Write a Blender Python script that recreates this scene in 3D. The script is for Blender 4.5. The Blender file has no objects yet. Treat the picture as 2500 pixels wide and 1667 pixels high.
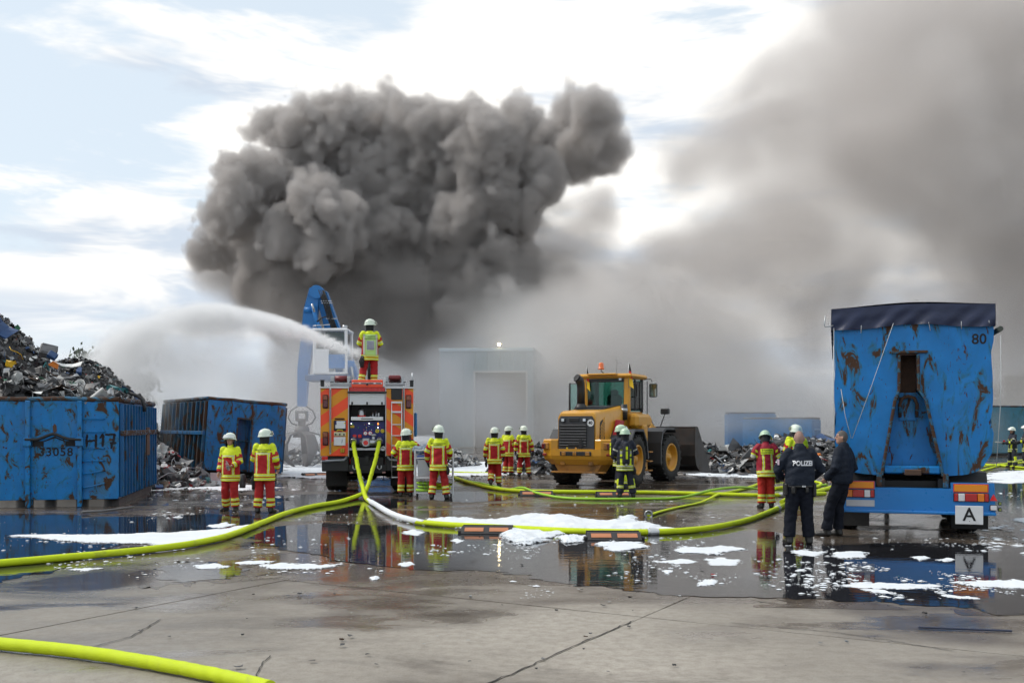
import bpy, bmesh, math, random
import numpy as np
from mathutils import Vector, Matrix, Euler
from mathutils.bvhtree import BVHTree

random.seed(7)
rng = np.random.default_rng(7)
S = bpy.context.scene
COL = S.collection
R = math.radians
PI = math.pi

# ------------------------------------------------------------------ camera
CAM_H = 1.88
F = 2430.0                       # focal length in pixels of the 2500 px wide photograph (35 mm lens)
cam_d = bpy.data.cameras.new('camera')
cam_d.lens = 35.0; cam_d.sensor_width = 36.0
cam_d.shift_y = (1038 - 833.5) / 2500.0
cam_d.clip_start = 0.1; cam_d.clip_end = 3000
cam = bpy.data.objects.new('camera', cam_d); COL.objects.link(cam)
cam.location = (0, 0, CAM_H); cam.rotation_euler = (R(90), 0, 0)
S.camera = cam

def PX(x, d): return (x - 1250.0) * d / F
def PZ(y, d): return CAM_H + (1038.0 - y) * d / F
def GD(y): return CAM_H * F / (y - 1038.0)          # depth of a ground point seen at photo row y
def G(x, y, z=0.0):
    d = GD(y); return Vector((PX(x, d), d, z))

# ------------------------------------------------------------------ node helper
class NT:
    def __init__(self, tree):
        self.t = tree; tree.nodes.clear()
    def n(self, typ, ins=None, **props):
        nd = self.t.nodes.new(typ)
        for k, v in props.items(): setattr(nd, k, v)
        for k, v in (ins or {}).items():
            sk = nd.inputs[k]
            if isinstance(v, bpy.types.NodeSocket): self.t.links.new(v, sk)
            else:
                if sk.type == 'RGBA' and hasattr(v, '__len__') and len(v) == 3: v = (*v, 1.0)
                sk.default_value = v
        return nd
    def m(self, op, a, b=0.0, c=None, clamp=False):
        nd = self.n('ShaderNodeMath', {0: a, 1: b}, operation=op, use_clamp=clamp)
        if c is not None:
            if isinstance(c, bpy.types.NodeSocket): self.t.links.new(c, nd.inputs[2])
            else: nd.inputs[2].default_value = c
        return nd.outputs[0]
    def vm(self, op, a, b=(0, 0, 0)):
        nd = self.n('ShaderNodeVectorMath', {0: a, 1: b}, operation=op)
        return nd.outputs['Value'] if op in ('DOT_PRODUCT', 'LENGTH', 'DISTANCE') else nd.outputs[0]
    def noise(self, vec, scale=5, detail=4, rough=0.55, dist=0.0, typ='FBM'):
        return self.n('ShaderNodeTexNoise', {'Vector': vec, 'Scale': scale, 'Detail': detail, 'Roughness': rough, 'Distortion': dist}, noise_type=typ).outputs[0]
    def ss(self, x, a, b, lo=0.0, hi=1.0):
        return self.n('ShaderNodeMapRange', {0: x, 1: a, 2: b, 3: lo, 4: hi}, interpolation_type='SMOOTHSTEP').outputs[0]
    def lin(self, x, a, b, lo=0.0, hi=1.0):
        return self.n('ShaderNodeMapRange', {0: x, 1: a, 2: b, 3: lo, 4: hi}).outputs[0]
    def mix(self, f, a, b, bt='MIX'):
        nd = self.n('ShaderNodeMix', data_type='RGBA', blend_type=bt)
        for k, v in ((0, f), (6, a), (7, b)):
            if isinstance(v, bpy.types.NodeSocket): self.t.links.new(v, nd.inputs[k])
            else: nd.inputs[k].default_value = (*v, 1.0) if hasattr(v, '__len__') and len(v) == 3 else v
        return nd.outputs[2]
    def map(self, vec, loc=(0, 0, 0), rot=(0, 0, 0), scale=(1, 1, 1)):
        return self.n('ShaderNodeMapping', {'Vector': vec, 'Location': loc, 'Rotation': rot, 'Scale': scale}).outputs[0]
    def sep(self, v): return self.n('ShaderNodeSeparateXYZ', {0: v}).outputs
    def comb(self, x, y, z): return self.n('ShaderNodeCombineXYZ', {0: x, 1: y, 2: z}).outputs[0]

# ------------------------------------------------------------------ sky, sun, exposure
SUN_EL, SUN_AZ = 48.0, -82.0      # azimuth measured from the view direction (+Y), negative = left
def build_world():
    w = bpy.data.worlds.new('World'); S.world = w; w.use_nodes = True
    t = NT(w.node_tree)
    d = t.n('ShaderNodeTexCoord').outputs['Generated']
    sky = t.n('ShaderNodeTexSky', sky_type='NISHITA', sun_disc=False, sun_elevation=R(SUN_EL), sun_rotation=R(SUN_AZ),
              altitude=50.0, air_density=1.0, dust_density=2.0, ozone_density=1.0).outputs[0]
    x, y, z = t.sep(d)
    # cloud layer: streaks drawn out along the wind, on the sky dome
    dr = t.map(d, rot=(0, R(15), 0), scale=(2.3, 2.3, 9.5))
    n1 = t.noise(dr, 1.6, 6, 0.56, 0.5)
    dr2 = t.map(d, loc=(3.1, 1.7, 0.4), rot=(0, R(12), 0), scale=(7, 7, 26))
    n2 = t.noise(dr2, 1.5, 4, 0.6, 0.3)
    def blob(v, a, b):
        v = Vector(v).normalized()
        return t.ss(t.vm('DOT_PRODUCT', d, v), a, b)
    cov = t.m('ADD', n1, t.m('MULTIPLY', t.m('SUBTRACT', n2, 0.5), 0.34))
    # thick sunlit cloud ahead, thinner cloud towards the left
    cov = t.m('ADD', cov, t.m('MULTIPLY', blob((0.16, 1.0, 0.42), 0.86, 1.0), 0.26))
    cov = t.m('ADD', cov, t.m('MULTIPLY', blob((-0.36, 1.0, 0.215), 0.972, 0.9995), 0.20))
    cov = t.m('SUBTRACT', cov, t.m('MULTIPLY', blob((-0.40, 1.0, 0.42), 0.93, 1.0), 0.17))
    mask = t.ss(cov, 0.46, 0.63)
    shade = t.noise(t.map(d, loc=(9, 2, 5), rot=(0, R(14), 0), scale=(3.2, 3.2, 15)), 1.7, 4, 0.6, 0.4)
    low = t.ss(z, 0.04, 0.26)
    cshade = t.ss(t.m('ADD', shade, t.m('MULTIPLY', low, 0.17)), 0.46, 0.70)
    cloud = t.mix(cshade, (0.53, 0.595, 0.68), (0.90, 0.88, 0.845))
    skyc = t.mix(1.0, sky, (0.115, 0.115, 0.115), 'MULTIPLY')
    # thin high veil whitens the blue
    skyc = t.mix(0.82, skyc, (0.635, 0.715, 0.78))
    hor = t.ss(z, 0.0, 0.16, 1.0, 0.0)
    col = t.mix(mask, skyc, cloud)
    col = t.mix(t.m('MULTIPLY', hor, 0.55), col, (0.58, 0.64, 0.71))
    bg = t.n('ShaderNodeBackground', {'Color': col, 'Strength': 1.0})
    out = t.n('ShaderNodeOutputWorld', {'Surface': bg.outputs[0]})
    w.cycles.sampling_method = 'MANUAL'; w.cycles.sample_map_resolution = 512
build_world()
sun_d = bpy.data.lights.new('sun', 'SUN'); sun_d.energy = 1.8; sun_d.angle = R(14); sun_d.color = (1.0, 0.95, 0.88)
sun = bpy.data.objects.new('sun', sun_d); COL.objects.link(sun)
_sd = Vector((math.sin(R(SUN_AZ)) * math.cos(R(SUN_EL)), math.cos(R(SUN_AZ)) * math.cos(R(SUN_EL)), math.sin(R(SUN_EL))))
sun.rotation_euler = (-_sd).to_track_quat('-Z', 'Y').to_euler()
sun.location = _sd * 60
vs = S.view_settings
vs.view_transform = 'Standard'; vs.look = 'None'; vs.gamma = 1.0; vs.exposure = 0.36; vs.use_curve_mapping = False
cy = S.cycles if hasattr(S, 'cycles') else None
S.render.engine = 'CYCLES'
cy = S.cycles
cy.volume_bounces = 3; cy.max_bounces = 7; cy.diffuse_bounces = 3; cy.glossy_bounces = 4; cy.transmission_bounces = 6; cy.transparent_max_bounces = 16
cy.volume_step_rate = 4.0; cy.volume_max_steps = 256
cy.use_adaptive_sampling = True; cy.adaptive_threshold = 0.04
cy.use_denoising = True
cy.sample_clamp_indirect = 6.0
cy.caustics_reflective = False; cy.caustics_refractive = False
# ------------------------------------------------------------------ mesh helpers
class MB:
    """collects shapes in lists; build() links them as ONE mesh object"""
    def __init__(self): self.v = []; self.f = []; self.mi = []; self.sm = []
    def add(self, vs, fs, mi=0, smooth=False):
        o = len(self.v); self.v += [tuple(p) for p in vs]
        self.f += [tuple(i + o for i in f) for f in fs]; self.mi += [mi] * len(fs); self.sm += [smooth] * len(fs)
        return self
    def box(self, c, s, bev=0.0, rot=None, mi=0, taper=None):
        hx, hy, hz = s[0] / 2, s[1] / 2, s[2] / 2
        b = min(bev, hx * .9, hy * .9, hz * .9)
        if b <= 0:
            vs = [Vector((sx * hx, sy * hy, sz * hz)) for sz in (-1, 1) for sy in (-1, 1) for sx in (-1, 1)]
            fs = [(0, 2, 3, 1), (4, 5, 7, 6), (0, 1, 5, 4), (2, 6, 7, 3), (0, 4, 6, 2), (1, 3, 7, 5)]
        else:
            vs = []; idx = {}
            for sx in (-1, 1):
                for sy in (-1, 1):
                    for sz in (-1, 1):
                        for a in range(3):
                            p = [sx * (hx - b), sy * (hy - b), sz * (hz - b)]
                            p[a] = (sx * hx, sy * hy, sz * hz)[a]
                            idx[(sx, sy, sz, a)] = len(vs); vs.append(Vector(p))
            fs = []
            for a in range(3):
                o1, o2 = [(1, 2), (2, 0), (0, 1)][a]
                for s_ in (-1, 1):
                    q = []
                    for p1, p2 in ((-1, -1), (1, -1), (1, 1), (-1, 1)):
                        k = [0, 0, 0]; k[a] = s_; k[o1] = p1; k[o2] = p2
                        q.append(idx[(*k, a)])
                    fs.append(tuple(q if s_ > 0 else q[::-1]))
            for a in range(3):
                o1, o2 = [(1, 2), (2, 0), (0, 1)][a]
                for p1 in (-1, 1):
                    for p2 in (-1, 1):
                        k0 = [0, 0, 0]; k1 = [0, 0, 0]; k0[a] = -1; k1[a] = 1
                        for k in (k0, k1): k[o1] = p1; k[o2] = p2
                        q = [idx[(*k0, o1)], idx[(*k1, o1)], idx[(*k1, o2)], idx[(*k0, o2)]]
                        fs.append(tuple(q if p1 * p2 > 0 else q[::-1]))
            for sx in (-1, 1):
                for sy in (-1, 1):
                    for sz in (-1, 1):
                        q = [idx[(sx, sy, sz, a)] for a in range(3)]
                        fs.append(tuple(q if sx * sy * sz > 0 else q[::-1]))
        if taper:      # scale of the top in x and y
            for p in vs:
                k = (p.z + hz) / (2 * hz); p.x *= 1 + (taper[0] - 1) * k; p.y *= 1 + (taper[1] - 1) * k
        if rot is not None:
            rm = rot if isinstance(rot, Matrix) else Euler(rot).to_matrix()
            vs = [rm @ p for p in vs]
        c = Vector(c)
        return self.add([p + c for p in vs], fs, mi)
    def prism(self, poly, a0, a1, axis='y', mi=0, M=None):
        """poly: 2-D outline in the plane across axis (x: (y,z), y: (x,z), z: (x,y)), counter-clockwise or not"""
        n = len(poly)
        def P(u, v, w):
            p = {'x': (w, u, v), 'y': (u, w, v), 'z': (u, v, w)}[axis]
            return Vector(p)
        vs = [P(u, v, a0) for u, v in poly] + [P(u, v, a1) for u, v in poly]
        area = sum(poly[i][0] * poly[(i + 1) % n][1] - poly[(i + 1) % n][0] * poly[i][1] for i in range(n))
        flip = (area > 0) ^ (a1 > a0) ^ (axis == 'y')
        fs = [tuple(range(n))[::-1], tuple(range(n, 2 * n))] + [(i, (i + 1) % n, n + (i + 1) % n, n + i) for i in range(n)]
        if flip: fs = [f[::-1] for f in fs]
        if M is not None: vs = [M @ p for p in vs]
        return self.add(vs, fs, mi)
    def tube(self, pts, r, seg=8, mi=0, cap=True, smooth=True, closed=False, flat=1.0):
        pts = [Vector(p) for p in pts]; n = len(pts)
        rs = r if hasattr(r, '__len__') else [r] * n
        vs = []; up = None
        for i, p in enumerate(pts):
            if closed: tdir = (pts[(i + 1) % n] - pts[i - 1])
            else: tdir = (pts[min(i + 1, n - 1)] - pts[max(i - 1, 0)])
            tdir = tdir.normalized() if tdir.length > 1e-9 else Vector((0, 0, 1))
            if up is None:
                up = Vector((0, 0, 1)) if abs(tdir.z) < 0.9 else Vector((0, 1, 0))
            a = tdir.cross(up)
            if a.length < 1e-6: a = tdir.cross(Vector((1, 0, 0)))
            a.normalize(); b = a.cross(tdir).normalized(); up = b
            for k in range(seg):
                th = 2 * PI * k / seg
                vs.append(p + (a * math.cos(th) + b * math.sin(th) * flat) * rs[i])
        fs = []
        for i in range(n if closed else n - 1):
            for k in range(seg):
                i2 = (i + 1) % n
                fs.append((i * seg + k, i * seg + (k + 1) % seg, i2 * seg + (k + 1) % seg, i2 * seg + k))
        self.add(vs, fs, mi, smooth)
        if cap and not closed:
            o = len(self.v) - len(vs)
            self.f += [tuple(o + k for k in range(seg))[::-1], tuple(o + (n - 1) * seg + k for k in range(seg))]
            self.mi += [mi] * 2; self.sm += [False] * 2
        return self
    def cyl(self, p0, p1, r, seg=16, mi=0, r1=None, smooth=True):
        return self.tube([p0, p1], [r, r if r1 is None else r1], seg, mi, True, smooth)
    def lathe(self, prof, seg=24, mi=0, M=None, smooth=True, closed=False):
        """prof: (radius, height) pairs turned round local z"""
        vs = []; n = len(prof)
        for r, z in prof:
            for k in range(seg):
                th = 2 * PI * k / seg; vs.append(Vector((r * math.cos(th), r * math.sin(th), z)))
        fs = []
        for i in range(n if closed else n - 1):
            i2 = (i + 1) % n
            for k in range(seg): fs.append((i * seg + k, i * seg + (k + 1) % seg, i2 * seg + (k + 1) % seg, i2 * seg + k))
        if M is not None: vs = [M @ p for p in vs]
        return self.add(vs, fs, mi, smooth)
    def grid(self, fn, nu, nv, mi=0, smooth=True):
        vs = [fn(i / nu, j / nv) for j in range(nv + 1) for i in range(nu + 1)]
        w = nu + 1
        fs = [(j * w + i, j * w + i + 1, (j + 1) * w + i + 1, (j + 1) * w + i) for j in range(nv) for i in range(nu)]
        return self.add(vs, fs, mi, smooth)
    def mesh(self, name, mats):
        me = bpy.data.meshes.new(name)
        me.from_pydata(self.v, [], self.f)
        mats = mats if isinstance(mats, (list, tuple)) else [mats]
        for m in mats: me.materials.append(m)
        me.polygons.foreach_set('material_index', self.mi)
        me.polygons.foreach_set('use_smooth', self.sm)
        me.update()
        return me
    def build(self, name, mats, parent=None, loc=(0, 0, 0), rot=None):
        return link(name, self.mesh(name, mats), parent, loc, rot)

def link(name, data, parent=None, loc=(0, 0, 0), rot=None):
    o = bpy.data.objects.new(name, data); COL.objects.link(o)
    o.location = loc
    if rot is not None: o.rotation_euler = rot
    if parent is not None: o.parent = parent
    return o
def tag(o, label=None, cat=None, group=None, kind=None):
    if label: o['label'] = label
    if cat: o['category'] = cat
    if group: o['group'] = group
    if kind: o['kind'] = kind
    return o
def thing(name, label, cat, loc=(0, 0, 0), rz=0.0, group=None):
    o = link(name, None, None, loc, (0, 0, rz)); o.empty_display_size = 0.3
    return tag(o, label, cat, group)
def copy_tree(o, parent=None):
    c = o.copy(); COL.objects.link(c); c.parent = parent
    for ch in [q for q in bpy.data.objects if q.parent == o]: copy_tree(ch, c)
    return c

def np_mesh(name, V, Fc, mats, mi=None, smooth=True):
    """quads or tris in numpy arrays"""
    me = bpy.data.meshes.new(name)
    V = np.asarray(V, dtype=np.float32); Fc = np.asarray(Fc, dtype=np.int32)
    me.vertices.add(len(V)); me.vertices.foreach_set('co', V.ravel())
    k = Fc.shape[1]
    me.loops.add(Fc.size); me.loops.foreach_set('vertex_index', Fc.ravel())
    me.polygons.add(len(Fc)); me.polygons.foreach_set('loop_start', np.arange(0, Fc.size, k, dtype=np.int32))
    me.polygons.foreach_set('use_smooth', np.full(len(Fc), smooth))
    for m in (mats if isinstance(mats, (list, tuple)) else [mats]): me.materials.append(m)
    if mi is not None: me.polygons.foreach_set('material_index', np.asarray(mi, dtype=np.int32))
    me.update(calc_edges=True); me.validate()
    return me

def text_mesh(name, s, size, mat, extrude=0.002, align='CENTER', bold=0.0, shear=0.0, spacing=1.0, sx=1.0):
    """lettering as a mesh in the local x-z plane, facing -y"""
    cu = bpy.data.curves.new(name, 'FONT'); cu.body = s; cu.size = size; cu.extrude = extrude; cu.align_x = align; cu.align_y = 'CENTER'
    cu.offset = bold; cu.shear = shear; cu.space_character = spacing; cu.resolution_u = 3
    ob = bpy.data.objects.new(name, cu); COL.objects.link(ob)
    bpy.context.view_layer.update()
    me = bpy.data.meshes.new_from_object(ob.evaluated_get(bpy.context.evaluated_depsgraph_get()))
    bpy.data.objects.remove(ob); bpy.data.curves.remove(cu)
    me.transform(Matrix.Rotation(R(90), 4, 'X') @ Matrix.Diagonal((sx, 1, 1, 1)))
    me.materials.clear(); me.materials.append(mat); me.name = name
    return me

# ------------------------------------------------------------------ materials
MATS = {}
def mat(name, col, rough=0.5, metal=0.0, var=0.12, scale=6.0, bump=0.0, bscale=40.0, dirt=0.0, dcol=(0.05, 0.04, 0.035), spec=0.5, emit=None, coat=0.0, trans=0.0, ior=1.5, dscale=3.0):
    if name in MATS: return MATS[name]
    m = bpy.data.materials.new(name); m.use_nodes = True; t = NT(m.node_tree)
    co = t.n('ShaderNodeTexCoord').outputs['Object']
    n = t.noise(co, scale, 5, 0.6)
    c = t.mix(n, tuple(k * (1 - var) for k in col), tuple(min(1, k * (1 + var)) for k in col))
    rgh = t.lin(n, 0.3, 0.7, max(0.02, rough - 0.08), min(1, rough + 0.08))
    if dirt > 0:
        dn = t.noise(co, dscale, 8, 0.65, 0.4)
        dm = t.ss(dn, 0.62 - dirt * 0.25, 0.72)
        c = t.mix(t.m('MULTIPLY', dm, min(1.0, dirt * 1.3)), c, dcol)
        rgh = t.m('MAXIMUM', rgh, t.m('MULTIPLY', dm, 0.8))
    ins = {'Base Color': c, 'Roughness': rgh, 'Metallic': metal, 'Specular IOR Level': spec, 'IOR': ior}
    if coat: ins['Coat Weight'] = coat; ins['Coat Roughness'] = 0.08
    if trans: ins['Transmission Weight'] = trans
    if emit: ins['Emission Color'] = emit[0]; ins['Emission Strength'] = emit[1]
    if bump:
        bn = t.n('ShaderNodeBump', {'Strength': bump, 'Distance': 0.02, 'Height': t.noise(co, bscale, 4, 0.6)})
        ins['Normal'] = bn.outputs[0]
    p = t.n('ShaderNodeBsdfPrincipled', ins)
    t.n('ShaderNodeOutputMaterial', {'Surface': p.outputs[0]})
    MATS[name] = m
    return m

def rusty_paint(name, col, amount=0.5, seed=0.0, streak=2.2, rough=0.42, fade=0.25, scale=1.0):
    """old paint: chips and streaks of rust drawn down the plate, faded and greenish round the chips"""
    m = bpy.data.materials.new(name); m.use_nodes = True; t = NT(m.node_tree)
    co = t.n('ShaderNodeTexCoord').outputs['Object']
    co = t.map(co, loc=(seed, seed * 1.7, seed * 0.6), scale=(scale, scale, scale))
    wob = t.noise(co, 3.0, 3, 0.5)
    cs = t.map(co, scale=(3.2, 3.2, 3.2 / streak))
    a = t.noise(cs, 1.25, 9, 0.66, 0.9)
    b = t.noise(t.map(co, scale=(9, 9, 9 / (streak * 1.2))), 1.1, 5, 0.65, 1.2)
    sc = t.noise(t.map(co, rot=(0.3, 0.5, 0.2), scale=(26, 26, 5)), 1.0, 3, 0.6, 2.0)
    big = t.ss(a, 0.69 - 0.12 * amount, 0.715 - 0.12 * amount)
    halo = t.ss(a, 0.61 - 0.12 * amount, 0.70 - 0.12 * amount)
    chip = t.ss(b, 0.70 - 0.07 * amount, 0.72 - 0.07 * amount)
    scr = t.ss(sc, 0.73 - 0.05 * amount, 0.75 - 0.05 * amount)
    rust = t.m('MAXIMUM', t.m('MAXIMUM', big, chip), t.m('MULTIPLY', scr, 0.8))
    fine = t.noise(co, 30, 5, 0.7)
    rc = t.mix(fine, (0.026, 0.014, 0.010), (0.105, 0.050, 0.026))
    gcol = (col[0] * 0.5 + 0.008, col[1] * 0.62 + 0.01, col[2] * 0.36)
    pc = t.mix(t.ss(wob, 0.35, 0.75), tuple(k * 0.88 for k in col), tuple(min(1, k * 1.08) for k in col))
    pc = t.mix(t.m('MULTIPLY', halo, 0.75), pc, gcol)
    dust = t.ss(t.noise(t.map(co, scale=(1.2, 1.2, 0.5)), 1.3, 6, 0.6), 0.45, 0.75)
    pc = t.mix(t.m('MULTIPLY', dust, fade), pc, (0.10, 0.16, 0.20))
    c = t.mix(rust, pc, rc)
    h = t.m('ADD', t.m('MULTIPLY', rust, -0.6), t.m('MULTIPLY', fine, 0.25))
    bn = t.n('ShaderNodeBump', {'Strength': 0.35, 'Distance': 0.01, 'Height': h})
    dent = t.n('ShaderNodeBump', {'Strength': 0.25, 'Distance': 0.06, 'Height': t.noise(co, 2.2, 2, 0.5), 'Normal': bn.outputs[0]})
    p = t.n('ShaderNodeBsdfPrincipled', {'Base Color': c, 'Roughness': t.lin(rust, 0, 1, rough, 0.85), 'Normal': dent.outputs[0], 'Specular IOR Level': 0.4})
    t.n('ShaderNodeOutputMaterial', {'Surface': p.outputs[0]})
    MATS[name] = m
    return m
BLUE = (0.003, 0.185, 0.50)
JET0 = Vector((PX(884, 27.6), 27.6, PZ(873, 27.6)))      # mouth of the roof nozzle
# ------------------------------------------------------------------ ground
def wet_concrete(name, soaked=False):
    m = bpy.data.materials.new(name); m.use_nodes = True; t = NT(m.node_tree)
    pos = t.n('ShaderNodeNewGeometry').outputs['Position']
    x, y, z = t.sep(pos)
    n_big = t.noise(pos, 0.16, 5, 0.55, 0.3)
    n_mid = t.noise(t.map(pos, scale=(0.7, 1.5, 1)), 0.55, 7, 0.62, 0.6)
    n_fin = t.noise(pos, 9, 6, 0.7)
    n_grit = t.noise(pos, 70, 3, 0.7)
    # dry-ish apron close to the camera, soaked yard beyond
    dry = t.m('ADD', t.ss(y, 13.5, 8.0, 0.0, 0.80), t.m('MULTIPLY', t.m('SUBTRACT', n_mid, 0.5), 2.4))
    damp = t.ss(dry, 0.05, 0.95, 1.0, 0.0)
    if soaked: damp = t.ss(n_mid, .2, .5, .75, 1.0)
    tone = t.mix(t.ss(n_big, .3, .7), (0.20, 0.18, 0.152), (0.385, 0.35, 0.30))
    tone = t.mix(t.m('MULTIPLY', t.ss(n_fin, 0.38, 0.66), 0.6), tone, (0.215, 0.188, 0.155))
    tone = t.mix(t.m('MULTIPLY', t.ss(n_grit, 0.52, 0.68), 0.5), tone, (0.13, 0.11, 0.09))
    tone = t.mix(t.m('MULTIPLY', t.ss(n_grit, 0.45, 0.3), 0.25), tone, (0.40, 0.38, 0.35))
    stain = t.ss(t.noise(t.map(pos, loc=(4, 9, 0), scale=(0.5, 0.9, 1)), 0.8, 8, 0.68, 0.8), 0.55, 0.70)
    tone = t.mix(t.m('MULTIPLY', stain, 0.7), tone, (0.080, 0.067, 0.055))
    wetc = t.mix(n_mid, (0.052, 0.040, 0.031), (0.125, 0.098, 0.076))
    c = t.mix(damp, tone, wetc)
    # shallow water film: mirror patches inside the damp area
    film_n = t.m('ADD', t.noise(t.map(pos, loc=(2.2, 5.1, 0), scale=(0.45, 0.75, 1)), 0.75, 6, 0.6, 0.5), t.m('MULTIPLY', damp, 0.10))
    film = t.m('MULTIPLY', t.ss(film_n, 0.50, 0.66), t.ss(damp, 0.08, 0.6))
    rgh = t.m('ADD', t.lin(damp, 0, 1, 0.54, 0.30), t.m('MULTIPLY', t.m('SUBTRACT', n_fin, 0.5), 0.3))
    rgh = t.n('ShaderNodeMix', {0: film, 2: rgh, 3: 0.085}, data_type='FLOAT').outputs[0]
    h = t.m('ADD', t.m('MULTIPLY', n_fin, 0.55), t.m('MULTIPLY', n_grit, 0.35))
    bs = t.lin(film, 0, 1, 0.32, 0.05)
    bn = t.n('ShaderNodeBump', {'Strength': bs, 'Distance': 0.012, 'Height': h})
    p = t.n('ShaderNodeBsdfPrincipled', {'Base Color': c, 'Roughness': rgh, 'Normal': bn.outputs[0], 'IOR': 1.45, 'Specular IOR Level': t.lin(damp, 0, 1, 0.35, 0.6)})
    t.n('ShaderNodeOutputMaterial', {'Surface': p.outputs[0]})
    return m
def water_mat(name, tint=(0.014, 0.014, 0.016)):
    m = bpy.data.materials.new(name); m.use_nodes = True; t = NT(m.node_tree)
    pos = t.n('ShaderNodeNewGeometry').outputs['Position']
    rip = t.noise(t.map(pos, scale=(1.0, 2.4, 1)), 2.4, 4, 0.55, 0.4)
    sed = t.noise(pos, 0.8, 6, 0.6)
    bn = t.n('ShaderNodeBump', {'Strength': 0.055, 'Distance': 0.03, 'Height': rip})
    c = t.mix(sed, tuple(k * 0.6 for k in tint), tuple(k * 2.4 for k in tint))
    p = t.n('ShaderNodeBsdfPrincipled', {'Base Color': c, 'Roughness': 0.025, 'IOR': 1.40, 'Normal': bn.outputs[0], 'Specular IOR Level': 0.6})
    t.n('ShaderNodeOutputMaterial', {'Surface': p.outputs[0]})
    return m
M_CONC = wet_concrete('wet_concrete')
M_SOAK = wet_concrete('soaked_concrete', True)
M_WATER = water_mat('puddle_water')
M_JOINT = mat('joint_filler', (0.018, 0.016, 0.014), 0.7)

g = MB(); g.add([(-900, -30, -0.03), (900, -30, -0.03), (900, 1800, -0.03), (-900, 1800, -0.03)], [(0, 1, 2, 3)])
ground = g.build('ground', M_JOINT); tag(ground, kind='structure')
def noisy_line(p0, p1, n, amp, seed):
    r = random.Random(seed); p0, p1 = Vector(p0), Vector(p1); out = []
    for i in range(n + 1):
        k = i / n; e = 4 * k * (1 - k)
        out.append(p0.lerp(p1, k) + Vector((r.uniform(-amp, amp), r.uniform(-amp, amp), 0)) * (1 if 0 < i < n else 0) * (0.4 + e))
    return out
# concrete slabs laid in a grid turned a little against the view, each with its own edges and small height differences
SL_A = R(-30.0)
ca, sa = math.cos(SL_A), math.sin(SL_A)
def SLW(u, v): return (-2.75 + u * ca - v * sa, 12.1 + u * sa + v * ca)
slab_rng = random.Random(11)
def make_slab(u0, u1, v0, v1, gap=0.007, sub=True):
    pts = []
    for (ua, va, ub, vb) in ((u0 + gap, v0 + gap, u1 - gap, v0 + gap), (u1 - gap, v0 + gap, u1 - gap, v1 - gap), (u1 - gap, v1 - gap, u0 + gap, v1 - gap), (u0 + gap, v1 - gap, u0 + gap, v0 + gap)):
        n = 14 if sub else 1
        for i in range(n):
            k = i / n; w = slab_rng.uniform(-.005, .005) if (i and sub) else 0
            pts.append((ua + (ub - ua) * k + w, va + (vb - va) * k + w))
    dz = slab_rng.uniform(-0.003, 0.002)
    top = [(*SLW(u, v), dz) for u, v in pts]; bot = [(*SLW(u, v), -0.028) for u, v in pts]
    n = len(pts); m = MB()
    m.add(top + bot, [tuple(range(n))] + [(i, n + i, n + (i + 1) % n, (i + 1) % n) for i in range(n)])
    m.build('concrete_slab', M_CONC, ground)
SU, SV = 4.66, 5.0
for i in range(-5, 6):
    for j in range(-3, 5):
        make_slab(i * SU, (i + 1) * SU, j * SV, (j + 1) * SV, sub=True)
# the yard farther off, one sheet up to the horizon round the slabs
um, uM, vm, vM = -5 * SU, 6 * SU, -3 * SV, 5 * SV
q = [SLW(um, vm), SLW(uM, vm), SLW(uM, vM), SLW(um, vM)]
far = [(-900, -30), (900, -30), (900, 1800), (-900, 1800)]
m = MB()
m.add([(*p, -0.004) for p in q] + [(*p, -0.004) for p in far], [(0, 4, 5, 1), (1, 5, 6, 2), (2, 6, 7, 3), (3, 7, 4, 0)])
yard = m.build('yard_pavement', M_CONC); tag(yard, kind='structure')

# cracks: narrow dark grooves, wandering
def crack(px, seed, w=0.012, n=16, amp=0.022):
    m = MB(); pts = []
    P_ = [p if isinstance(p, Vector) else G(*p) for p in px]
    for a, b in zip(P_[:-1], P_[1:]):
        seg = noisy_line(a, b, n, amp, seed); seed += 1
        pts += seg if not pts else seg[1:]
    r = random.Random(seed); vs = []; fs = []
    for i, p in enumerate(pts):
        t_ = (pts[min(i + 1, len(pts) - 1)] - pts[max(i - 1, 0)]).normalized(); s_ = Vector((-t_.y, t_.x, 0))
        ww = w * r.uniform(.7, 1.2) * (0.3 if i in (0, len(pts) - 1) else 1)
        vs += [p + s_ * ww + Vector((0, 0, .007)), p - s_ * ww + Vector((0, 0, .007))]
        if i: fs.append((2 * i - 2, 2 * i - 1, 2 * i + 1, 2 * i))
    m.add(vs, fs); o = m.build('crack', M_JOINT, ground)
crack([(180, 1592), (320, 1555), (392, 1512)], 8, 0.006, 12, .010)
crack([(1780, 1520), (2050, 1545), (2330, 1590)], 21, 0.006, 30, .02)
crack([(620, 1667), (640, 1620), (660, 1600)], 25, 0.005, 8, .008)

crack([Vector((*SLW(4.66, -5.4), 0)), Vector((*SLW(4.665, -3.6), 0)), Vector((*SLW(4.655, -1.6), 0)), Vector((*SLW(4.66, -.2), 0))], 41, .008, 18, .015)
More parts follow.
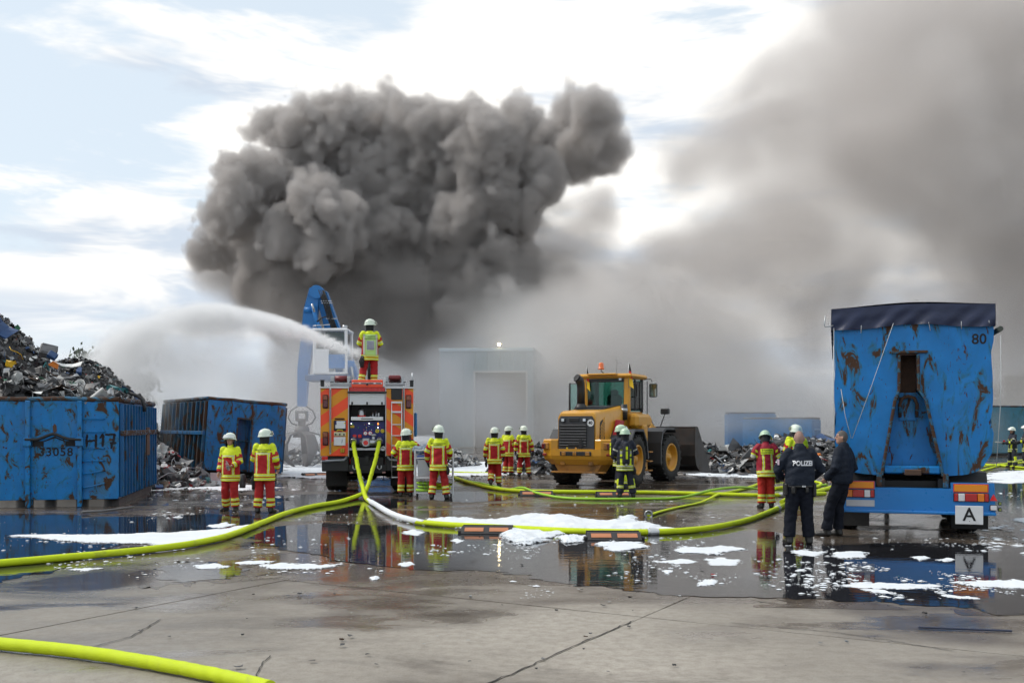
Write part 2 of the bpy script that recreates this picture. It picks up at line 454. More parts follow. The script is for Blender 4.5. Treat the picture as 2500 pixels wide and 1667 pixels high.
# puddles: water lying in the hollows of the slabs, outline drawn with wobble
def blob_outline(px, seed, amp=0.10, sub=14):
    """closed outline through ground points seen at photo pixels; wobble in metres"""
    r = random.Random(seed); P_ = [G(*p) for p in px]; n = len(P_); out = []
    for i in range(n):
        p0, p1, p2, p3 = P_[i - 1], P_[i], P_[(i + 1) % n], P_[(i + 2) % n]
        for k in range(sub):
            s = k / sub
            q = 0.5 * ((2 * p1) + (-p0 + p2) * s + (2 * p0 - 5 * p1 + 4 * p2 - p3) * s * s + (-p0 + 3 * p1 - 3 * p2 + p3) * s ** 3)
            out.append(q + Vector((r.gauss(0, amp), r.gauss(0, amp * .8), 0)))
    # one smoothing pass keeps the edge ragged but not jagged
    return [(out[i - 1] + out[i] * 2 + out[(i + 1) % len(out)]) / 4 for i in range(len(out))]
def flat_sheet(name, outline, z, m_, parent=None):
    bm = bmesh.new(); vs = [bm.verts.new((p.x, p.y, z)) for p in outline]
    es = [bm.edges.new((vs[i], vs[(i + 1) % len(vs)])) for i in range(len(vs))]
    bmesh.ops.triangle_fill(bm, use_beauty=True, edges=es, normal=(0, 0, 1))
    for f in bm.faces:
        if f.normal.z < 0: f.normal_flip()
    me = bpy.data.meshes.new(name); bm.to_mesh(me); bm.free(); me.materials.append(m_)
    return link(name, me, parent)
PUD = [
    ([(600, 1300), (760, 1278), (900, 1282), (1040, 1285), (1170, 1298), (1400, 1312), (1700, 1300), (1890, 1298), (1980, 1330), (2180, 1325), (2420, 1330), (2530, 1345), (2530, 1485), (2300, 1480), (1950, 1462), (1700, 1455), (1530, 1440), (1380, 1425), (1240, 1398), (1050, 1392), (900, 1378), (760, 1352), (650, 1330)], 5),
    ([(-60, 1262), (120, 1256), (320, 1262), (520, 1255), (640, 1268), (560, 1296), (380, 1318), (240, 1345), (100, 1400), (-60, 1405)], 9),
    ([(380, 1390), (460, 1372), (560, 1378), (600, 1398), (480, 1420), (400, 1415)], 13),
    ([(640, 1218), (800, 1206), (1000, 1222), (900, 1248), (720, 1252)], 17),
    ([(2440, 1150), (2530, 1148), (2530, 1290), (2460, 1300), (2425, 1230)], 23),
    ([(1000, 1205), (1200, 1200), (1250, 1215), (1120, 1226)], 29),
]
for px, sd in PUD:
    ol = blob_outline(px, sd + 50, 0.16); cn = sum(ol, Vector()) / len(ol)
    rr_ = random.Random(sd)
    ol = [p + (p - cn).normalized() * (.30 + .25 * math.sin(i * .31) + .15 * math.sin(i * 1.3)) for i, p in enumerate(ol)]
    o = flat_sheet('damp_margin', ol, 0.0030 + .0002 * PUD.index((px, sd)), M_SOAK); tag(o, kind='structure')
    o = flat_sheet('puddle', blob_outline(px, sd, 0.11 if sd != 23 else .12), 0.0062, M_WATER); tag(o, kind='structure')
# ------------------------------------------------------------------ shared materials
M_BLUE1 = rusty_paint('blue_rusty_paint_a', BLUE, 0.95, 0.0, 1.6, fade=.38)
M_BLUE2 = rusty_paint('blue_rusty_paint_b', (0.004, 0.155, 0.42), 1.0, 4.3, 2.0)
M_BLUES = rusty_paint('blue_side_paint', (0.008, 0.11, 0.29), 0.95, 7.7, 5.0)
M_BLUET = rusty_paint('blue_tipper_paint', (0.003, 0.185, 0.52), 0.95, 2.1, 2.8, fade=0.12)
M_RIM = rusty_paint('rim_paint', (0.02, 0.12, 0.24), 1.9, 1.3, 0.5)
M_RUST = mat('rust_brown', (0.10, 0.055, 0.035), 0.85, var=0.5, scale=14, bump=0.4, dirt=0.5)
M_DARK = mat('shade_black', (0.012, 0.012, 0.013), 0.7)  # near-black painted in for shade in openings and under containers
M_BLACK = mat('black_paint', (0.015, 0.015, 0.016), 0.5, var=0.3)
M_RUBBER = mat('rubber', (0.016, 0.0155, 0.015), 0.78, var=0.35, scale=18, bump=0.3, dirt=0.35, dcol=(0.05, 0.045, 0.04))
M_STEEL = mat('steel', (0.42, 0.43, 0.44), 0.35, 0.9, var=0.15, dirt=0.2)
M_ALU = mat('aluminium', (0.62, 0.63, 0.64), 0.38, 0.75, var=0.08)
M_WHITE = mat('white_paint', (0.72, 0.73, 0.74), 0.45, var=0.06, dirt=0.25, dcol=(0.30, 0.28, 0.25))
M_LETTER = mat('black_lettering', (0.01, 0.01, 0.012), 0.7, var=0.3)
M_SPRAY = mat('black_spray_paint', (0.008, 0.009, 0.014), 0.8, var=0.4)

# ------------------------------------------------------------------ hook-lift containers
def side_wall(m, x, y0, y1, z0, z1, nrib, out):
    """plate with vertical ribs standing out by `out` (signed along x)"""
    s = 1 if out > 0 else -1
    m.box((x, (y0 + y1) / 2, (z0 + z1) / 2), (0.05, y1 - y0, z1 - z0), 0.004)
def container(name, label, loc, rz, W, H, L, nrib, mats, group=None, roll=0.0, detail=True, slot=False, midz=None):
    t = thing(name, label, 'container', loc, rz, group)
    t.rotation_euler = (0, roll, rz)
    mp, ms, mr = mats
    z0 = 0.17; hw = W / 2
    m = MB()                                                    # end plate towards the camera
    if slot:
        a, b, zt = -0.30, 0.16, z0 + (H - z0) * 0.74
        m.box(((-hw + a) / 2, 0, (z0 + H) / 2), (hw + a, 0.06, H - z0), 0.006)
        m.box(((hw + b) / 2, 0, (z0 + H) / 2), (hw - b, 0.06, H - z0), 0.006)
        m.box(((a + b) / 2, 0, (zt + H) / 2), (b - a - 0.004, 0.056, H - zt), 0.006)
    else:
        m.box((0, 0, (z0 + H) / 2), (W, 0.06, H - z0), 0.008)
    m.build('end_plate', mp, t)
    if slot:
        m = MB(); m.box(((a + b) / 2, 0.34, (z0 + zt) / 2), (b - a, 0.04, zt - z0), 0.004)
        m.box((a - 0.02, 0.18, (z0 + zt) / 2), (0.03, 0.30, zt - z0)); m.box((b + 0.02, 0.18, (z0 + zt) / 2), (0.03, 0.30, zt - z0))
        m.box(((a + b) / 2, 0.18, zt + .02), (b - a + .07, 0.30, 0.03))
        m.build('hook_recess', M_BLUES, t)
        m = MB(); m.cyl((a, 0.16, zt * .62), (b, 0.16, zt * .62), 0.035, 10); m.build('hook_bar', mr, t)
        m = MB(); m.box((a - 0.03, -0.045, (z0 + zt) / 2), (0.05, 0.03, zt - z0), .006); m.box((b + 0.03, -0.045, (z0 + zt) / 2), (0.05, 0.03, zt - z0), .006)
        m.box(((a + b) / 2, -0.045, zt + .03), (b - a + .1, 0.03, 0.05), .006); m.build('recess_frame', mr, t)
    m = MB(); m.box((0, L, (z0 + H) / 2), (W, 0.06, H - z0), 0.008); m.build('rear_door', mp, t)
    for s in (-1, 1):
        m = MB(); m.box((s * (hw - 0.03), L / 2, (z0 + H) / 2), (0.05, L - 0.07, H - z0 - 0.02), 0.004)
        w = m.build('side_wall', ms, t)
        for k in range(nrib):                                   # pressed ribs, one by one
            y = 0.10 + (L - 0.2) * k / (nrib - 1)
            rb = MB(); lean = 0.0
            rb.box((s * (hw + 0.045), y, (z0 + H) / 2 - 0.03), (0.10, 0.075, H - z0 - 0.14), 0.012)
            rb.build('rib', ms, w)
        mz = midz or (z0 + (H - z0) * 0.66)
        rb = MB(); rb.box((s * (hw + 0.062), L / 2, mz), (0.09, L - 0.1, 0.13), 0.012); rb.build('mid_rail', mr if not slot else M_BLUES, w)
    m = MB()                                                    # rolled top rim all round
    r = 0.062
    for (x0, y0, x1, y1) in ((-hw, 0, hw, 0), (hw, 0, hw, L), (hw, L, -hw, L), (-hw, L, -hw, 0)):
        n = 10; pts = []
        for i in range(n + 1):
            k = i / n; j = 0.012 if 0 < i < n else 0
            pts.append((x0 + (x1 - x0) * k + random.uniform(-j, j), y0 + (y1 - y0) * k + random.uniform(-j, j), H + random.uniform(-j, j) * .8))
        m.tube(pts, r, 10)
    m.build('top_rim', M_RIM, t)
    m = MB(); m.box((0, L / 2, z0 + 0.03), (W - 0.02, L - 0.1, 0.05)); m.build('floor_plate', mr, t)
    for s in (-1, 1):
        m = MB(); m.box((s * 0.53, L / 2, 0.085), (0.12, L, 0.165), 0.008); m.build('skid_rail', mr, t)
    for y in (.35, L * .5, L - .35):
        m = MB(); m.box((0, y, .088), (W - .1, .10, .158), .006); m.build('underside_shade', M_DARK, t)  # added near-black blocks that put the dark gap under the container
    if detail:
        for s in (-1, 1):                                       # uprights the hook frame is welded to
            m = MB(); m.box((s * 0.555, -0.085, 1.22), (0.10, 0.10, 2.44), 0.012)
            m.box((s * 0.555, -0.10, 1.50), (0.17, 0.16, 0.20), 0.01)
            m.build('upright', mp, t)
        m = MB(); pts = [(-0.60, -0.16, 1.56), (-0.34, -0.16, 1.555), (-0.22, -0.165, 1.60), (-0.06, -0.17, 1.67), (0.0, -0.17, 1.685), (0.06, -0.17, 1.67), (0.22, -0.165, 1.60), (0.34, -0.16, 1.56), (0.60, -0.16, 1.55)]
        m.tube(pts, 0.036, 10); m.build('hook_bail', M_BLACK, t)
        m = MB(); m.prism([(-0.5, 1.40), (0.5, 1.40), (0.5, 1.53), (0.23, 1.52), (0.0, 1.63), (-0.23, 1.52), (-0.5, 1.53)], -0.032, -0.04, 'y'); m.build('hook_pocket_shade', M_DARK, t)  # flat plate, pocket shade painted as near-black on the end plate
        m = MB(); m.prism([(-0.22, 1.38), (0.24, 1.38), (0.24, 1.50), (0.02, 1.585), (-0.22, 1.50)], -0.045, -0.075, 'y'); m.build('hook_shield', mp, t)
        for (z, dz, bend) in ((2.03, 0, 0), (1.73, 0, 0), (1.36, -.01, 0), (1.06, 0, 0), (0.76, 0.07, 0.0), (0.44, 0.10, 0.05)):
            m = MB(); m.tube([(0.62, -0.03, z), (0.63, -0.10, z), (0.85, -0.105 - bend, z + dz * .4), (1.07, -0.10, z + dz), (1.08, -0.03, z + dz)], 0.017, 8); m.build('rung', mp, t)
    return t
C1 = Vector((-9.16, 23.2, 0)); a1 = R(12)
W1, H1, L1 = 2.78, 2.48, 5.6
c1o = C1 - Vector((math.cos(a1), math.sin(a1), 0)) * (W1 / 2)
cont1 = container('scrap_container', 'rusty blue container numbered 33058 heaped full of electronic scrap', c1o, a1, W1, H1, L1, 14, (M_BLUE1, M_BLUES, M_RIM), 'blue hook-lift containers')
for s, x, z, size, mt, nm, kw in (('33058', 0.03, 1.26, 0.27, M_LETTER, 'stencil_number', dict(spacing=1.12, bold=.004)),):
    link(nm, text_mesh(nm, s, size, mt, 0.001, **kw), cont1, (x, -0.034, z), (0, R(-2) if 'H' in s else 0, 0))
def sprayed(strokes, seed):
    r = random.Random(seed); m = MB(); k0 = 0
    for pts in strokes:
        P_ = []
        for (x0, z0), (x1, z1) in zip(pts[:-1], pts[1:]): P_ += [(x0 + (x1 - x0) * k / 6 + r.gauss(0, .005), z0 + (z1 - z0) * k / 6 + r.gauss(0, .005)) for k in range(7)]
        vs = []; fs = []; k0 += 1
        for i, (x, z) in enumerate(P_):
            a = P_[max(i - 1, 0)]; b = P_[min(i + 1, len(P_) - 1)]; L = math.hypot(b[0] - a[0], b[1] - a[1]) + 1e-6; nx, nz = -(b[1] - a[1]) / L, (b[0] - a[0]) / L; w = r.uniform(.020, .031) * (.7 if i in (0, len(P_) - 1) else 1)
            vs += [(x + nx * w, -.0322 - .0006 * k0, z + nz * w), (x - nx * w, -.0322 - .0006 * k0, z - nz * w)]
            if i: fs.append((2 * i - 2, 2 * i - 1, 2 * i + 1, 2 * i))
        m.add(vs, fs)
    m.build('sprayed_letter', M_SPRAY, cont1)
sprayed([[(.70, 1.66), (.69, 1.38)], [(.90, 1.68), (.89, 1.37)], [(.68, 1.52), (.92, 1.53)]], 1)
sprayed([[(.97, 1.58), (1.05, 1.67), (1.045, 1.39)]], 2)
sprayed([[(1.09, 1.66), (1.31, 1.67), (1.27, 1.50), (1.22, 1.34)], [(1.20, 1.46), (1.33, 1.48)]], 3)
m = MB(); m.prism([(0.0, 1.70), (0.05, 1.75), (0.04, 1.88), (0.0, 1.92), (-0.04, 1.86), (-.03, 1.74)], -0.031, -0.036, 'y'); m.build('rust_scar', M_RUST, cont1)
m = MB(); m.box((W1 / 2 + 0.075, 3.9, 1.45), (0.05, 0.5, 0.75), 0.006); m.build('side_plate', M_RUST, cont1)

a2 = R(33); W2, H2, L2 = 2.75, 2.62, 6.0
c2n = Vector((-10.55, 34.0, 0.10))
c2o = c2n + Vector((math.cos(a2), math.sin(a2), 0)) * (W2 / 2)
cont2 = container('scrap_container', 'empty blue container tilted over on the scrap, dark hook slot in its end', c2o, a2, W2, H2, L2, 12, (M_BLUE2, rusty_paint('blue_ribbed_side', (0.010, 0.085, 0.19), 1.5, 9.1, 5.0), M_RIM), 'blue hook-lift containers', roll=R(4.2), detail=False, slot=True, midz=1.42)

# ------------------------------------------------------------------ the tipping trailer, seen from behind
def trailer():
    a = R(-18)
    t = thing('tipper_trailer', 'blue tipper trailer with rusty rear wall and navy tarpaulin seen from behind', 'trailer', (6.74, 16.8, 0), a)
    M_TARP = mat('navy_tarpaulin', (0.007, 0.014, 0.050), 0.45, var=0.4, scale=4, bump=0.5, bscale=5)
    M_BUMP = mat('blue_chassis_paint', (0.002, 0.175, 0.51), 0.32, var=0.06, dirt=0.12, coat=0.3)
    L = 8.2
    # rear wall with a slot and a widening notch
    zt, zb = 3.66, 1.03
    def bulge(z): return 0.018 * math.sin(z * 7.0) + 0.012 * math.sin(z * 17 + 1)
    left = [(-1.275 + bulge(zt - (zt - 1.75) * i / 10), zt - (zt - 1.75) * i / 10) for i in range(11)]
    cor = [(-1.275 + 0.50 * (1 - math.cos(k)) + .0, 1.55 - 0.50 * math.sin(k)) for k in [PI / 2 * i / 6 for i in range(1, 7)]]
    outl = left + cor                                              # down the left edge to the bottom
    nl = [(-0.49, zb), (-0.27, 2.30), (-0.205, 2.48), (-0.20, 3.07)]     # up the left edge of the notch
    half_l = outl + [(nl[0][0] - 0.02, zb)] + nl
    m = MB(); m.prism(outl + nl + [(-0.20, zt)], 0.0, 0.05, 'y')
    right = [(-x + 0.0 + (0.02 if i % 3 else 0), z) for i, (x, z) in enumerate(outl)]
    nr = [(0.51, zb), (0.235, 2.30), (0.115, 2.48), (0.105, 3.07)]
    m.prism(right + nr + [(0.105, zt)], 0.0, 0.05, 'y')
    m.box((-0.0475, 0.025, (3.07 + zt) / 2), (0.305, 0.05, zt - 3.07))
    m.build('rear_wall', M_BLUET, t)
    # recessed panel inside the notch
    m = MB(); m.prism([(-0.49, zb + .02), (0.51, zb + .02), (0.235, 2.30), (0.11, 2.44), (-0.20, 2.44), (-0.27, 2.30)], 0.30, 0.34, 'y'); m.build('notch_panel', M_BLUET, t)
    m = MB(); m.box((-0.0475, 0.46, 2.76), (0.31, 0.04, 0.66)); m.build('slot_back', M_RUST, t)
    for pts, nm in ((nl, 'notch_cheek'), (nr, 'notch_cheek')):
        m = MB()
        for (x0, z0), (x1, z1) in zip(pts[:-1], pts[1:]):
            m.add([(x0, 0.002, z0), (x1, 0.002, z1), (x1, 0.46, z1), (x0, 0.46, z0)], [(0, 1, 2, 3)])
        m.build(nm, M_BLUES, t)
        s = -1 if pts is nl else 1
        m = MB(); m.tube([(x, -0.03, z) for x, z in pts], 0.028, 6, smooth=False); m.build('notch_flange', M_RIM, t)
    m = MB(); m.box((-0.0475, 0.23, 3.08), (0.32, 0.46, 0.03)); m.build('slot_lintel', M_RUST, t)
    m = MB(); m.box((-0.05, -0.035, 3.115), (0.62, 0.05, 0.045), .008); m.build('lintel_flange', M_RIM, t)
    m = MB(); m.tube([(-0.175, 0.20, 2.02), (-0.18, 0.16, 2.24), (-0.14, 0.15, 2.34), (-0.045, 0.15, 2.375), (0.06, 0.15, 2.34), (0.105, 0.16, 2.24), (0.10, 0.20, 2.02)], 0.03, 8); m.build('hook_arch', M_RIM, t)
    m = MB(); m.box((-0.04, 0.285, 2.16), (0.29, 0.02, 0.40), .01); m.build('arch_plate', M_BLUET, t)
    m = MB(); m.box((0.01, 0.12, 1.13), (0.92, 0.30, 0.13), 0.02); m.build('sill_beam', M_BLUET, t)
    m = MB(); m.box((0.02, -0.06, 1.09), (0.27, 0.10, 0.10), 0.012); m.build('latch_block', M_RUST, t)
    for x in (-0.53, 0.55):
        m = MB(); m.box((x, -0.02, 0.955), (0.085, 0.12, 0.23), .01); m.build('tipping_bracket', M_RIM, t)
    # tub behind the wall
    m = MB(); hull = outl[::2] + [(-x, z) for x, z in outl[::-1][::2]]
    n = len(hull)
    m.add([(x, 0.06, z) for x, z in hull] + [(x, L, z) for x, z in hull], [(i, i + 1, n + i + 1, n + i) for i in range(n - 1)] + [tuple(range(n, 2 * n))])
    m.build('tub', M_BLUET, t)
    # tarpaulin: sheet over the top with a creased skirt
    m = MB()
    def skirt(u, v):
        x = -1.33 + 2.66 * u; z = 3.90 - 0.36 * v - 0.02 * math.sin(u * 9) * v
        y = -0.045 - 0.02 * v + 0.020 * math.sin(u * 23 + v * 3) * v + 0.016 * math.sin(u * 51 + v * 7) * v + 0.02 * math.sin(v * 9 + u * 6) * (1 - v) * v + 0.012 * math.sin((u * 2.66 + v * .5) * 14) * v
        return (x, y, z - 0.02 * math.cos(u * PI * 2))
    m.grid(skirt, 80, 10)
    m.grid(lambda u, v: (-1.33 + 2.66 * u, -0.045 + (L + .05) * v, 3.90 + 0.03 * math.sin(u * PI) + 0.015 * math.sin(v * 30) * math.sin(u * PI) - 0.02 * math.cos(u * PI * 2)), 20, 60)
    for s in (-1, 1):
        m.grid(lambda u, v: (s * (1.332 + 0.012 * math.sin(u * 60)), -0.045 + (L + .05) * u, 3.88 - 0.36 * v), 60, 4)
    m.build('tarpaulin', M_TARP, t)
    m = MB(); m.cyl((1.40, -0.10, 3.46), (1.40, L, 3.46), 0.045, 12); m.build('tarpaulin_roller', mat('olive_tube', (0.05, 0.06, 0.05), 0.5), t)
    if False: m = MB(); m.tube([(1.36, -0.06, 3.88), (1.42, -0.08, 3.7), (1.44, -0.09, 3.5), (1.40, -0.1, 3.36), (1.36, -.1, 3.2)], [0.03, .04, .045, .03, .015], 10); m.build('tarpaulin_corner', M_TARP, t)
    m = MB(); m.tube([(-1.30, -0.05, 3.60), (-1.36, -0.06, 3.58), (-1.44, -0.07, 3.575), (-1.45, -0.07, 3.62), (-1.435, -0.07, 3.76)], 0.012, 6); m.build('crank_rod', M_STEEL, t)
    M_ROPE = mat('pale_rope', (0.45, 0.47, 0.48), 0.8)
    for pts in ([(-0.30, -0.09, 3.60), (-0.66, -0.11, 2.55), (-0.98, -0.10, 1.66)], [(-1.17, -0.06, 2.5), (-1.10, -.1, 2.05), (-1.00, -0.10, 1.66)], [(-0.83, -0.09, 3.58), (-0.835, -0.07, 3.45)], [(0.27, -0.09, 3.6), (0.30, -0.07, 3.46)], [(0.79, -0.09, 3.6), (0.795, -0.07, 3.47)], [(-1.29, -0.07, 3.55), (-1.29, -0.06, 2.2), (-1.27, -.05, 1.6)], [(1.40, -0.1, 3.35), (1.40, -0.08, 2.2), (1.34, -0.06, 1.2)], [(1.22, -.09, 3.6), (1.24, -.07, 3.5)]):
        m = MB(); m.tube(pts, 0.006, 5); m.build('tie_rope', M_ROPE, t)
    link('sprayed_number', text_mesh('sprayed_number', '80', 0.24, M_LETTER, 0.001, bold=0.004), t, (1.08, -0.004, 3.30))
    # under-run beam with lamps
    m = MB()
    m.prism([(-1.32, 0.46), (-1.27, 0.40), (1.30, 0.40), (1.32, 0.46), (1.30, 0.93), (0.62, 0.93), (0.62, 0.83), (-0.60, 0.83), (-0.60, 0.93), (-1.30, 0.93)], -0.12, 0.02, 'y')
    m.box((0, -0.135, 0.425), (2.66, 0.05, 0.05), 0.012)
    m.build('under_run_beam', M_BUMP, t)
    M_ORL = mat('orange_reflector', (0.78, 0.27, 0.01), 0.35, var=0.06); M_REDL = mat('red_lens', (0.42, 0.012, 0.012), 0.22, var=0.15, coat=.5); M_AMBL = mat('amber_lens', (0.75, 0.20, 0.006), 0.22, coat=.5); M_WHL = mat('clear_lens', (0.70, 0.70, 0.72), 0.2, coat=.5); M_REDB = mat('red_border', (0.62, 0.05, 0.02), 0.4)
    for x0, x1, z0, z1 in ((-1.07, -0.61, .805, .935), (0.66, 1.21, .775, .915)):
        m = MB(); m.box(((x0 + x1) / 2, -0.127, (z0 + z1) / 2), (x1 - x0, 0.012, z1 - z0), 0.003, mi=1); m.box(((x0 + x1) / 2, -0.134, (z0 + z1) / 2), (x1 - x0 - .035, 0.010, z1 - z0 - .03), .003, mi=0); m.build('marker_plate', [M_ORL, M_REDB], t)
    for cells, x0, x1, z0, z1 in (([(.22, M_AMBL), (.42, M_REDL), (.22, M_WHL), (.14, M_REDL)], -1.08, -0.615, .665, .785), ([(.12, M_REDL), (.20, M_WHL), (.36, M_REDL), (.20, M_AMBL), (.12, M_REDL)], 0.67, 1.21, .63, .755)):
        m = MB(); m.box(((x0 + x1) / 2, -0.125, (z0 + z1) / 2), (x1 - x0 + .02, .03, z1 - z0 + .02), .006); l = m.build('tail_lamp', M_BLACK, t)
        x = x0
        for w, mm in cells:
            ww = (x1 - x0) * w; m = MB(); m.box((x + ww / 2, -0.145, (z0 + z1) / 2), (ww - .006, .03, z1 - z0), .008); m.build('lens', mm, l); x += ww
    m = MB(); m.prism([(1.225, .645), (1.345, .645), (1.285, .755)], -0.125, -0.145, 'y'); m.build('triangle_reflector', mat('red_triangle', (0.70, 0.02, 0.02), 0.3), t)
    m = MB(); m.box((-0.845, -0.125, .56), (0.47, .015, .11), .004); m.build('blank_plate', mat('grey_plate', (0.52, 0.52, 0.54), .5, var=.1), t)
    sg = MB(); sg.box((0.905, -0.16, 0.405), (0.435, .012, .305), .01); sg.build('waste_sign', M_WHITE, t)
    link('sign_letter', text_mesh('sign_letter', 'A', 0.30, M_LETTER, 0.001, bold=0.004), t, (0.905, -0.169, 0.405))
    for z in (.305, .525): m = MB(); m.cyl((0.91, -0.172, z), (0.91, -0.164, z), 0.007, 8); m.build('sign_screw', M_BLACK, t)
    m = MB(); m.box((1.285, -0.13, 0.53), (0.115, .05, .095), .012, mi=1); m.box((1.285, -0.158, 0.53), (0.095, .01, .075), .004, mi=0); m.build('reversing_lamp', [M_WHL, M_BLACK], t)
    for z in (.50, .60):
        m = MB(); m.box((1.39, -0.08, z), (0.055, .05, .06), .01, mi=1); m.box((1.39, -0.108, z), (0.038, .01, .042), .004, mi=0); m.build('side_lamp', [mat('green_lens', (0.25, 0.30, 0.08), .25), M_BLACK], t)
    # chassis, axles and wheels
    m = MB()
    for x in (-0.5, 0.5): m.box((x, L / 2, 0.86), (0.14, L - .1, 0.26), .01)
    for y in (0.4, 2.6, 5.0, 7.4): m.box((0, y, 0.84), (1.0, .12, .2), .01)
    m.build('chassis_frame', M_BLACK, t)
    for y in (1.25, 2.56, 3.87):
        m = MB(); m.cyl((-0.95, y, .52), (0.95, y, .52), .07, 10); m.build('axle', M_BLACK, t)
        for s in (-1, 1):
            w = MB(); w.lathe([(0.28, -.19), (0.46, -.19), (0.52, -.15), (0.53, -.06), (0.515, -.05), (.515, -.03), (0.53, -.02), (0.53, .06), (.515, .07), (.515, .09), (.53, .1), (0.52, .15), (0.46, .19), (0.28, .19)], 28, M=Matrix.Translation((s * 1.03, y, .53)) @ Matrix.Rotation(R(90), 4, 'Y'))
            wo = w.build('wheel', M_RUBBER, t)
            w = MB(); w.lathe([(0.0, -.05), (0.12, -.05), (0.22, .02), (0.285, .14), (.285, -.16)], 20, M=Matrix.Translation((s * 1.03, y, .53)) @ Matrix.Rotation(R(90 * s), 4, 'Y')); w.build('rim', M_STEEL, wo)
    for s in (-1, 1):                      # mudguards over the wheels
        m = MB(); m.grid(lambda u, v: (s * (0.62 + 0.66 * v), 2.56 - 2.05 * math.cos(PI * u), 0.80 + 0.28 * min(1.0, 3 * math.sin(PI * u))), 28, 3); m.build('mudguard', mat('grey_mudguard', (0.03, .03, .03), .45), t)
        m = MB(); m.box((s * 0.98, 0.42, .33), (0.60, .02, .42), .004); m.build('mud_flap', M_RUBBER, t)
    m = MB(); m.box((0, 8.5, .75), (.12, .12, 1.5), .01); m.build('support_leg', M_BLACK, t)
    t.scale = (0.965, 1, 1)
    return t
trailer_ob = trailer()

# ------------------------------------------------------------------ hall behind the smoke
def hall():
    a = R(-7); d = 86.0
    t = thing('metal_hall', 'grey sheet-metal hall with a big roller door, half hidden by smoke', 'building', (PX(1301, d), d, 0), a)
    M_CLAD = mat('hall_cladding', (0.17, 0.24, 0.27), 0.5, var=0.06, dirt=0.25, dcol=(.2, .2, .2))
    Wd, Ht, Dp = 8.2, 8.5, 22.0
    x0, x1, zt = -5.05, -0.62, 6.45
    rects = [(-Wd, x0, 0, Ht), (x1, 0, 0, Ht), (x0, x1, zt, Ht)]
    for (a0, a1_, b0, b1) in rects:                       # sheets, one by one
        n = max(1, round((a1_ - a0) / 1.05))
        for k in range(n):
            u0, u1 = a0 + (a1_ - a0) * k / n, a0 + (a1_ - a0) * (k + 1) / n
            m = MB(); m.box(((u0 + u1) / 2, .04, (b0 + b1) / 2), (u1 - u0 - .02, .08, b1 - b0 - .004), .012); m.build('wall_sheet', M_CLAD, t)
    for k in range(14):
        m = MB(); m.box((0.04, .1 + (k + .5) * Dp / 14, Ht / 2), (.08, Dp / 14 - .02, Ht - .05), .012); m.build('wall_sheet', M_CLAD, t)
    m = MB(); m.box((-Wd / 2, Dp / 2, Ht + .02), (Wd + .1, Dp + .1, .18), .02); m.build('roof', mat('hall_roof', (.30, .34, .36), .5), t)
    m = MB(); m.box((-Wd / 2, -.06, Ht - .08), (Wd + .1, .10, .24), .02); m.build('eaves_trim', mat('hall_trim', (.34, .43, .48), .45), t)
    M_DOOR = mat('roller_door', (0.10, 0.092, 0.082), 0.6, var=.1, dirt=.4)
    door = MB(); door.box(((x0 + x1) / 2, .55, zt / 2), (x1 - x0, .05, zt)); do = door.build('roller_door', M_DOOR, t)
    for k in range(21):
        m = MB(); m.box(((x0 + x1) / 2, .515, .16 + k * .307), (x1 - x0 - .05, .05, .27), .02); m.build('slat', M_DOOR, do)
    m = MB()
    for x in (x0 - .08, x1 + .08): m.box((x, .27, zt / 2), (.16, .6, zt), .01)
    m.box(((x0 + x1) / 2, .27, zt + .08), (x1 - x0 + .32, .6, .16), .01); m.build('door_frame', mat('door_frame_grey', (.36, .36, .35), .5), t)
    lt = MB(); lt.box((-2.9, -.15, 8.86), (.36, .22, .26), .03); lt.cyl((-2.9, -.1, 8.6), (-2.9, -.1, 8.8), .03, 6); lo = lt.build('floodlight', M_BLACK, t)
    lb = MB(); lb.lathe([(0.0, .0), (.10, .0), (.13, .03), (.0, .05)], 12, M=Matrix.Translation((-2.9, -.27, 8.86)) @ Matrix.Rotation(R(90), 4, 'X')); lb.build('lamp_glass', mat('lit_lamp', (1, .8, .5), .3, emit=((1.0, .78, .42), 60.0)), lo)
    return t
hall()
# far containers standing in the smoke
Mfar = rusty_paint('far_container_blue', (0.012, 0.17, 0.42), 0.3, 3.0, 2.0)
Mfar2 = rusty_paint('far_container_teal', (0.02, 0.15, 0.22), 0.4, 5.0, 2.0)
for nm, lab, x, d, rz, W, H, L, mm in (
        ('far_container', 'blue open container in thin smoke behind the officers', 1898, 66.0, R(-28), 4.5, 2.35, 2.4, Mfar),
        ('far_container', 'taller blue container behind its neighbour in the thickest smoke', 1836, 74.0, R(-6), 3.3, 2.8, 2.6, Mfar),
        ('far_container', 'teal container with ribbed end behind the hose crew', 2490, 62.0, R(20), 4.6, 3.05, 2.4, Mfar2),
        ('far_container', 'low grey-blue container far off beside the trailer', 2437, 96.0, R(8), 3.6, 2.7, 2.4, Mfar2)):
    container(nm, lab, (PX(x, d), d, 0), rz, W, H, L, 9, (mm, mm, mm), 'containers far behind', detail=False)
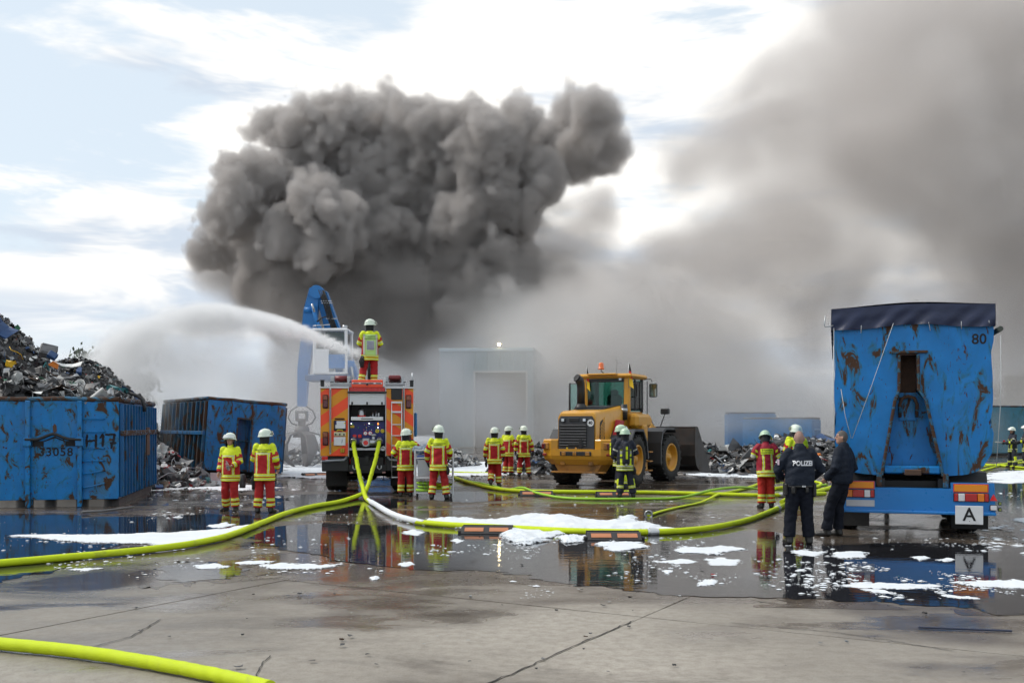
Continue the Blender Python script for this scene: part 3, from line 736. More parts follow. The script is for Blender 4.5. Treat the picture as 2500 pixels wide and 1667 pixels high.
# ------------------------------------------------------------------ fire engine, rear towards the camera
def chevron_mat(name, side):
    m = bpy.data.materials.new(name); m.use_nodes = True; t = NT(m.node_tree)
    co = t.n('ShaderNodeTexCoord').outputs['Object']; x, y, z = t.sep(co)
    k = t.m('ADD', t.m('MULTIPLY', x, -0.72 * side), t.m('MULTIPLY', z, 1.0))
    fr = t.m('FRACT', t.m('ADD', t.m('DIVIDE', k, 0.62), 0.10))
    st = t.ss(fr, 0.490, 0.500)
    n = t.noise(co, 3, 4, .6)
    c = t.mix(st, t.mix(n, (0.72, 0.27, 0.004), (0.82, 0.33, 0.006)), t.mix(n, (0.95, 0.07, 0.014), (1.0, 0.095, 0.022)))
    d = t.ss(t.noise(co, 6, 8, .65), .6, .75)
    c = t.mix(t.m('MULTIPLY', d, .12), c, (.12, .08, .05))
    p = t.n('ShaderNodeBsdfPrincipled', {'Base Color': c, 'Roughness': .38, 'Specular IOR Level': .5})
    t.n('ShaderNodeOutputMaterial', {'Surface': p.outputs[0]}); MATS[name] = m
    return m
M_RED = mat('fire_red', (0.62, 0.016, 0.010), .3, var=.06, coat=.3)
M_LUMR = mat('luminous_red', (0.92, 0.085, 0.03), .4, var=.05)
M_HOSE = mat('yellow_green_hose', (0.54, 0.66, 0.012), .68, var=.16, scale=5, dirt=.32, dcol=(.26, .27, .07), bump=.35, bscale=90, spec=.3)
M_HOSE2 = mat('green_hose', (0.30, 0.56, 0.03), .55, var=.12, scale=5, dirt=.12, dcol=(.12, .16, .05))
M_GLASS = mat('dark_glass', (0.02, 0.035, 0.035), .06, var=.1, spec=.8)
def fire_engine():
    d = 27.0
    t = thing('fire_engine', 'fire engine seen from behind with orange chevrons and open pump compartment', 'fire engine', (PX(896.5, d), d, 0), R(5.6))
    CL, CR = chevron_mat('chevron_left', 1), chevron_mat('chevron_right', -1)
    # body shell round the pump recess
    m = MB()
    m.box((-0.87, 3.2, 1.98), (0.78, 6.3, 1.86), .02); m.box((0.87, 3.2, 1.98), (0.78, 6.3, 1.86), .02)
    m.box((0, 3.5, 1.98), (0.96, 5.7, 1.84), .01); m.box((0, 3.2, 2.83), (0.96, 6.3, .16), .01)
    m.build('body', M_RED, t)
    for s, mm in ((-1, CL), (1, CR)):
        m = MB(); m.box((s * 0.878, .035, 1.965), (0.76, .05, 1.83), .008); m.build('rear_panel', mm, t)
        for (xx, w) in ((s * 1.256, .014), (s * .502, .02)):
            m = MB(); m.box((xx, .02, 1.965), (w, .07, 1.86), .004); m.build('panel_edge', M_WHITE if w < .015 else M_ALU, t)
        m = MB(); m.box((s * 0.878, .01, 2.90), (0.78, .10, .04), .006); m.build('panel_cap', M_ALU, t)
        x = -0.985 if s < 0 else 0.985
        m = MB(); m.box((x, -.035, 1.99 if s < 0 else 2.35), (.045, .05, 1.78 if s < 0 else 1.18), .012); m.build('grab_rail', M_ALU, t)
        m = MB(); m.box((x, -.064, 1.99 if s < 0 else 2.35), (.016, .01, 1.70 if s < 0 else 1.10), .003); m.build('rail_groove', M_BLACK, t)
        for z in ((2.52, 1.52) if s < 0 else (2.52, 1.52)):
            lm = MB(); lm.box((s * 1.115, -.01, z), (.15, .05, .37), .02); lo = lm.build('tail_lamp', mat('lamp_housing', (.03, .012, .012), .35), t)
            lm = MB(); lm.box((s * 1.115, -.035, z + .10), (.12, .03, .12), .012); lm.build('lens', mat('amber_lamp', (.25, .06, .015), .25, coat=.4), lo)
            lm = MB(); lm.box((s * 1.115, -.035, z - .06), (.12, .03, .19), .012); lm.build('lens', mat('dark_red_lamp', (.11, .012, .014), .25, coat=.4), lo)
        m = MB(); m.box((s * 1.20, .02, 3.00), (.10, .10, .15), .015); m.box((s * 1.20, .02, 3.09), (.12, .12, .03), .008); m.build('corner_beacon', M_BLACK, t)
    # pump recess
    m = MB(); m.box((0, .62, 1.75), (.96, .03, 1.55)); m.build('recess_back', M_BLACK, t)
    for s in (-1, 1): m = MB(); m.box((s * .478, .33, 1.75), (.02, .56, 1.55)); m.build('recess_cheek', M_BLACK, t)
    sh = MB(); sh.box((0, -.01, 2.60), (.95, .04, .30), .008); so = sh.build('roller_shutter', M_WHITE, t)
    for k in range(6): m = MB(); m.box((0, -.034, 2.49 + k * .045), (.93, .012, .036), .004); m.build('slat', M_WHITE, so)
    m = MB(); m.box((0, -.02, 2.455), (.96, .06, .05), .01); m.build('shutter_bar', M_ALU, so)
    for x in (-.40, 0, .40): m = MB(); m.box((x, -.055, 2.475), (.045, .02, .075), .006); m.build('shutter_catch', M_BLACK, so)
    m = MB(); m.box((0, -.05, 2.775), (1.06, .12, .05), .012); m.build('recess_visor', M_BLACK, t)
    m = MB(); m.box((0, -.01, 2.06), (.86, .10, .10), .01); m.box((0, .3, 2.02), (.86, .5, .02)); dr = m.build('drawer', M_WHITE, t)
    m = MB(); m.box((0, -.066, 2.06), (.32, .012, .02), .004); m.build('drawer_slot', M_BLACK, dr)
    m = MB(); m.lathe([(.0, 0), (.10, 0), (.105, .06), (.10, .07), (.09, .20), (.06, .24), (0, .25)], 18, M=Matrix.Translation((-.16, .2, 2.08))); m.build('branch_pipe', M_STEEL, t)
    m = MB(); m.lathe([(.0, 0), (.106, 0), (.108, .07), (0, .07)], 18, M=Matrix.Translation((-.16, .19, 2.085))); m.build('red_collar', M_RED, t)
    for x, h in ((.05, .15), (.14, .18)): m = MB(); m.tube([(x, .2, 2.08), (x + .03, .18, 2.12), (x + .09, .18, 2.10), (x + .1, .2, 2.08 + h)], .022, 8); m.build('hose_coupling', M_STEEL, t)
    m = MB(); m.cyl((.30, .2, 2.08), (.30, .2, 2.22), .022, 10); m.build('nozzle', M_WHITE, t)
    M_PAN = mat('blue_pump_panel', (.008, .012, .13), .35, var=.15)
    m = MB(); m.box((0, .10, 1.68), (.94, .05, .62), .01); po = m.build('pump_panel', M_PAN, t)
    cols = [M_WHITE, M_RED, mat('green_knob', (.02, .35, .08), .4), mat('yellow_knob', (.75, .6, .02), .4), M_BLACK]
    rr = random.Random(3)
    for k in range(26):
        x = rr.uniform(-.43, .43); z = rr.choice([1.92, 1.90, 1.86, 1.82, 1.76]); m = MB(); m.cyl((x, .075, z), (x, .055, z), rr.uniform(.008, .016), 8); m.build('control_knob', rr.choice(cols), po)
    for x, z, e in ((-.43, 1.93, 1), (.05, 1.93, 1), (.29, 1.935, 0), (.29, 1.905, 0), (.29, 1.82, 1)):
        m = MB(); m.cyl((x, .075, z), (x, .05, z), .014, 10); m.build('indicator_lamp', mat('lit_white', (1, 1, 1), .3, emit=((1, 1, 1), 2.5)) if e else mat('lit_orange', (1, .3, .05), .3, emit=((1, .3, .04), 2.5)), po)
    for x in (-.05, .08):
        m = MB(); m.cyl((x, .08, 1.665), (x, .05, 1.665), .058, 20); go = m.build('gauge_ring', M_RED, po)
        m = MB(); m.cyl((x, .049, 1.665), (x, .045, 1.665), .046, 20); m.build('gauge_face', M_WHITE, go)
        m = MB(); m.box((x + .01, .043, 1.675), (.006, .003, .04), rot=(0, R(35), 0)); m.build('gauge_needle', M_BLACK, go)
    for x in (.27, .41):
        m = MB(); m.tube([(x + .045 * math.cos(k), .05, 1.725 + .045 * math.sin(k)) for k in [i * 2 * PI / 16 for i in range(16)]], .009, 6, closed=True)
        for q in range(3): m.box((x, .05, 1.725), (.085, .01, .01), rot=(0, q * PI / 3, 0))
        m.build('hand_wheel', cols[3], po)
    for x, mm in ((-.34, M_RED), (-.20, M_RED), (.34, M_PAN)): m = MB(); m.box((x, .06, 1.585), (.10, .05, .09), .012); m.build('outlet_tag', mm, po)
    m = MB(); m.box((-.40, .06, 1.845), (.11, .02, .07), .006); m.build('yellow_plate', mat('ochre_plate', (.5, .33, .02), .4), po)
    # pump body
    m = MB(); m.cyl((-.20, .0, 1.41), (.38, .0, 1.41), .085, 16); m.box((-.03, -.02, 1.42), (.22, .18, .22), .03); m.cyl((.17, 0, 1.41), (.17, 0, 1.60), .05, 12); m.box((.17, -.02, 1.62), (.14, .10, .05), .015); m.cyl((-.03, -.08, 1.41), (-.03, -.17, 1.41), .10, 20)
    pu = m.build('pump', M_STEEL, t)
    m = MB(); m.cyl((-.03, -.17, 1.41), (-.03, -.19, 1.41), .065, 18); m.build('blank_cap', M_RED, pu)
    for x in (-.36, .33):
        m = MB(); m.tube([(x, .12, 1.52), (x, -.02, 1.50), (x, -.12, 1.45)], [.06, .065, .072], 14); m.tube([(x, -.10, 1.465), (x, -.15, 1.435)], [.085, .085], 14); m.build('outlet', M_STEEL, pu)
    m = MB(); m.box((0, -.02, 1.235), (.96, .16, .07), .012); m.build('recess_sill', M_STEEL, t)
    m = MB(); m.tube([(.43 + .05 * math.cos(k), -.10, 1.25 + .05 * math.sin(k)) for k in [i * 2 * PI / 16 for i in range(16)]], .016, 8, closed=True); m.build('chain_cap', M_ALU, t)
    # left panel fittings
    m = MB(); m.box((-.73, -.01, 1.87), (.32, .05, .28), .012); a = m.build('plate_holder', M_BLACK, t)
    m = MB(); m.box((-.715, -.04, 1.895), (.27, .012, .20), .004); m.build('plate', M_WHITE, a)
    m = MB(); m.box((-.835, -.047, 1.945), (.035, .004, .10)); m.build('plate_band', M_PAN, a)
    m = MB(); m.cyl((-.60, -.046, 1.94), (-.60, -.052, 1.94), .02, 10); m.build('plate_seal', cols[3], a)
    m = MB(); m.box((-.73, -.02, 1.645), (.31, .06, .11), .012); b = m.build('socket_box', mat('cream_socket', (.62, .58, .38), .45), t)
    for x in (-.84, -.73, -.62): m = MB(); m.cyl((x, -.05, 1.635), (x, -.062, 1.635), .024, 12); m.build('socket', M_BLACK, b)
    m = MB(); m.tube([(-.82, -.05, 1.70), (-.79, -.06, 1.755), (-.67, -.06, 1.755), (-.64, -.05, 1.70)], .012, 6); m.build('socket_handle', cols[3], b)
    m = MB(); m.box((-.735, -.02, 1.45), (.31, .05, .23), .008); cb = m.build('document_board', M_WHITE, t)
    m = MB(); m.box((-.67, -.048, 1.45), (.012, .006, .10), rot=(0, .15, 0)); m.build('pen', M_PAN, cb)
    m = MB(); m.box((-.735, -.02, 2.055), (.26, .03, .04), .012); m.build('plate_lamp', mat('brown_lamp', (.05, .02, .01), .4), t)
    for x in (-.69, -.63): m = MB(); m.box((x, -.03, 1.20), (.05, .06, .12), .01); m.build('wheel_chock', mat('ochre_plate', (.5, .33, .02), .4), t)
    # right panel: black screen and ladder
    m = MB(); m.box((.79, -.005, 2.73), (.29, .04, .31), .008); m.build('warning_screen', M_BLACK, t)
    m = MB()
    for x in (.66, .93): m.cyl((x, -.06, .47), (x, -.06, 2.53), .014, 10)
    l = m.build('ladder_rails', M_ALU, t); l['kind'] = 'stuff'
    for k, z in enumerate((2.50, 2.24, 1.90, 1.60, 1.33, 1.06, .76, .47)):
        m = MB(); m.box((.795, -.06, z), (.27, .035, .05 if k < 2 else .028), .006); m.build('rung', M_ALU, t)
    # roof load and front
    m = MB(); m.box((0.0, .10, 3.01), (.84, .14, .21), .015); bx = m.build('rear_light_box', M_LUMR, t)
    m = MB(); m.box((0, .025, 3.02), (.80, .012, .045), .004); m.build('white_strip', M_WHITE, bx)
    for x in (-.30, -.10, .10, .30): m = MB(); m.box((x, .016, 3.02), (.145, .010, .026), .004); m.build('light_slot', M_BLACK, bx)
    m = MB(); m.box((0, .012, 2.995), (.05, .03, .07), .008); m.build('lock', M_BLACK, bx)
    m = MB(); m.box((0, .12, 2.885), (.80, .1, .04), .006); m.build('light_foot', M_STEEL, t)
    for s in (-1, 1):
        x = s * .70 - (.02 if s < 0 else -.04)
        m = MB(); m.box((x, .55, 2.96), (.56, .9, .05), .01); m.box((x, .08, 3.01), (.58, .05, .05), .01); m.build('rack_frame', M_STEEL, t)
        for q in (-.22, .22):
            m = MB(); m.box((x + q, .15, 3.10), (.09, .12, .22 if s < 0 else .16), .012); m.cyl((x + q, .08, 3.17), (x + q, .22, 3.17), .045, 10); m.build('rack_clamp', M_STEEL, t)
        m = MB()
        if s < 0: m.cyl((x - .17, .35, 3.14), (x + .17, .35, 3.14), .10, 18)
        else: m.box((x, .35, 3.13), (.34, .55, .12), .03, rot=(R(-14), 0, 0))
        m.build('hose_reel' if s < 0 else 'roof_box', mat('dark_red', (.16, .012, .016), .4, var=.15), t)
        for q in range(4): m = MB(); m.tube([(x - .26 + q * .17, .1, 2.99), (x - .26 + q * .17, .05, 3.06), (x - .2 + q * .17, .05, 3.06)], .012, 6); m.build('rack_hook', M_BLACK, t)
    m = MB(); m.cyl((1.215, .05, 3.02), (1.215, .05, 3.10), .045, 10); m.cyl((1.215, .05, 3.10), (1.215, .05, 3.31), .02, 10); m.build('antenna', M_WHITE, t)
    m = MB(); m.box((.48, .06, 3.03), (.03, .06, .28), .006); m.build('roof_post', M_ALU, t)
    m = MB(); m.tube([(-.36, .3, 2.93), (-.36, .3, 3.03), (-.24, .3, 3.03), (-.24, .3, 2.93)], .012, 6); m.build('roof_hoop', M_BLACK, t)
    m = MB(); m.box((0, 3.2, 2.925), (2.4, 6.2, .03), .005); m.build('roof_deck', mat('chequer_plate', (.3, .3, .31), .45, .6, bump=.4), t)
    m = MB(); m.box((0, 7.6, 1.75), (2.45, 2.1, 2.35), .10); m.build('cab', M_RED, t)
    m = MB(); m.box((0, 6.52, 2.35), (1.9, .06, .8), .02); m.build('cab_rear_window', M_GLASS, t)
    m = MB(); m.box((1.31, 6.3, 1.9), (.10, .25, .8), .03); m.build('side_mirror', mat('blue_mirror', (.01, .2, .5), .3), t)
    # underside
    m = MB(); m.box((0, .9, .80), (.9, 1.6, .46), .02); m.box((0, .14, .72), (2.2, .10, .20), .02); m.box((0, 4, .85), (.8, 6, .3), .02); m.build('chassis', M_BLACK, t)
    for s in (-1, 1):
        m = MB(); m.box((s * .86, .30, .83), (.72, .5, .40), .02); m.build('tail_skirt', M_BLACK, t)
        m = MB(); m.tube([(s * 1.18, .05, .92), (s * 1.10, -.04, .92), (s * .62, -.04, .94), (s * .55, .05, 1.02)], .032, 10); m.build('step_tube', mat('grey_tube', (.25, .27, .30), .45), t)
        m = MB(); m.box((s * 1.13, -.02, .99), (.16, .05, .10), .012); m.build('reflector', M_RED, t)
        m = MB(); m.tube([(s * .33 - .05, -.02, .80), (s * .33 - .05, -.03, .72), (s * .33, -.03, .685), (s * .33 + .05, -.03, .72), (s * .33 + .05, -.02, .80)], .018, 8); m.build('shackle', M_STEEL, t)
        m = MB(); m.box((s * .90, 1.0, .46), (.58, .02, .56), .004); m.build('mud_flap', M_RUBBER, t)
        for y in (1.75, 7.2):
            w = MB(); w.lathe([(0.28, -.27), (0.44, -.28), (0.50, -.24), (0.51, -.1), (.495, -.09), (.495, -.05), (0.51, -.04), (0.51, .04), (.495, .05), (.495, .09), (.51, .1), (0.50, .24), (0.44, .28), (0.28, .27)], 30, M=Matrix.Translation((s * .93, y, .51)) @ Matrix.Rotation(R(90), 4, 'Y'))
            wo = w.build('wheel', M_RUBBER, t)
            w = MB(); w.lathe([(0.0, .1), (.12, .1), (.2, .16), (.285, .26), (.285, -.2)], 20, M=Matrix.Translation((s * .93, y, .51)) @ Matrix.Rotation(R(90 * s), 4, 'Y')); w.build('rim', M_STEEL, wo)
    m = MB(); m.cyl((-.8, 1.75, .51), (.8, 1.75, .51), .1, 12); m.lathe([(0, -.16), (.2, -.1), (.24, 0), (.2, .1), (0, .16)], 14, M=Matrix.Translation((0, 1.75, .51)) @ Matrix.Rotation(R(90), 4, 'X')); m.build('rear_axle', M_BLACK, t)
    m = MB(); m.box((-.28, -.03, .97), (.10, .02, .11), .004); m.build('label_plate', M_WHITE, t)
    m = MB(); m.box((.0, .0, .99), (.12, .12, .14), .02); m.cyl((0, -.02, .95), (0, -.12, .95), .05, 10); m.build('tow_coupling', M_BLACK, t)
    for x in (-.42, .45): m = MB(); m.box((x, -.02, .60), (.09, .06, .05), .012); m.build('rear_sensor', mat('pinkish_lens', (.35, .2, .18), .4), t)
    return t
engine = fire_engine()

# ------------------------------------------------------------------ wheel loader
def tyre(m, s, c, R_, W, lugs=22):
    """tractor tyre on the x axis with chevron lugs"""
    M = Matrix.Translation(c) @ Matrix.Rotation(R(90), 4, 'Y')
    h = W / 2
    m.lathe([(R_ * .56, -h * .82), (R_ * .66, -h), (R_ * .86, -h), (R_ * .945, -h * .86), (R_ * .955, 0), (R_ * .945, h * .86), (R_ * .86, h), (R_ * .66, h), (R_ * .56, h * .82)], 40, M=M)
    for k in range(lugs):
        th = 2 * PI * k / lugs
        for q in (-1, 1):
            tt = th + (PI / lugs if q > 0 else 0)
            rm = Matrix.Rotation(tt, 3, 'X') @ Matrix.Rotation(q * R(28), 3, 'Z')
            p = Vector(c) + Matrix.Rotation(tt, 3, 'X') @ Vector((q * h * .5, 0, R_ * .955))
            m.box(p, (h * 1.02, R_ * .10, R_ * .09), .012, rot=rm)
def rim(m, s, c, R_, W, mi=0):
    M = Matrix.Translation(c) @ Matrix.Rotation(R(90 * s), 4, 'Y')
    h = W / 2
    m.lathe([(R_ * .60, h * .86), (R_ * .585, h * .95), (R_ * .54, h * .95), (R_ * .52, h * .80), (R_ * .50, h * .35), (R_ * .34, h * .22), (R_ * .30, h * .48), (R_ * .16, h * .55), (R_ * .14, h * .75), (0, h * .78)], 32, M=M)
    for k in range(10):
        th = k * 2 * PI / 10; p = M @ Vector((R_ * .40 * math.cos(th), R_ * .40 * math.sin(th), h * .30)); q = M @ Vector((R_ * .40 * math.cos(th), R_ * .40 * math.sin(th), h * .36))
        m.cyl(p, q, .018, 6)
def loader():
    th = R(-25)
    t = thing('wheel_loader', 'yellow wheel loader seen from behind with its bucket lowered at the scrap', 'loader', (2.74, 31.6, 0), th)
    M_Y = mat('loader_yellow', (0.60, 0.29, 0.024), .38, var=.07, dirt=.22, dcol=(.16, .10, .05), coat=.15)
    M_YD = mat('loader_yellow_dirty', (0.40, 0.18, 0.03), .55, var=.18, dirt=.6, dcol=(.10, .065, .04))
    M_G = mat('loader_grey', (0.045, 0.047, 0.052), .45, var=.15, dirt=.2)
    M_GD = mat('loader_dark', (0.018, 0.018, 0.019), .5, var=.2)
    M_BKT = mat('bucket_steel', (0.034, 0.031, 0.031), .42, .35, var=.5, scale=3, dirt=.6, dcol=(.05, .03, .022))
    M_LOADRED = mat('faded_red_cover', (0.42, 0.02, 0.035), .5, var=.15)
    RR, TW = .80, .60
    # ---- rear frame
    m = MB()        # counterweight: wide wrap-round casting
    def cw(pts, z0, z1, mi=0):
        m.prism(pts, z0, z1, 'z', mi)
    out = [(-1.22, -1.05), (-1.22, -1.55), (-1.10, -1.86), (-.80, -1.98), (.80, -1.98), (1.10, -1.86), (1.22, -1.55), (1.22, -1.05)]
    low = [(x * .97, y * .985) for x, y in out]; lo2 = [(x * .80, y * .93) for x, y in out]
    n = len(out)
    rings = [[(x, y, .70) for x, y in lo2], [(x, y, .86) for x, y in low], [(x, y, .97) for x, y in out], [(x, y, 1.17) for x, y in out]]
    vs = [p for r_ in rings for p in r_]; fs = []
    for k in range(len(rings) - 1):
        for i in range(n): fs.append((k * n + i, k * n + (i + 1) % n, (k + 1) * n + (i + 1) % n, (k + 1) * n + i))
    fs += [tuple(range(n))[::-1], tuple(range((len(rings) - 1) * n, len(rings) * n))]
    m.add(vs, fs)
    for s in (-1, 1):      # raised shoulders with lamp pockets
        sh = [(s * .60, -1.05), (s * .60, -1.93), (s * .80, -1.985), (s * 1.10, -1.865), (s * 1.225, -1.55), (s * 1.225, -1.05)]
        tp = [(x - s * .02, y + .03) for x, y in sh]
        k = len(sh); ring = [(x, y, 1.165) for x, y in sh] + [(x, y, 1.42) for x, y in sh] + [(x, y, 1.46) for x, y in tp]
        f = [(i, (i + 1) % k, k + (i + 1) % k, k + i) for i in range(k)] + [(k + i, k + (i + 1) % k, 2 * k + (i + 1) % k, 2 * k + i) for i in range(k)] + [tuple(range(2 * k, 3 * k))]
        if s < 0: f = [q[::-1] for q in f]
        m.add(ring, f)
    m.build('counterweight', M_Y, t)
    m = MB(); m.box((0, -1.975, 1.03), (1.0, .04, .13), .01); m.build('hitch_recess', M_GD, t)
    for x in (-.38, -.06, .0, .38): m = MB(); m.box((x, -1.99, 1.03), (.13 if abs(x) > .3 else .05, .05, .11), .01); m.build('hitch_lug', M_YD, t)
    for s in (-1, 1):
        m = MB(); m.box((s * 1.0, -1.925, 1.26), (.26, .06, .20), .02, rot=(0, 0, s * R(18))); p = m.build('lamp_pocket', M_YD, t)
        m = MB(); m.box((s * 1.06, -1.945, 1.25), (.15, .06, .17), .02, rot=(0, 0, s * R(20))); m.build('rear_lamp', mat('maroon_lamp', (.10, .014, .014), .25, coat=.4), p)
        m = MB(); m.box((s * 1.03, -1.92, 1.0), (.15, .05, .07), .012, rot=(0, 0, s * R(20))); m.build('reflector', mat('dull_red', (.28, .03, .02), .35), t)
        m = MB(); m.box((s * .45, -1.86, .74), (.16, .10, .13), .02); m.build('tie_down', M_YD, t)
    m = MB(); m.prism([(-.78, .74), (.78, .74), (.62, .48), (-.62, .48)], -1.80, -.9, 'y'); m.box((0, -1.75, .47), (1.7, .25, .05), .01); m.build('belly_guard', M_YD, t)
    # engine hood
    m = MB()
    prof = [(-1.88, 1.20, .60, 2.12), (-1.86, 1.20, .61, 2.24), (-1.74, 1.2, .615, 2.31), (-1.2, 1.15, .63, 2.34), (-.6, 1.15, .66, 2.38), (0.0, 1.15, .70, 2.44), (.62, 1.15, .72, 2.50)]
    vs = []; fs = []; K = 8
    for (y, zb, hw, zt) in prof:
        b = .12
        vs += [(-hw, y, zb), (-hw, y, zt - b), (-hw + b * .35, y, zt - b * .35), (-hw + b, y, zt), (hw - b, y, zt), (hw - b * .35, y, zt - b * .35), (hw, y, zt - b), (hw, y, zb)]
    for i in range(len(prof) - 1):
        for k in range(K - 1): fs.append((i * K + k, i * K + k + 1, (i + 1) * K + k + 1, (i + 1) * K + k))
    fs.append(tuple(range(K)))
    m.add(vs, fs, 0, True); hood = m.build('engine_hood', M_Y, t)
    md = hood.modifiers.new('s', 'EDGE_SPLIT'); md.split_angle = R(38)
    m = MB(); m.grid(lambda u, v: (-.46 + .92 * u, -.95 + 1.55 * v, 2.352 + .065 * v * 2 + .02 + .0 * u), 2, 6); m.box((0, .1, 2.47), (.9, 1.0, .05), .02, rot=(R(3.5), 0, 0)); m.build('hood_cover', M_G, t)
    # rear grille
    gl = MB(); gl.prism([(-.57, 1.16), (.57, 1.16), (.57, 2.04), (.50, 2.16), (-.50, 2.16), (-.57, 2.04)], -1.895, -1.93, 'y'); go = gl.build('grille_frame', M_G, t)
    gl = MB(); gl.box((-.10, -1.935, 1.58), (.88, .02, .68), .01); gl.build('grille_backing', M_GD, go)
    for k in range(8): m = MB(); m.box((-.10, -1.952, 1.28 + k * .085), (.86, .03, .036), .008, rot=(R(-25), 0, 0)); m.build('grille_bar', M_G, go)
    m = MB(); m.box((-.06, -1.945, 2.05), (.33, .03, .12), .02); m.build('rear_camera_slot', M_GD, go)
    for x in (-.42, .27):
        m = MB(); m.box((x, -1.945, 2.035), (.17, .03, .13), .02); q = m.build('work_lamp', M_GD, go)
        m = MB(); m.box((x, -1.965, 2.035), (.09, .02, .08), .01); m.build('lamp_glass', mat('work_lamp_glass', (.62, .68, .74), .12, coat=.6), q)
    m = MB(); m.cyl((.46, -1.934, 1.95), (.46, -1.942, 1.95), .105, 28); so = m.build('speed_sign', M_WHITE, go)
    link('speed_number', text_mesh('speed_number', '40', .135, M_LETTER, .001, bold=.004, sx=.9), so, (.46, -1.944, 1.95))
    m = MB(); m.box((.15, -1.955, 1.33), (.10, .05, .30), .01); m.box((.0, -1.955, 1.30), (.5, .03, .06), .008); m.build('step_bracket', M_GD, go)
    for x, mm in ((-.28, mat('yellow_tag', (.7, .5, .02), .4)), (.0, mat('orange_tag', (.6, .28, .06), .4))): m = MB(); m.box((x, -1.96, 1.19), (.055, .02, .055), .005); m.build('warning_tag', mm, go)
    # side louvres and red covers
    for s in (-1, 1):
        m = MB(); m.prism([(-1.62, 1.36), (-1.15, 1.36), (-1.10, 1.92), (-1.35, 2.06), (-1.55, 1.98)], s * .622, s * .632, 'x'); lo = m.build('side_vent', M_GD, t)
        for k in range(6): m = MB(); m.box((s * .636, -1.36, 1.46 + k * .10), (.02, .50, .028), .004, rot=(R(40), 0, 0)); m.build('vent_bar', M_Y, lo)
        m = MB(); m.prism([(-.75, 1.42), (-.28, 1.42), (.02, 2.02), (-.36, 2.05)], s * .70, s * .86, 'x'); m.build('filter_cover', M_LOADRED, t)
        m = MB(); m.cyl((s * .86, -.32, 1.72), (s * .875, -.32, 1.72), .10, 16); m.build('cover_disc', M_G, t)
        # rear fender
        f = MB()
        arc = [(R(200 - 14 * k)) for k in range(0, 14)]
        pts = [(1.02 * math.cos(q) * 1.0, .82 + 1.02 * math.sin(q) * .98) for q in arc if math.sin(q) > -.1]
        ring = []
        pts = [(-1.02, .95), (-.80, 1.45), (-.45, 1.76), (.45, 1.76), (.82, 1.40), (1.0, .85)]
        f.prism(pts + [(y * .93, z - .07) for y, z in pts[::-1]], s * .66, s * 1.36, 'x'); f.build('rear_fender', M_G, t)
        w = MB(); tyre(w, s, (s * 1.05, 0, RR), RR, TW); wo = w.build('rear_wheel', M_RUBBER, t)
        w = MB(); rim(w, s, (s * 1.05, 0, RR), RR, TW); w.build('rim', M_Y, wo)
        m = MB(); m.box((s * .95, 1.18, 1.15), (.5, .45, 1.5), .05); m.build('side_tank', M_Y, t)
        for k, z in enumerate((.42, .72, 1.02)): m = MB(); m.box((s * 1.24, 1.30, z), (.22, .34, .04), .008); m.build('cab_step', M_YD, t)
    m = MB(); m.cyl((-1.0, 0, RR), (1.0, 0, RR), .17, 14); m.box((0, -.3, .95), (.9, 2.4, .5), .05); m.box((0, 1.2, 1.0), (.8, 1.4, .6), .05); m.build('rear_frame', M_GD, t)
    # exhaust
    m = MB(); m.tube([(-.38, -.55, 2.36), (-.38, -.55, 2.48), (-.38, -.55, 2.56)], [.24, .17, .125], 18); m.tube([(-.38, -.55, 2.5), (-.38, -.55, 3.02), (-.385, -.57, 3.18), (-.40, -.64, 3.30), (-.44, -.74, 3.36)], [.125, .125, .128, .13, .135], 18); m.build('exhaust_stack', M_GD, t)
    m = MB(); m.cyl((-.437, -.735, 3.357), (-.452, -.765, 3.375), .115, 18); m.build('exhaust_mouth', M_DARK, t)
    m = MB(); m.cyl((.72, .40, 2.05), (.72, .40, 2.55), .11, 14); m.build('air_cleaner', M_GD, t)
    m = MB(); m.cyl((.72, .40, 2.30), (.72, .40, 2.42), .118, 14); m.build('cleaner_band', M_STEEL, t)
    # cab
    y0, y1, hw, zb, zt = .66, 2.10, .82, 2.30, 3.42
    M_CG = bpy.data.materials.new('cab_glass'); M_CG.use_nodes = True; q = NT(M_CG.node_tree)
    nz = q.noise(q.n('ShaderNodeTexCoord').outputs['Object'], 4, 4, .6)
    tr = q.n('ShaderNodeBsdfTransparent', {'Color': q.mix(nz, (.40, .66, .60), (.50, .76, .70))}); glo = q.n('ShaderNodeBsdfGlossy', {'Color': (1, 1, 1, 1), 'Roughness': .03})
    fr = q.n('ShaderNodeFresnel', {'IOR': 1.5})
    mx = q.n('ShaderNodeMixShader', {0: fr.outputs[0], 1: tr.outputs[0], 2: glo.outputs[0]}); q.n('ShaderNodeOutputMaterial', {'Surface': mx.outputs[0]})
    m = MB(); m.box((0, (y0 + y1) / 2, zb - .28), (1.62, y1 - y0, .60), .04); m.build('cab_base', M_Y, t)
    for s in (-1, 1):
        m = MB(); m.box((s * (hw - .10), y0 + .06, (zb + zt) / 2), (.20, .14, zt - zb), .03); m.build('rear_pillar', M_Y, t)
        m = MB(); m.box((s * (hw - .04), y1 - .05, (zb + zt) / 2), (.09, .10, zt - zb), .02); m.build('front_pillar', M_GD, t)
        m = MB(); m.box((s * (hw - .02), (y0 + y1) / 2 + .05, (zb + zt) / 2 - .02), (.012, y1 - y0 - .28, zt - zb - .16)); m.build('side_window', M_CG, t)
        m = MB(); m.box((s * (hw - .02), y0 + .62, (zb + zt) / 2), (.05, .06, zt - zb - .1), .01); m.build('door_post', M_GD, t)
        # running-board bulge below the cab side
        m = MB(); m.box((s * .98, 1.25, 2.02), (.34, 1.5, .46), .10); m.build('side_shoulder', M_Y, t)
    m = MB(); m.box((0, y0 + .02, (zb + zt) / 2 + .06), (1.22, .012, zt - zb - .30)); m.build('rear_window', M_CG, t)
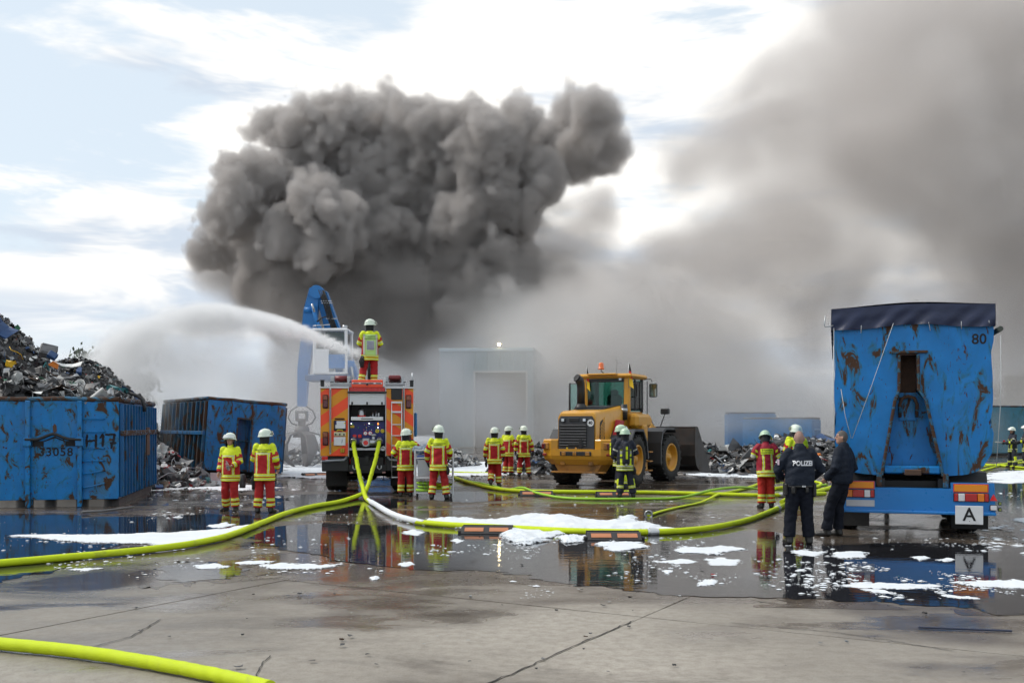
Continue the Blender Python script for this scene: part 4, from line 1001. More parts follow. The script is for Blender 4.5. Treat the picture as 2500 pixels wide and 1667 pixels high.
    m = MB(); m.box((0, y1 - .03, (zb + zt) / 2), (1.5, .012, zt - zb - .1)); m.build('windscreen', M_CG, t)
    for z in (zb + .06, zt - .10): m = MB(); m.box((0, y0 + .02, z), (1.26, .08, .16 if z < 3 else .10), .01); m.build('window_frame', M_GD, t)
    m = MB(); m.box((0, (y0 + y1) / 2 + .02, zt + .05), (1.86, y1 - y0 + .28, .15), .06); m.build('cab_roof', M_Y, t)
    m = MB(); m.box((-.05, y0 - .10, zt + .10), (1.0, .24, .06), .02); m.build('roof_hatch', M_Y, t)
    m = MB(); m.box((.05, 1.42, 2.58), (.52, .16, .62), .07); m.box((.05, 1.60, 2.34), (.52, .5, .14), .05); m.box((.05, 1.40, 2.95), (.28, .12, .20), .05); m.build('seat', mat('seat_fabric', (.03, .045, .045), .8), t)
    m = MB(); m.tube([(.05 + .19 * math.cos(k), 1.92 + .07 * math.sin(k), 2.62 + .17 * math.sin(k)) for k in [i * 2 * PI / 20 for i in range(20)]], .016, 6, closed=True); m.cyl((.05, 1.92, 2.62), (.05, 2.02, 2.3), .03, 8); m.build('steering_wheel', M_GD, t)
    m = MB(); m.box((.52, y0 - .02, zt - .06), (.12, .06, .10), .015, mi=1); m.box((.52, y0 - .055, zt - .06), (.09, .01, .07), .004, mi=0); m.build('roof_lamp', [mat('work_lamp_glass', (.62, .68, .74), .12), M_GD], t)
    m = MB(); m.tube([(-.02, y0 + .1, zt + .10), (-.02, y0 - .12, zt + .14), (-.10, y0 - .12, zt + .22), (-.10, y0 - .12, zt + .27)], .014, 6); bo = m.build('beacon_arm', M_GD, t)
    m = MB(); m.lathe([(.0, .0), (.10, .0), (.10, .04), (.088, .05), (.085, .17), (.06, .22), (0, .23)], 18, M=Matrix.Translation((-.10, y0 - .12, zt + .26))); m.build('amber_beacon', mat('amber_dome', (.70, .13, .012), .2, coat=.6), t)
    m = MB(); m.cyl((.35, y0 + .1, zt + .1), (.36, y0 + .1, zt + .62), .005, 5); m.build('radio_aerial', M_GD, t)
    # door opened on the left and mirrors
    m = MB(); m.tube([(-hw - .04, y0 - .02, 2.28), (-hw - .30, y0 - .30, 2.28), (-hw - .30, y0 - .30, 3.24), (-hw - .04, y0 - .02, 3.24)], .035, 8, closed=True); m.build('cab_door_frame', M_GD, t)
    m = MB(); m.add([(-hw - .06, y0 - .04, 2.3), (-hw - .29, y0 - .29, 2.3), (-hw - .29, y0 - .29, 3.22), (-hw - .06, y0 - .04, 3.22)], [(0, 1, 2, 3)]); m.build('cab_door_glass', M_CG, t)
    m = MB(); m.tube([(hw, y1 - .1, zt - .02), (hw + .26, y1 + .02, zt - .01), (hw + .30, y1 + .02, zt - .10)], .014, 6); m.build('mirror_arm', M_GD, t)
    m = MB(); m.box((hw + .34, y1 + .02, zt - .38), (.28, .08, .46), .05); mo = m.build('mirror', M_GD, t)
    m = MB(); m.box((hw + .34, y1 - .025, zt - .38), (.24, .008, .41), .003); m.build('mirror_glass', mat('mirror_glass', (.30, .31, .27), .08, .9), mo)
    m = MB(); m.tube([(hw + .12, y1 + .05, 1.6), (hw + .12, y1 + .05, 3.35)], .016, 6); m.build('hand_rail', M_GD, t)
    # flags
    for x, nm in ((hw - .02, 'flag'), (-hw + .02, 'flag')):
        m = MB(); m.cyl((x, y0 - .02, zt - .35), (x, y0 - .02, zt + .48), .010, 6); fo = m.build('flag_pole', M_STEEL, t)
        for k, cc in enumerate(((.012, .012, .014), (.50, .012, .014), (.72, .48, .012))):
            z1_, z0_ = (zt + .46 - k * .24, zt + .22 - k * .24)
            m = MB(); wv = [.03, .06, .10, .12]
            m.add([(x, y0 - .02, z1_), (x + .05 + .045 * k, y0 - .06, z1_ - .06), (x + .10 + .045 * k, y0 - .03 - .03 * k, z0_ - .06 - .03 * k), (x, y0 - .02, z0_)], [(0, 1, 2, 3)]); m.build('flag_stripe', mat('flag_%d' % k, cc, .7), fo)
        if x < 0: fo.scale = (.8, 1, .98)
    # ---- front frame: steered a little to the right
    P0 = Vector((0, 1.6, 0)); Mf = Matrix.Translation(P0) @ Matrix.Rotation(R(-8), 4, 'Z')
    def B(mb, name, mm, par=None):
        me = mb.mesh(name, mm); me.transform(Mf); return link(name, me, par or t)
    m = MB(); m.box((0, .9, 1.0), (.8, 1.9, .7), .05); m.box((0, 1.3, 1.55), (.7, .8, .7), .06); m.cyl((-1.0, 1.6, RR), (1.0, 1.6, RR), .17, 14); B(m, 'front_frame', M_GD)
    for s in (-1, 1):
        w = MB(); tyre(w, s, (s * 1.05, 1.6, RR), RR, TW); wo = B(w, 'front_wheel', M_RUBBER)
        w = MB(); rim(w, s, (s * 1.05, 1.6, RR), RR, TW); B(w, 'rim', M_Y, wo)
        f = MB(); pts = [(.66, .62), (.66, 1.30), (.80, 1.68), (1.05, 1.80), (1.75, 1.80), (1.85, 1.70)]
        f.prism(pts + [(y + .06, z - .07) for y, z in pts[::-1]], s * .68, s * 1.36, 'x'); B(f, 'front_fender', M_G)
        m = MB(); m.tube([(s * .78, .5, 1.1), (s * .78, .35, 1.2), (s * .78, .35, 1.5), (s * .78, .48, 1.55)], .035, 8); B(m, 'grab_handle', M_Y)
        m = MB(); m.box((s * .55, 2.65, 1.35), (.14, 2.4, .28), .04, rot=(R(-24), 0, 0)); B(m, 'lift_arm', M_Y)
    m = MB(); m.prism([(1.3, 1.75), (1.75, 2.10), (2.6, 2.12), (2.62, 1.95), (1.9, 1.92), (1.5, 1.65)], -.12, .12, 'x'); B(m, 'tilt_lever', M_Y)
    m = MB(); m.prism([(2.6, 2.12), (3.0, 1.72), (2.8, 1.6), (2.5, 1.9)], -.10, .10, 'x'); B(m, 'tilt_link', M_GD)
    for s in (-1, 1):
        m = MB(); m.box((s * .95, 1.9, 2.36), (.30, .16, .20), .03); m.cyl((s * .95, 1.9, 2.3), (s * .85, 1.75, 1.85), .02, 6); B(m, 'front_work_lamp', M_GD)
    # bucket: rounded back, side cheeks, cutting lip
    b = MB(); bw = 1.40; y_ = 3.52
    prof = [(.0 + y_, 1.80), (-.10 + y_, 1.74), (-.13 + y_, 1.5), (-.18 + y_, 1.2), (-.17 + y_, .8), (-.05 + y_, .48), (.25 + y_, .27), (.9 + y_, .20), (1.25 + y_, .16)]
    k = len(prof); ins = [(y + .05, z + .04) for y, z in prof]
    b.add([(-bw, y, z) for y, z in prof] + [(bw, y, z) for y, z in prof], [(i, i + 1, k + i + 1, k + i) for i in range(k - 1)])
    b.add([(-bw, y, z) for y, z in ins] + [(bw, y, z) for y, z in ins], [(i, k + i, k + i + 1, i + 1) for i in range(k - 1)])
    bo = B(b, 'bucket', M_BKT)
    for s in (-1, 1):
        m = MB(); m.prism([(y_ - .16, 1.84), (y_ - .2, 1.2), (y_ - .19, .8), (y_ - .06, .46), (y_ + .25, .24), (y_ + 1.3, .14), (y_ + .55, 1.2), (y_ + .05, 1.84)], s * bw, s * (bw + .05), 'x'); B(m, 'bucket_cheek', M_BKT, bo)
    m = MB(); m.box((0, y_ - .03, 1.80), (2 * bw + .1, .10, .08), .01); B(m, 'bucket_lip', M_BKT, bo)
    m = MB(); m.box((0, y_ + .1, .20), (2 * bw + .1, .5, .04), .01); B(m, 'wear_edge', M_STEEL, bo)
    return t
loader_ob = loader()

# ------------------------------------------------------------------ grab crane (material handler) in the mist
def crane():
    d = 45.0
    def L(x, y, dd=0): return Vector((PX(x, d + dd), d + dd, PZ(y, d + dd))) - O
    O = Vector((PX(838, d), d, 0))
    t = thing('grab_crane', 'blue grab crane with raised cab and folded boom in the mist', 'crane', O, 0)
    M_CB = mat('crane_blue', (0.012, 0.16, 0.44), .42, var=.1, dirt=.2)
    M_CD = mat('crane_dark_blue', (0.01, 0.07, 0.19), .45, var=.1)
    def beam(name, pts, w, h, mm, par=None):
        """box section along a polyline seen side on; w across x, h deep (list)"""
        m = MB(); n = len(pts); vs = []; fs = []
        for i, p in enumerate(pts):
            tt = (pts[min(i + 1, n - 1)] - pts[max(i - 1, 0)]).normalized(); a = Vector((0, 1, 0)); b = tt.cross(a).normalized()
            for (sa, sb) in ((-1, -1), (1, -1), (1, 1), (-1, 1)): vs.append(p + a * sa * w[i] / 2 + b * sb * h[i] / 2)
            if i: fs += [((i - 1) * 4 + k, (i - 1) * 4 + (k + 1) % 4, i * 4 + (k + 1) % 4, i * 4 + k) for k in range(4)]
        fs += [(3, 2, 1, 0), tuple((n - 1) * 4 + k for k in range(4))]
        m.add(vs, fs); return m.build(name, mm, par or t)
    top = L(776, 712)
    boom = beam('main_boom', [L(880, 1040, 2.5), L(850, 900, 1.5), L(812, 800, .4), L(786, 716, 0)], [.6, .6, .55, .45], [.75, .75, .65, .5], M_CB)
    stick = beam('stick', [L(770, 706), L(760, 760), L(752, 830), L(742, 900), L(738, 992)], [.42, .46, .44, .42, .36], [.45, .62, .58, .50, .38], M_CB)
    m = MB(); m.cyl(top + Vector((0, -.38, -.05)), top + Vector((0, .38, -.05)), .30, 20); m.build('boom_pin', M_CB, t)
    m = MB(); m.tube([L(764, 745, -.4), L(772, 780, -.4), L(784, 812, -.4)], [.09, .09, .12], 12); m.build('stick_cylinder', M_CB, t)
    m = MB(); m.tube([L(762, 742, -.45), L(768, 762, -.45)], .055, 10); m.build('piston_rod', M_STEEL, t)
    m = MB(); m.cyl(L(744, 757, -.2), L(766, 757, -.2), .14, 16); m.build('counter_cylinder', M_CB, t)
    for k in range(4):
        x = 4 * k
        m = MB(); m.tube([L(778 + x, 708, -.35), L(790 + x, 740, -.36), L(800 + x, 775, -.36), L(814 + x, 812, -.3)], .035, 6); m.build('hydraulic_hose', M_BLACK, t)
    m = MB(); m.tube([L(774, 785, -.5), L(786, 776, -.6), L(800, 772, -.55), L(808, 780, -.5)], .03, 6); m.build('hydraulic_hose', M_BLACK, t)
    for y in (735, 740, 778): m = MB(); m.box(L(797 + (y - 735) * .3, y, -.35), (.5, .06, .05), .01); m.build('hose_clamp', M_STEEL, t)
    # cab on its riser
    cc = L(814, 862, -.6); w, h = 1.50, 1.95
    m = MB()
    for sx in (-1, 1):
        for sy in (-1, 1): m.box(cc + Vector((sx * (w / 2 - .06), sy * .75, 0)), (.13, .13, h), .03)
    m.box(cc + Vector((0, 0, h / 2)), (w + .06, 1.7, .12), .04); m.box(cc + Vector((0, 0, -h / 2 + .04)), (w, 1.6, .10), .03)
    m.box(cc + Vector((-w / 2 + .03, -.0, -.45)), (.05, 1.5, .9), .01); m.box(cc + Vector((.0, .78, -.45)), (w - .1, .05, .9), .01); m.box(cc + Vector((-.36, -.78, -.40)), (.62, .05, 1.05), .01)
    co = m.build('cab', M_WHITE, t)
    m = MB(); m.box(cc + Vector((.22, -.77, .38)), (.86, .02, .98)); m.build('cab_window', M_GLASS, co)
    m = MB(); m.box(cc + Vector((-.42, -.77, .45)), (.30, .02, .70)); m.build('cab_window', M_GLASS, co)
    m = MB(); m.box(cc + Vector((-w / 2 - .0, 0, .45)), (.02, 1.2, .8)); m.build('cab_window', M_GLASS, co)
    m = MB(); m.box(cc + Vector((.32, -.78, -.42)), (.80, .06, .62), .02); m.build('cab_front_panel', M_CB, co)
    m = MB(); m.box(cc + Vector((-.1, 0, -h / 2 - .16)), (w + .5, 1.7, .26), .04); m.build('cab_platform', M_CD, t)
    m = MB(); m.tube([cc + Vector((-w / 2, -.8, h / 2 + .08)), cc + Vector((-w / 2, -.8, h / 2 + .16)), cc + Vector((.0, -.8, h / 2 + .22))], .02, 6); m.cyl(cc + Vector((.62, -.6, h / 2 + .05)), cc + Vector((.62, -.6, h / 2 + .2)), .12, 12); m.build('roof_beacon', M_STEEL, t)
    for x in (826, 848):
        beam('riser_arm', [L(x, 882, -1.2), L(x + 8, 960, -.6), L(x + 14, 1040, 0)], [.25, .25, .25], [.28, .28, .28], M_CB)
    m = MB(); m.box(L(838, 890, -1.2), (.95, .25, .35), .06); m.build('riser_head', M_CB, t)
    for x in (815, 858): m = MB(); m.tube([L(x, 895, -1.35), L(x + 7, 940, -1.2)], .045, 8); m.build('riser_rod', M_STEEL, t)
    # upper works, turntable and wheels
    m = MB(); m.box((1.0, 2.2, 2.3), (2.7, 4.4, 1.7), .12); m.build('upper_body', M_CB, t)
    m = MB(); m.cyl((1.0, 1.6, 1.1), (1.0, 1.6, 1.5), .9, 24); m.build('turntable', M_BLACK, t)
    m = MB(); m.box((1.0, 1.6, .95), (2.4, 4.2, .5), .08); m.build('undercarriage', M_CB, t)
    for sx in (-1, 1):
        for y in (0.1, 3.1):
            w_ = MB(); w_.lathe([(.2, -.25), (.45, -.28), (.55, -.22), (.56, .22), (.45, .28), (.2, .25)], 24, M=Matrix.Translation((1.0 + sx * 1.05, y, .56)) @ Matrix.Rotation(R(90), 4, 'Y')); w_.build('wheel', M_RUBBER, t)
    # grab hung from the stick
    M_GR = mat('grab_steel', (.09, .085, .085), .6, .3, var=.3, dirt=.4)
    gp = L(737, 1000)
    m = MB(); m.box(gp + Vector((0, 0, -.10)), (.55, .35, .10), .03); m.box(gp + Vector((-.22, 0, -.28)), (.10, .3, .34), .03); m.box(gp + Vector((.22, 0, -.28)), (.10, .3, .34), .03); m.box(gp + Vector((0, 0, -.46)), (.50, .4, .12), .03); m.cyl(gp + Vector((0, 0, -.5)), gp + Vector((0, 0, -.75)), .17, 12); go = m.build('grab_swivel', M_GR, t)
    m = MB()
    for s in (-1, 1): m.tube([gp + Vector((s * .2, 0, .15)), gp + Vector((s * .5, 0, -.05)), gp + Vector((s * .62, 0, -.35)), gp + Vector((s * .45, 0, -.62)), gp + Vector((s * .2, 0, -.7))], .035, 6)
    h_ = m.build('grab_hoses', M_BLACK, t); h_['kind'] = 'stuff'
    m = MB(); m.cyl(gp + Vector((0, 0, -.72)), gp + Vector((0, 0, -1.25)), .30, 14, r1=.42); m.build('grab_hub', M_GR, t)
    for k in range(5):
        a = 2 * PI * k / 5 + .3; ux, uy = math.cos(a), math.sin(a)
        pts = [(.35, -1.0, .16), (.85, -1.15, .22), (1.10, -1.55, .26), (1.05, -2.0, .20), (.70, -2.4, .10), (.35, -2.62, .03)]
        P3 = [gp + Vector((ux * r_, uy * r_ * .9, z)) for r_, z, _ in pts]
        m = MB(); n = len(P3); vs = []; fs = []; side = Vector((-uy, ux, 0))
        for i, (p, (_, _, ww)) in enumerate(zip(P3, pts)):
            o_ = Vector((ux, uy, .25)) * .06
            vs += [p + side * ww - o_, p - side * ww - o_, p - side * ww + o_, p + side * ww + o_]
            if i: fs += [((i - 1) * 4 + k_, (i - 1) * 4 + (k_ + 1) % 4, i * 4 + (k_ + 1) % 4, i * 4 + k_) for k_ in range(4)]
        fs += [(3, 2, 1, 0), tuple((n - 1) * 4 + k_ for k_ in range(4))]
        m.add(vs, fs); m.build('grab_tine', M_GR, t)
    return t
crane()

# ------------------------------------------------------------------ hose trolley
def trolley():
    o = G(1060, 1212); o.y = 26.0; o.x = PX(1060, 26.0)
    t = thing('hose_trolley', 'aluminium equipment trolley with coiled hoses beside the fire engine', 'trolley', o, R(4))
    w, dp, h = .98, .66, 1.18
    for sx in (-1, 1):
        for sy in (-1, 1): m = MB(); m.box((sx * w / 2, sy * dp / 2, h / 2 + .08), (.04, .04, h), .006); m.build('post', M_ALU, t)
    for z in (.14, .52, 1.04, h + .06):
        m = MB()
        for sy in (-1, 1): m.box((0, sy * dp / 2, z), (w - .045, .03, .035), .005)
        for sx in (-1, 1): m.box((sx * w / 2, 0, z), (.03, dp - .045, .035), .005)
        f_ = m.build('frame_rail', M_ALU, t); f_['kind'] = 'stuff'
    M_PLX = mat('grey_panel', (.42, .44, .46), .35, .3, var=.08)
    m = MB(); m.box((0, .0, .53), (w - .05, dp - .05, .02)); m.build('shelf', M_PLX, t)
    m = MB(); m.box((0, .0, .13), (w - .05, dp - .05, .02)); m.build('shelf', M_PLX, t)
    m = MB(); m.box((-.12, -dp / 2 + .03, .78), (w * .62, .015, .42), .004); m.build('front_panel', M_PLX, t)
    m = MB(); m.box((w / 2 - .02, 0, .75), (.012, dp - .06, .80), .003); m.build('side_panel', mat('brown_panel', (.14, .05, .05), .4, var=.2), t)
    m = MB(); m.box((0, 0, 1.05), (w - .1, dp - .1, .10), .01); m.build('top_tray', mat('tray_blue', (.03, .09, .35), .4), t)
    for k in range(5):
        r_ = .24 + .0 * k; m = MB(); cx = -.22 if k % 2 == 0 else .2; cz = .20 + .045 * k
        m.tube([(cx + (r_ - .03 * (k % 3)) * math.cos(q), .0 + .22 * math.sin(q), cz) for q in [i * 2 * PI / 28 for i in range(28)]], .034, 8, closed=True); m.build('coiled_hose', M_HOSE if k % 2 else M_HOSE2, t)
    m = MB(); m.tube([(-.05, -.3, .2), (.02, -.32, .4), (.10, -.33, .62), (.12, -.33, .8)], .03, 8); m.build('coiled_hose', M_HOSE, t)
    for k in range(4): m = MB(); x = -.25 + .1 * k; m.tube([(x, -.28, .56), (x - .04, -.3, .4), (x + .02, -.3, .22)], .006, 5); m.build('cord', M_STEEL, t)
    for sx in (-1, 1):
        for sy in (-1, 1): m = MB(); m.cyl((sx * (w / 2 - .05) - .02, sy * .25, .07), (sx * (w / 2 - .05) + .02, sy * .25, .07), .07, 14); m.build('caster', M_RUBBER, t)
    # load on top: film-wrapped bundle
    m = MB(); rr = random.Random(5)
    for k in range(5): m.box((rr.uniform(-.42, -.1), rr.uniform(-.1, .15), 1.20 + rr.uniform(0, .12)), (rr.uniform(.15, .3), .2, rr.uniform(.1, .22)), .05, rot=(rr.uniform(-.3, .3), rr.uniform(-.4, .4), rr.uniform(-.5, .5)))
    b = m.build('wrapped_bundle', mat('crumpled_film', (.20, .26, .32), .25, var=.5, scale=12, bump=1.0, bscale=14)); b.parent = t
    b['kind'] = 'stuff'
    return t
trolley()
# ------------------------------------------------------------------ people
M_SKIN = mat('skin', (0.46, 0.26, 0.185), .55, var=.08)
M_FRED = mat('fire_suit_red', (0.40, 0.010, 0.014), .8, var=.16, scale=9, bump=.35, bscale=22)
M_FRED2 = mat('fire_vest_crimson', (0.30, 0.006, 0.022), .7, var=.14, scale=9)
M_FTRO = mat('fire_trousers_red', (0.36, 0.010, 0.010), .8, var=.18, scale=9, bump=.35, bscale=20)
M_FYEL = mat('luminous_yellow', (0.66, 0.76, 0.012), .7, var=.08, scale=9, bump=.2, bscale=20)
M_FSIL = mat('reflective_tape', (0.50, 0.50, 0.40), .35, var=.06)
M_NAVY = mat('navy_suit', (0.012, 0.015, 0.028), .75, var=.25, scale=8, bump=.35, bscale=20)
M_POL = mat('police_navy', (0.010, 0.015, 0.027), .7, var=.3, scale=7, bump=.7, bscale=26, spec=.25)
M_POLT = mat('police_trousers', (0.008, 0.010, 0.017), .8, var=.3, scale=8, bump=.6, bscale=28, spec=.2)
M_BOOT = mat('black_leather', (0.012, 0.011, 0.010), .42, var=.3)
M_GLOVE = mat('glove_black', (0.014, 0.014, 0.016), .7, var=.3)
M_HELM = mat('helmet_white', (0.66, 0.74, 0.62), .3, var=.04, dirt=.12, dcol=(.25, .25, .2), coat=.25)
M_HELMG = mat('helmet_greenish', (0.46, 0.62, 0.44), .35, var=.04, dirt=.15, dcol=(.2, .22, .17), coat=.2)
M_CLOTH = mat('neck_cloth', (0.016, 0.016, 0.018), .85, var=.3)
M_HAIRG = mat('grey_hair', (0.10, 0.085, 0.075), .7, var=.4, scale=40)
M_STUB = mat('stubble', (0.30, 0.18, 0.14), .6, var=.15, scale=40)
M_EYE = mat('eye_dark', (0.02, 0.016, 0.014), .3); M_LIP = mat('lips', (0.34, 0.13, 0.11), .5); M_BROW = mat('brow', (0.09, 0.055, 0.04), .8)
M_VLIME = mat('lime_vest', (0.45, 0.70, 0.22), .6, var=.06)

def capsule(m, pts, rad, seg=14, flat0=False, flat1=False):
    """closed tube with rounded ends; rad: list of (ra, rb) or floats"""
    P_ = [Vector(p) for p in pts]; rr = [(r, r) if not hasattr(r, '__len__') else r for r in rad]
    n = len(P_)
    t0 = (P_[1] - P_[0]).normalized(); t1 = (P_[-1] - P_[-2]).normalized()
    pts2, rad2 = [], []
    for k in (() if flat0 else (1, 2, 3)):
        a = PI / 2 * k / 4; q = sum(rr[0]) / 2
        pts2.append(P_[0] - t0 * q * .9 * math.cos(a)); rad2.append((rr[0][0] * math.sin(a), rr[0][1] * math.sin(a)))
    pts2 += P_; rad2 += rr
    for k in (() if flat1 else (3, 2, 1)):
        a = PI / 2 * k / 4; q = sum(rr[-1]) / 2
        pts2.append(P_[-1] + t1 * q * .9 * math.cos(a)); rad2.append((rr[-1][0] * math.sin(a), rr[-1][1] * math.sin(a)))
    vs = []; fs = []; N = len(pts2); ref = None
    for i, p in enumerate(pts2):
        tt = (pts2[min(i + 1, N - 1)] - pts2[max(i - 1, 0)]).normalized()
        if ref is None: ref = Vector((1, 0, 0)) if abs(tt.x) < .8 else Vector((0, 1, 0))
        b = tt.cross(ref).normalized(); a = b.cross(tt).normalized(); ref = a
        for k in range(seg):
            th = 2 * PI * k / seg; vs.append(p + a * math.cos(th) * rad2[i][0] + b * math.sin(th) * rad2[i][1])
        if i: fs += [((i - 1) * seg + k, (i - 1) * seg + (k + 1) % seg, i * seg + (k + 1) % seg, i * seg + k) for k in range(seg)]
    fs += [tuple(range(seg))[::-1], tuple((N - 1) * seg + k for k in range(seg))]
    m.add(vs, fs, 0, True)
def ellipsoid(m, c, r, seg=14, M=None):
    prof = [(math.sin(PI * k / 10), -math.cos(PI * k / 10)) for k in range(1, 10)]
    MM = Matrix.Translation(c) @ (M if M is not None else Matrix.Identity(4)) @ Matrix.Diagonal((r[0], r[1], r[2], 1))
    o = len(m.v); m.lathe(prof, seg, M=MM)
    n = len(prof)
    m.f += [tuple(o + k for k in range(seg))[::-1], tuple(o + (n - 1) * seg + k for k in range(seg))]; m.mi += [0, 0]; m.sm += [True, True]
_tmp = [None]
def fuse(m, voxel, iters=4):
    """one continuous surface out of overlapping closed shapes -> (verts, quads) arrays"""
    me = m.mesh('tmp', M_SKIN); ob = bpy.data.objects.new('tmp', me); COL.objects.link(ob)
    rm = ob.modifiers.new('r', 'REMESH'); rm.mode = 'VOXEL'; rm.voxel_size = voxel
    sm = ob.modifiers.new('s', 'SMOOTH'); sm.factor = .5; sm.iterations = iters
    bpy.context.view_layer.update()
    ev = ob.evaluated_get(bpy.context.evaluated_depsgraph_get()).to_mesh()
    V = np.empty(len(ev.vertices) * 3, np.float32); ev.vertices.foreach_get('co', V); V = V.reshape(-1, 3)
    Q = np.empty(len(ev.loops), np.int32); ev.loops.foreach_get('vertex_index', Q); Q = Q.reshape(-1, 4)
    Nn = np.empty(len(ev.vertices) * 3, np.float32); ev.vertices.foreach_get('normal', Nn); Nn = Nn.reshape(-1, 3)
    ob.evaluated_get(bpy.context.evaluated_depsgraph_get()).to_mesh_clear()
    bpy.data.objects.remove(ob); bpy.data.meshes.remove(me)
    return V, Q, Nn
def folds(V, N, amp, seed, freq=16.0, along=(0, 0, 1)):
    """cloth folds: a few slanted ripples"""
    r = np.random.default_rng(seed); d = np.zeros(len(V))
    for k in range(7):
        w = r.normal(size=3); w[2] *= 1.5; w /= np.linalg.norm(w); f = freq * r.uniform(.5, 1.9)
        g = r.normal(size=3) * 5
        d += np.sin(V @ (w * f) + 1.6 * np.sin(V @ g + r.uniform(0, 6)) + r.uniform(0, 6)) * r.uniform(.5, 1) / (.6 + f / 20)
    return V + N * (d * amp)[:, None].astype(np.float32)
def seg_near(C, a, b):
    a = np.array(a); b = np.array(b); ab = b - a; t = np.clip(((C - a) @ ab) / (ab @ ab), 0, 1)
    return np.linalg.norm(C - (a + t[:, None] * ab), axis=1), t

def hand_shape(m, w, direction, palm_n, side, curl=.5, scale=1.0):
    """palm and five fingers from the wrist; direction: along the hand, palm_n: way the palm faces, side: +1 thumb on +cross side"""
    d = Vector(direction).normalized(); n = Vector(palm_n); n = (n - d * n.dot(d)).normalized(); x = d.cross(n).normalized() * side
    s = scale; w = Vector(w)
    capsule(m, [w - d * .02 * s, w + d * .045 * s, w + d * .085 * s], [(.027 * s, .02 * s), (.040 * s, .017 * s), (.041 * s, .015 * s)], 10) if False else None
    for k in range(4):         # palm from four bones side by side, fingers continue them
        off = x * (.030 - .020 * k) * s; root = w + d * .01 * s + off * .6; kn = w + d * (.088 - .004 * abs(k - 1)) * s + off
        L = (.070, .078, .072, .056)[k] * s; c = curl * (1 + .12 * k)
        p1 = kn + (d * math.cos(c) + n * math.sin(c)) * L * .42
        p2 = p1 + (d * math.cos(c * 2.0) + n * math.sin(c * 2.0)) * L * .33
        p3 = p2 + (d * math.cos(c * 2.7) + n * math.sin(c * 2.7)) * L * .25
        capsule(m, [root, kn], [.017 * s, .0125 * s], 8); capsule(m, [kn, p1, p2, p3], [.0115 * s, .0100 * s, .0092 * s, .0082 * s], 8)
    b = w + d * .02 * s + x * .022 * s; t1 = b + (d * .55 + x * .75 + n * .30).normalized() * .046 * s; t2 = t1 + (d * .85 + x * .35 + n * .40).normalized() * .034 * s; t3 = t2 + (d * .95 + n * .45).normalized() * .026 * s
    capsule(m, [b, t1, t2, t3], [.016 * s, .0125 * s, .0105 * s, .009 * s], 8)

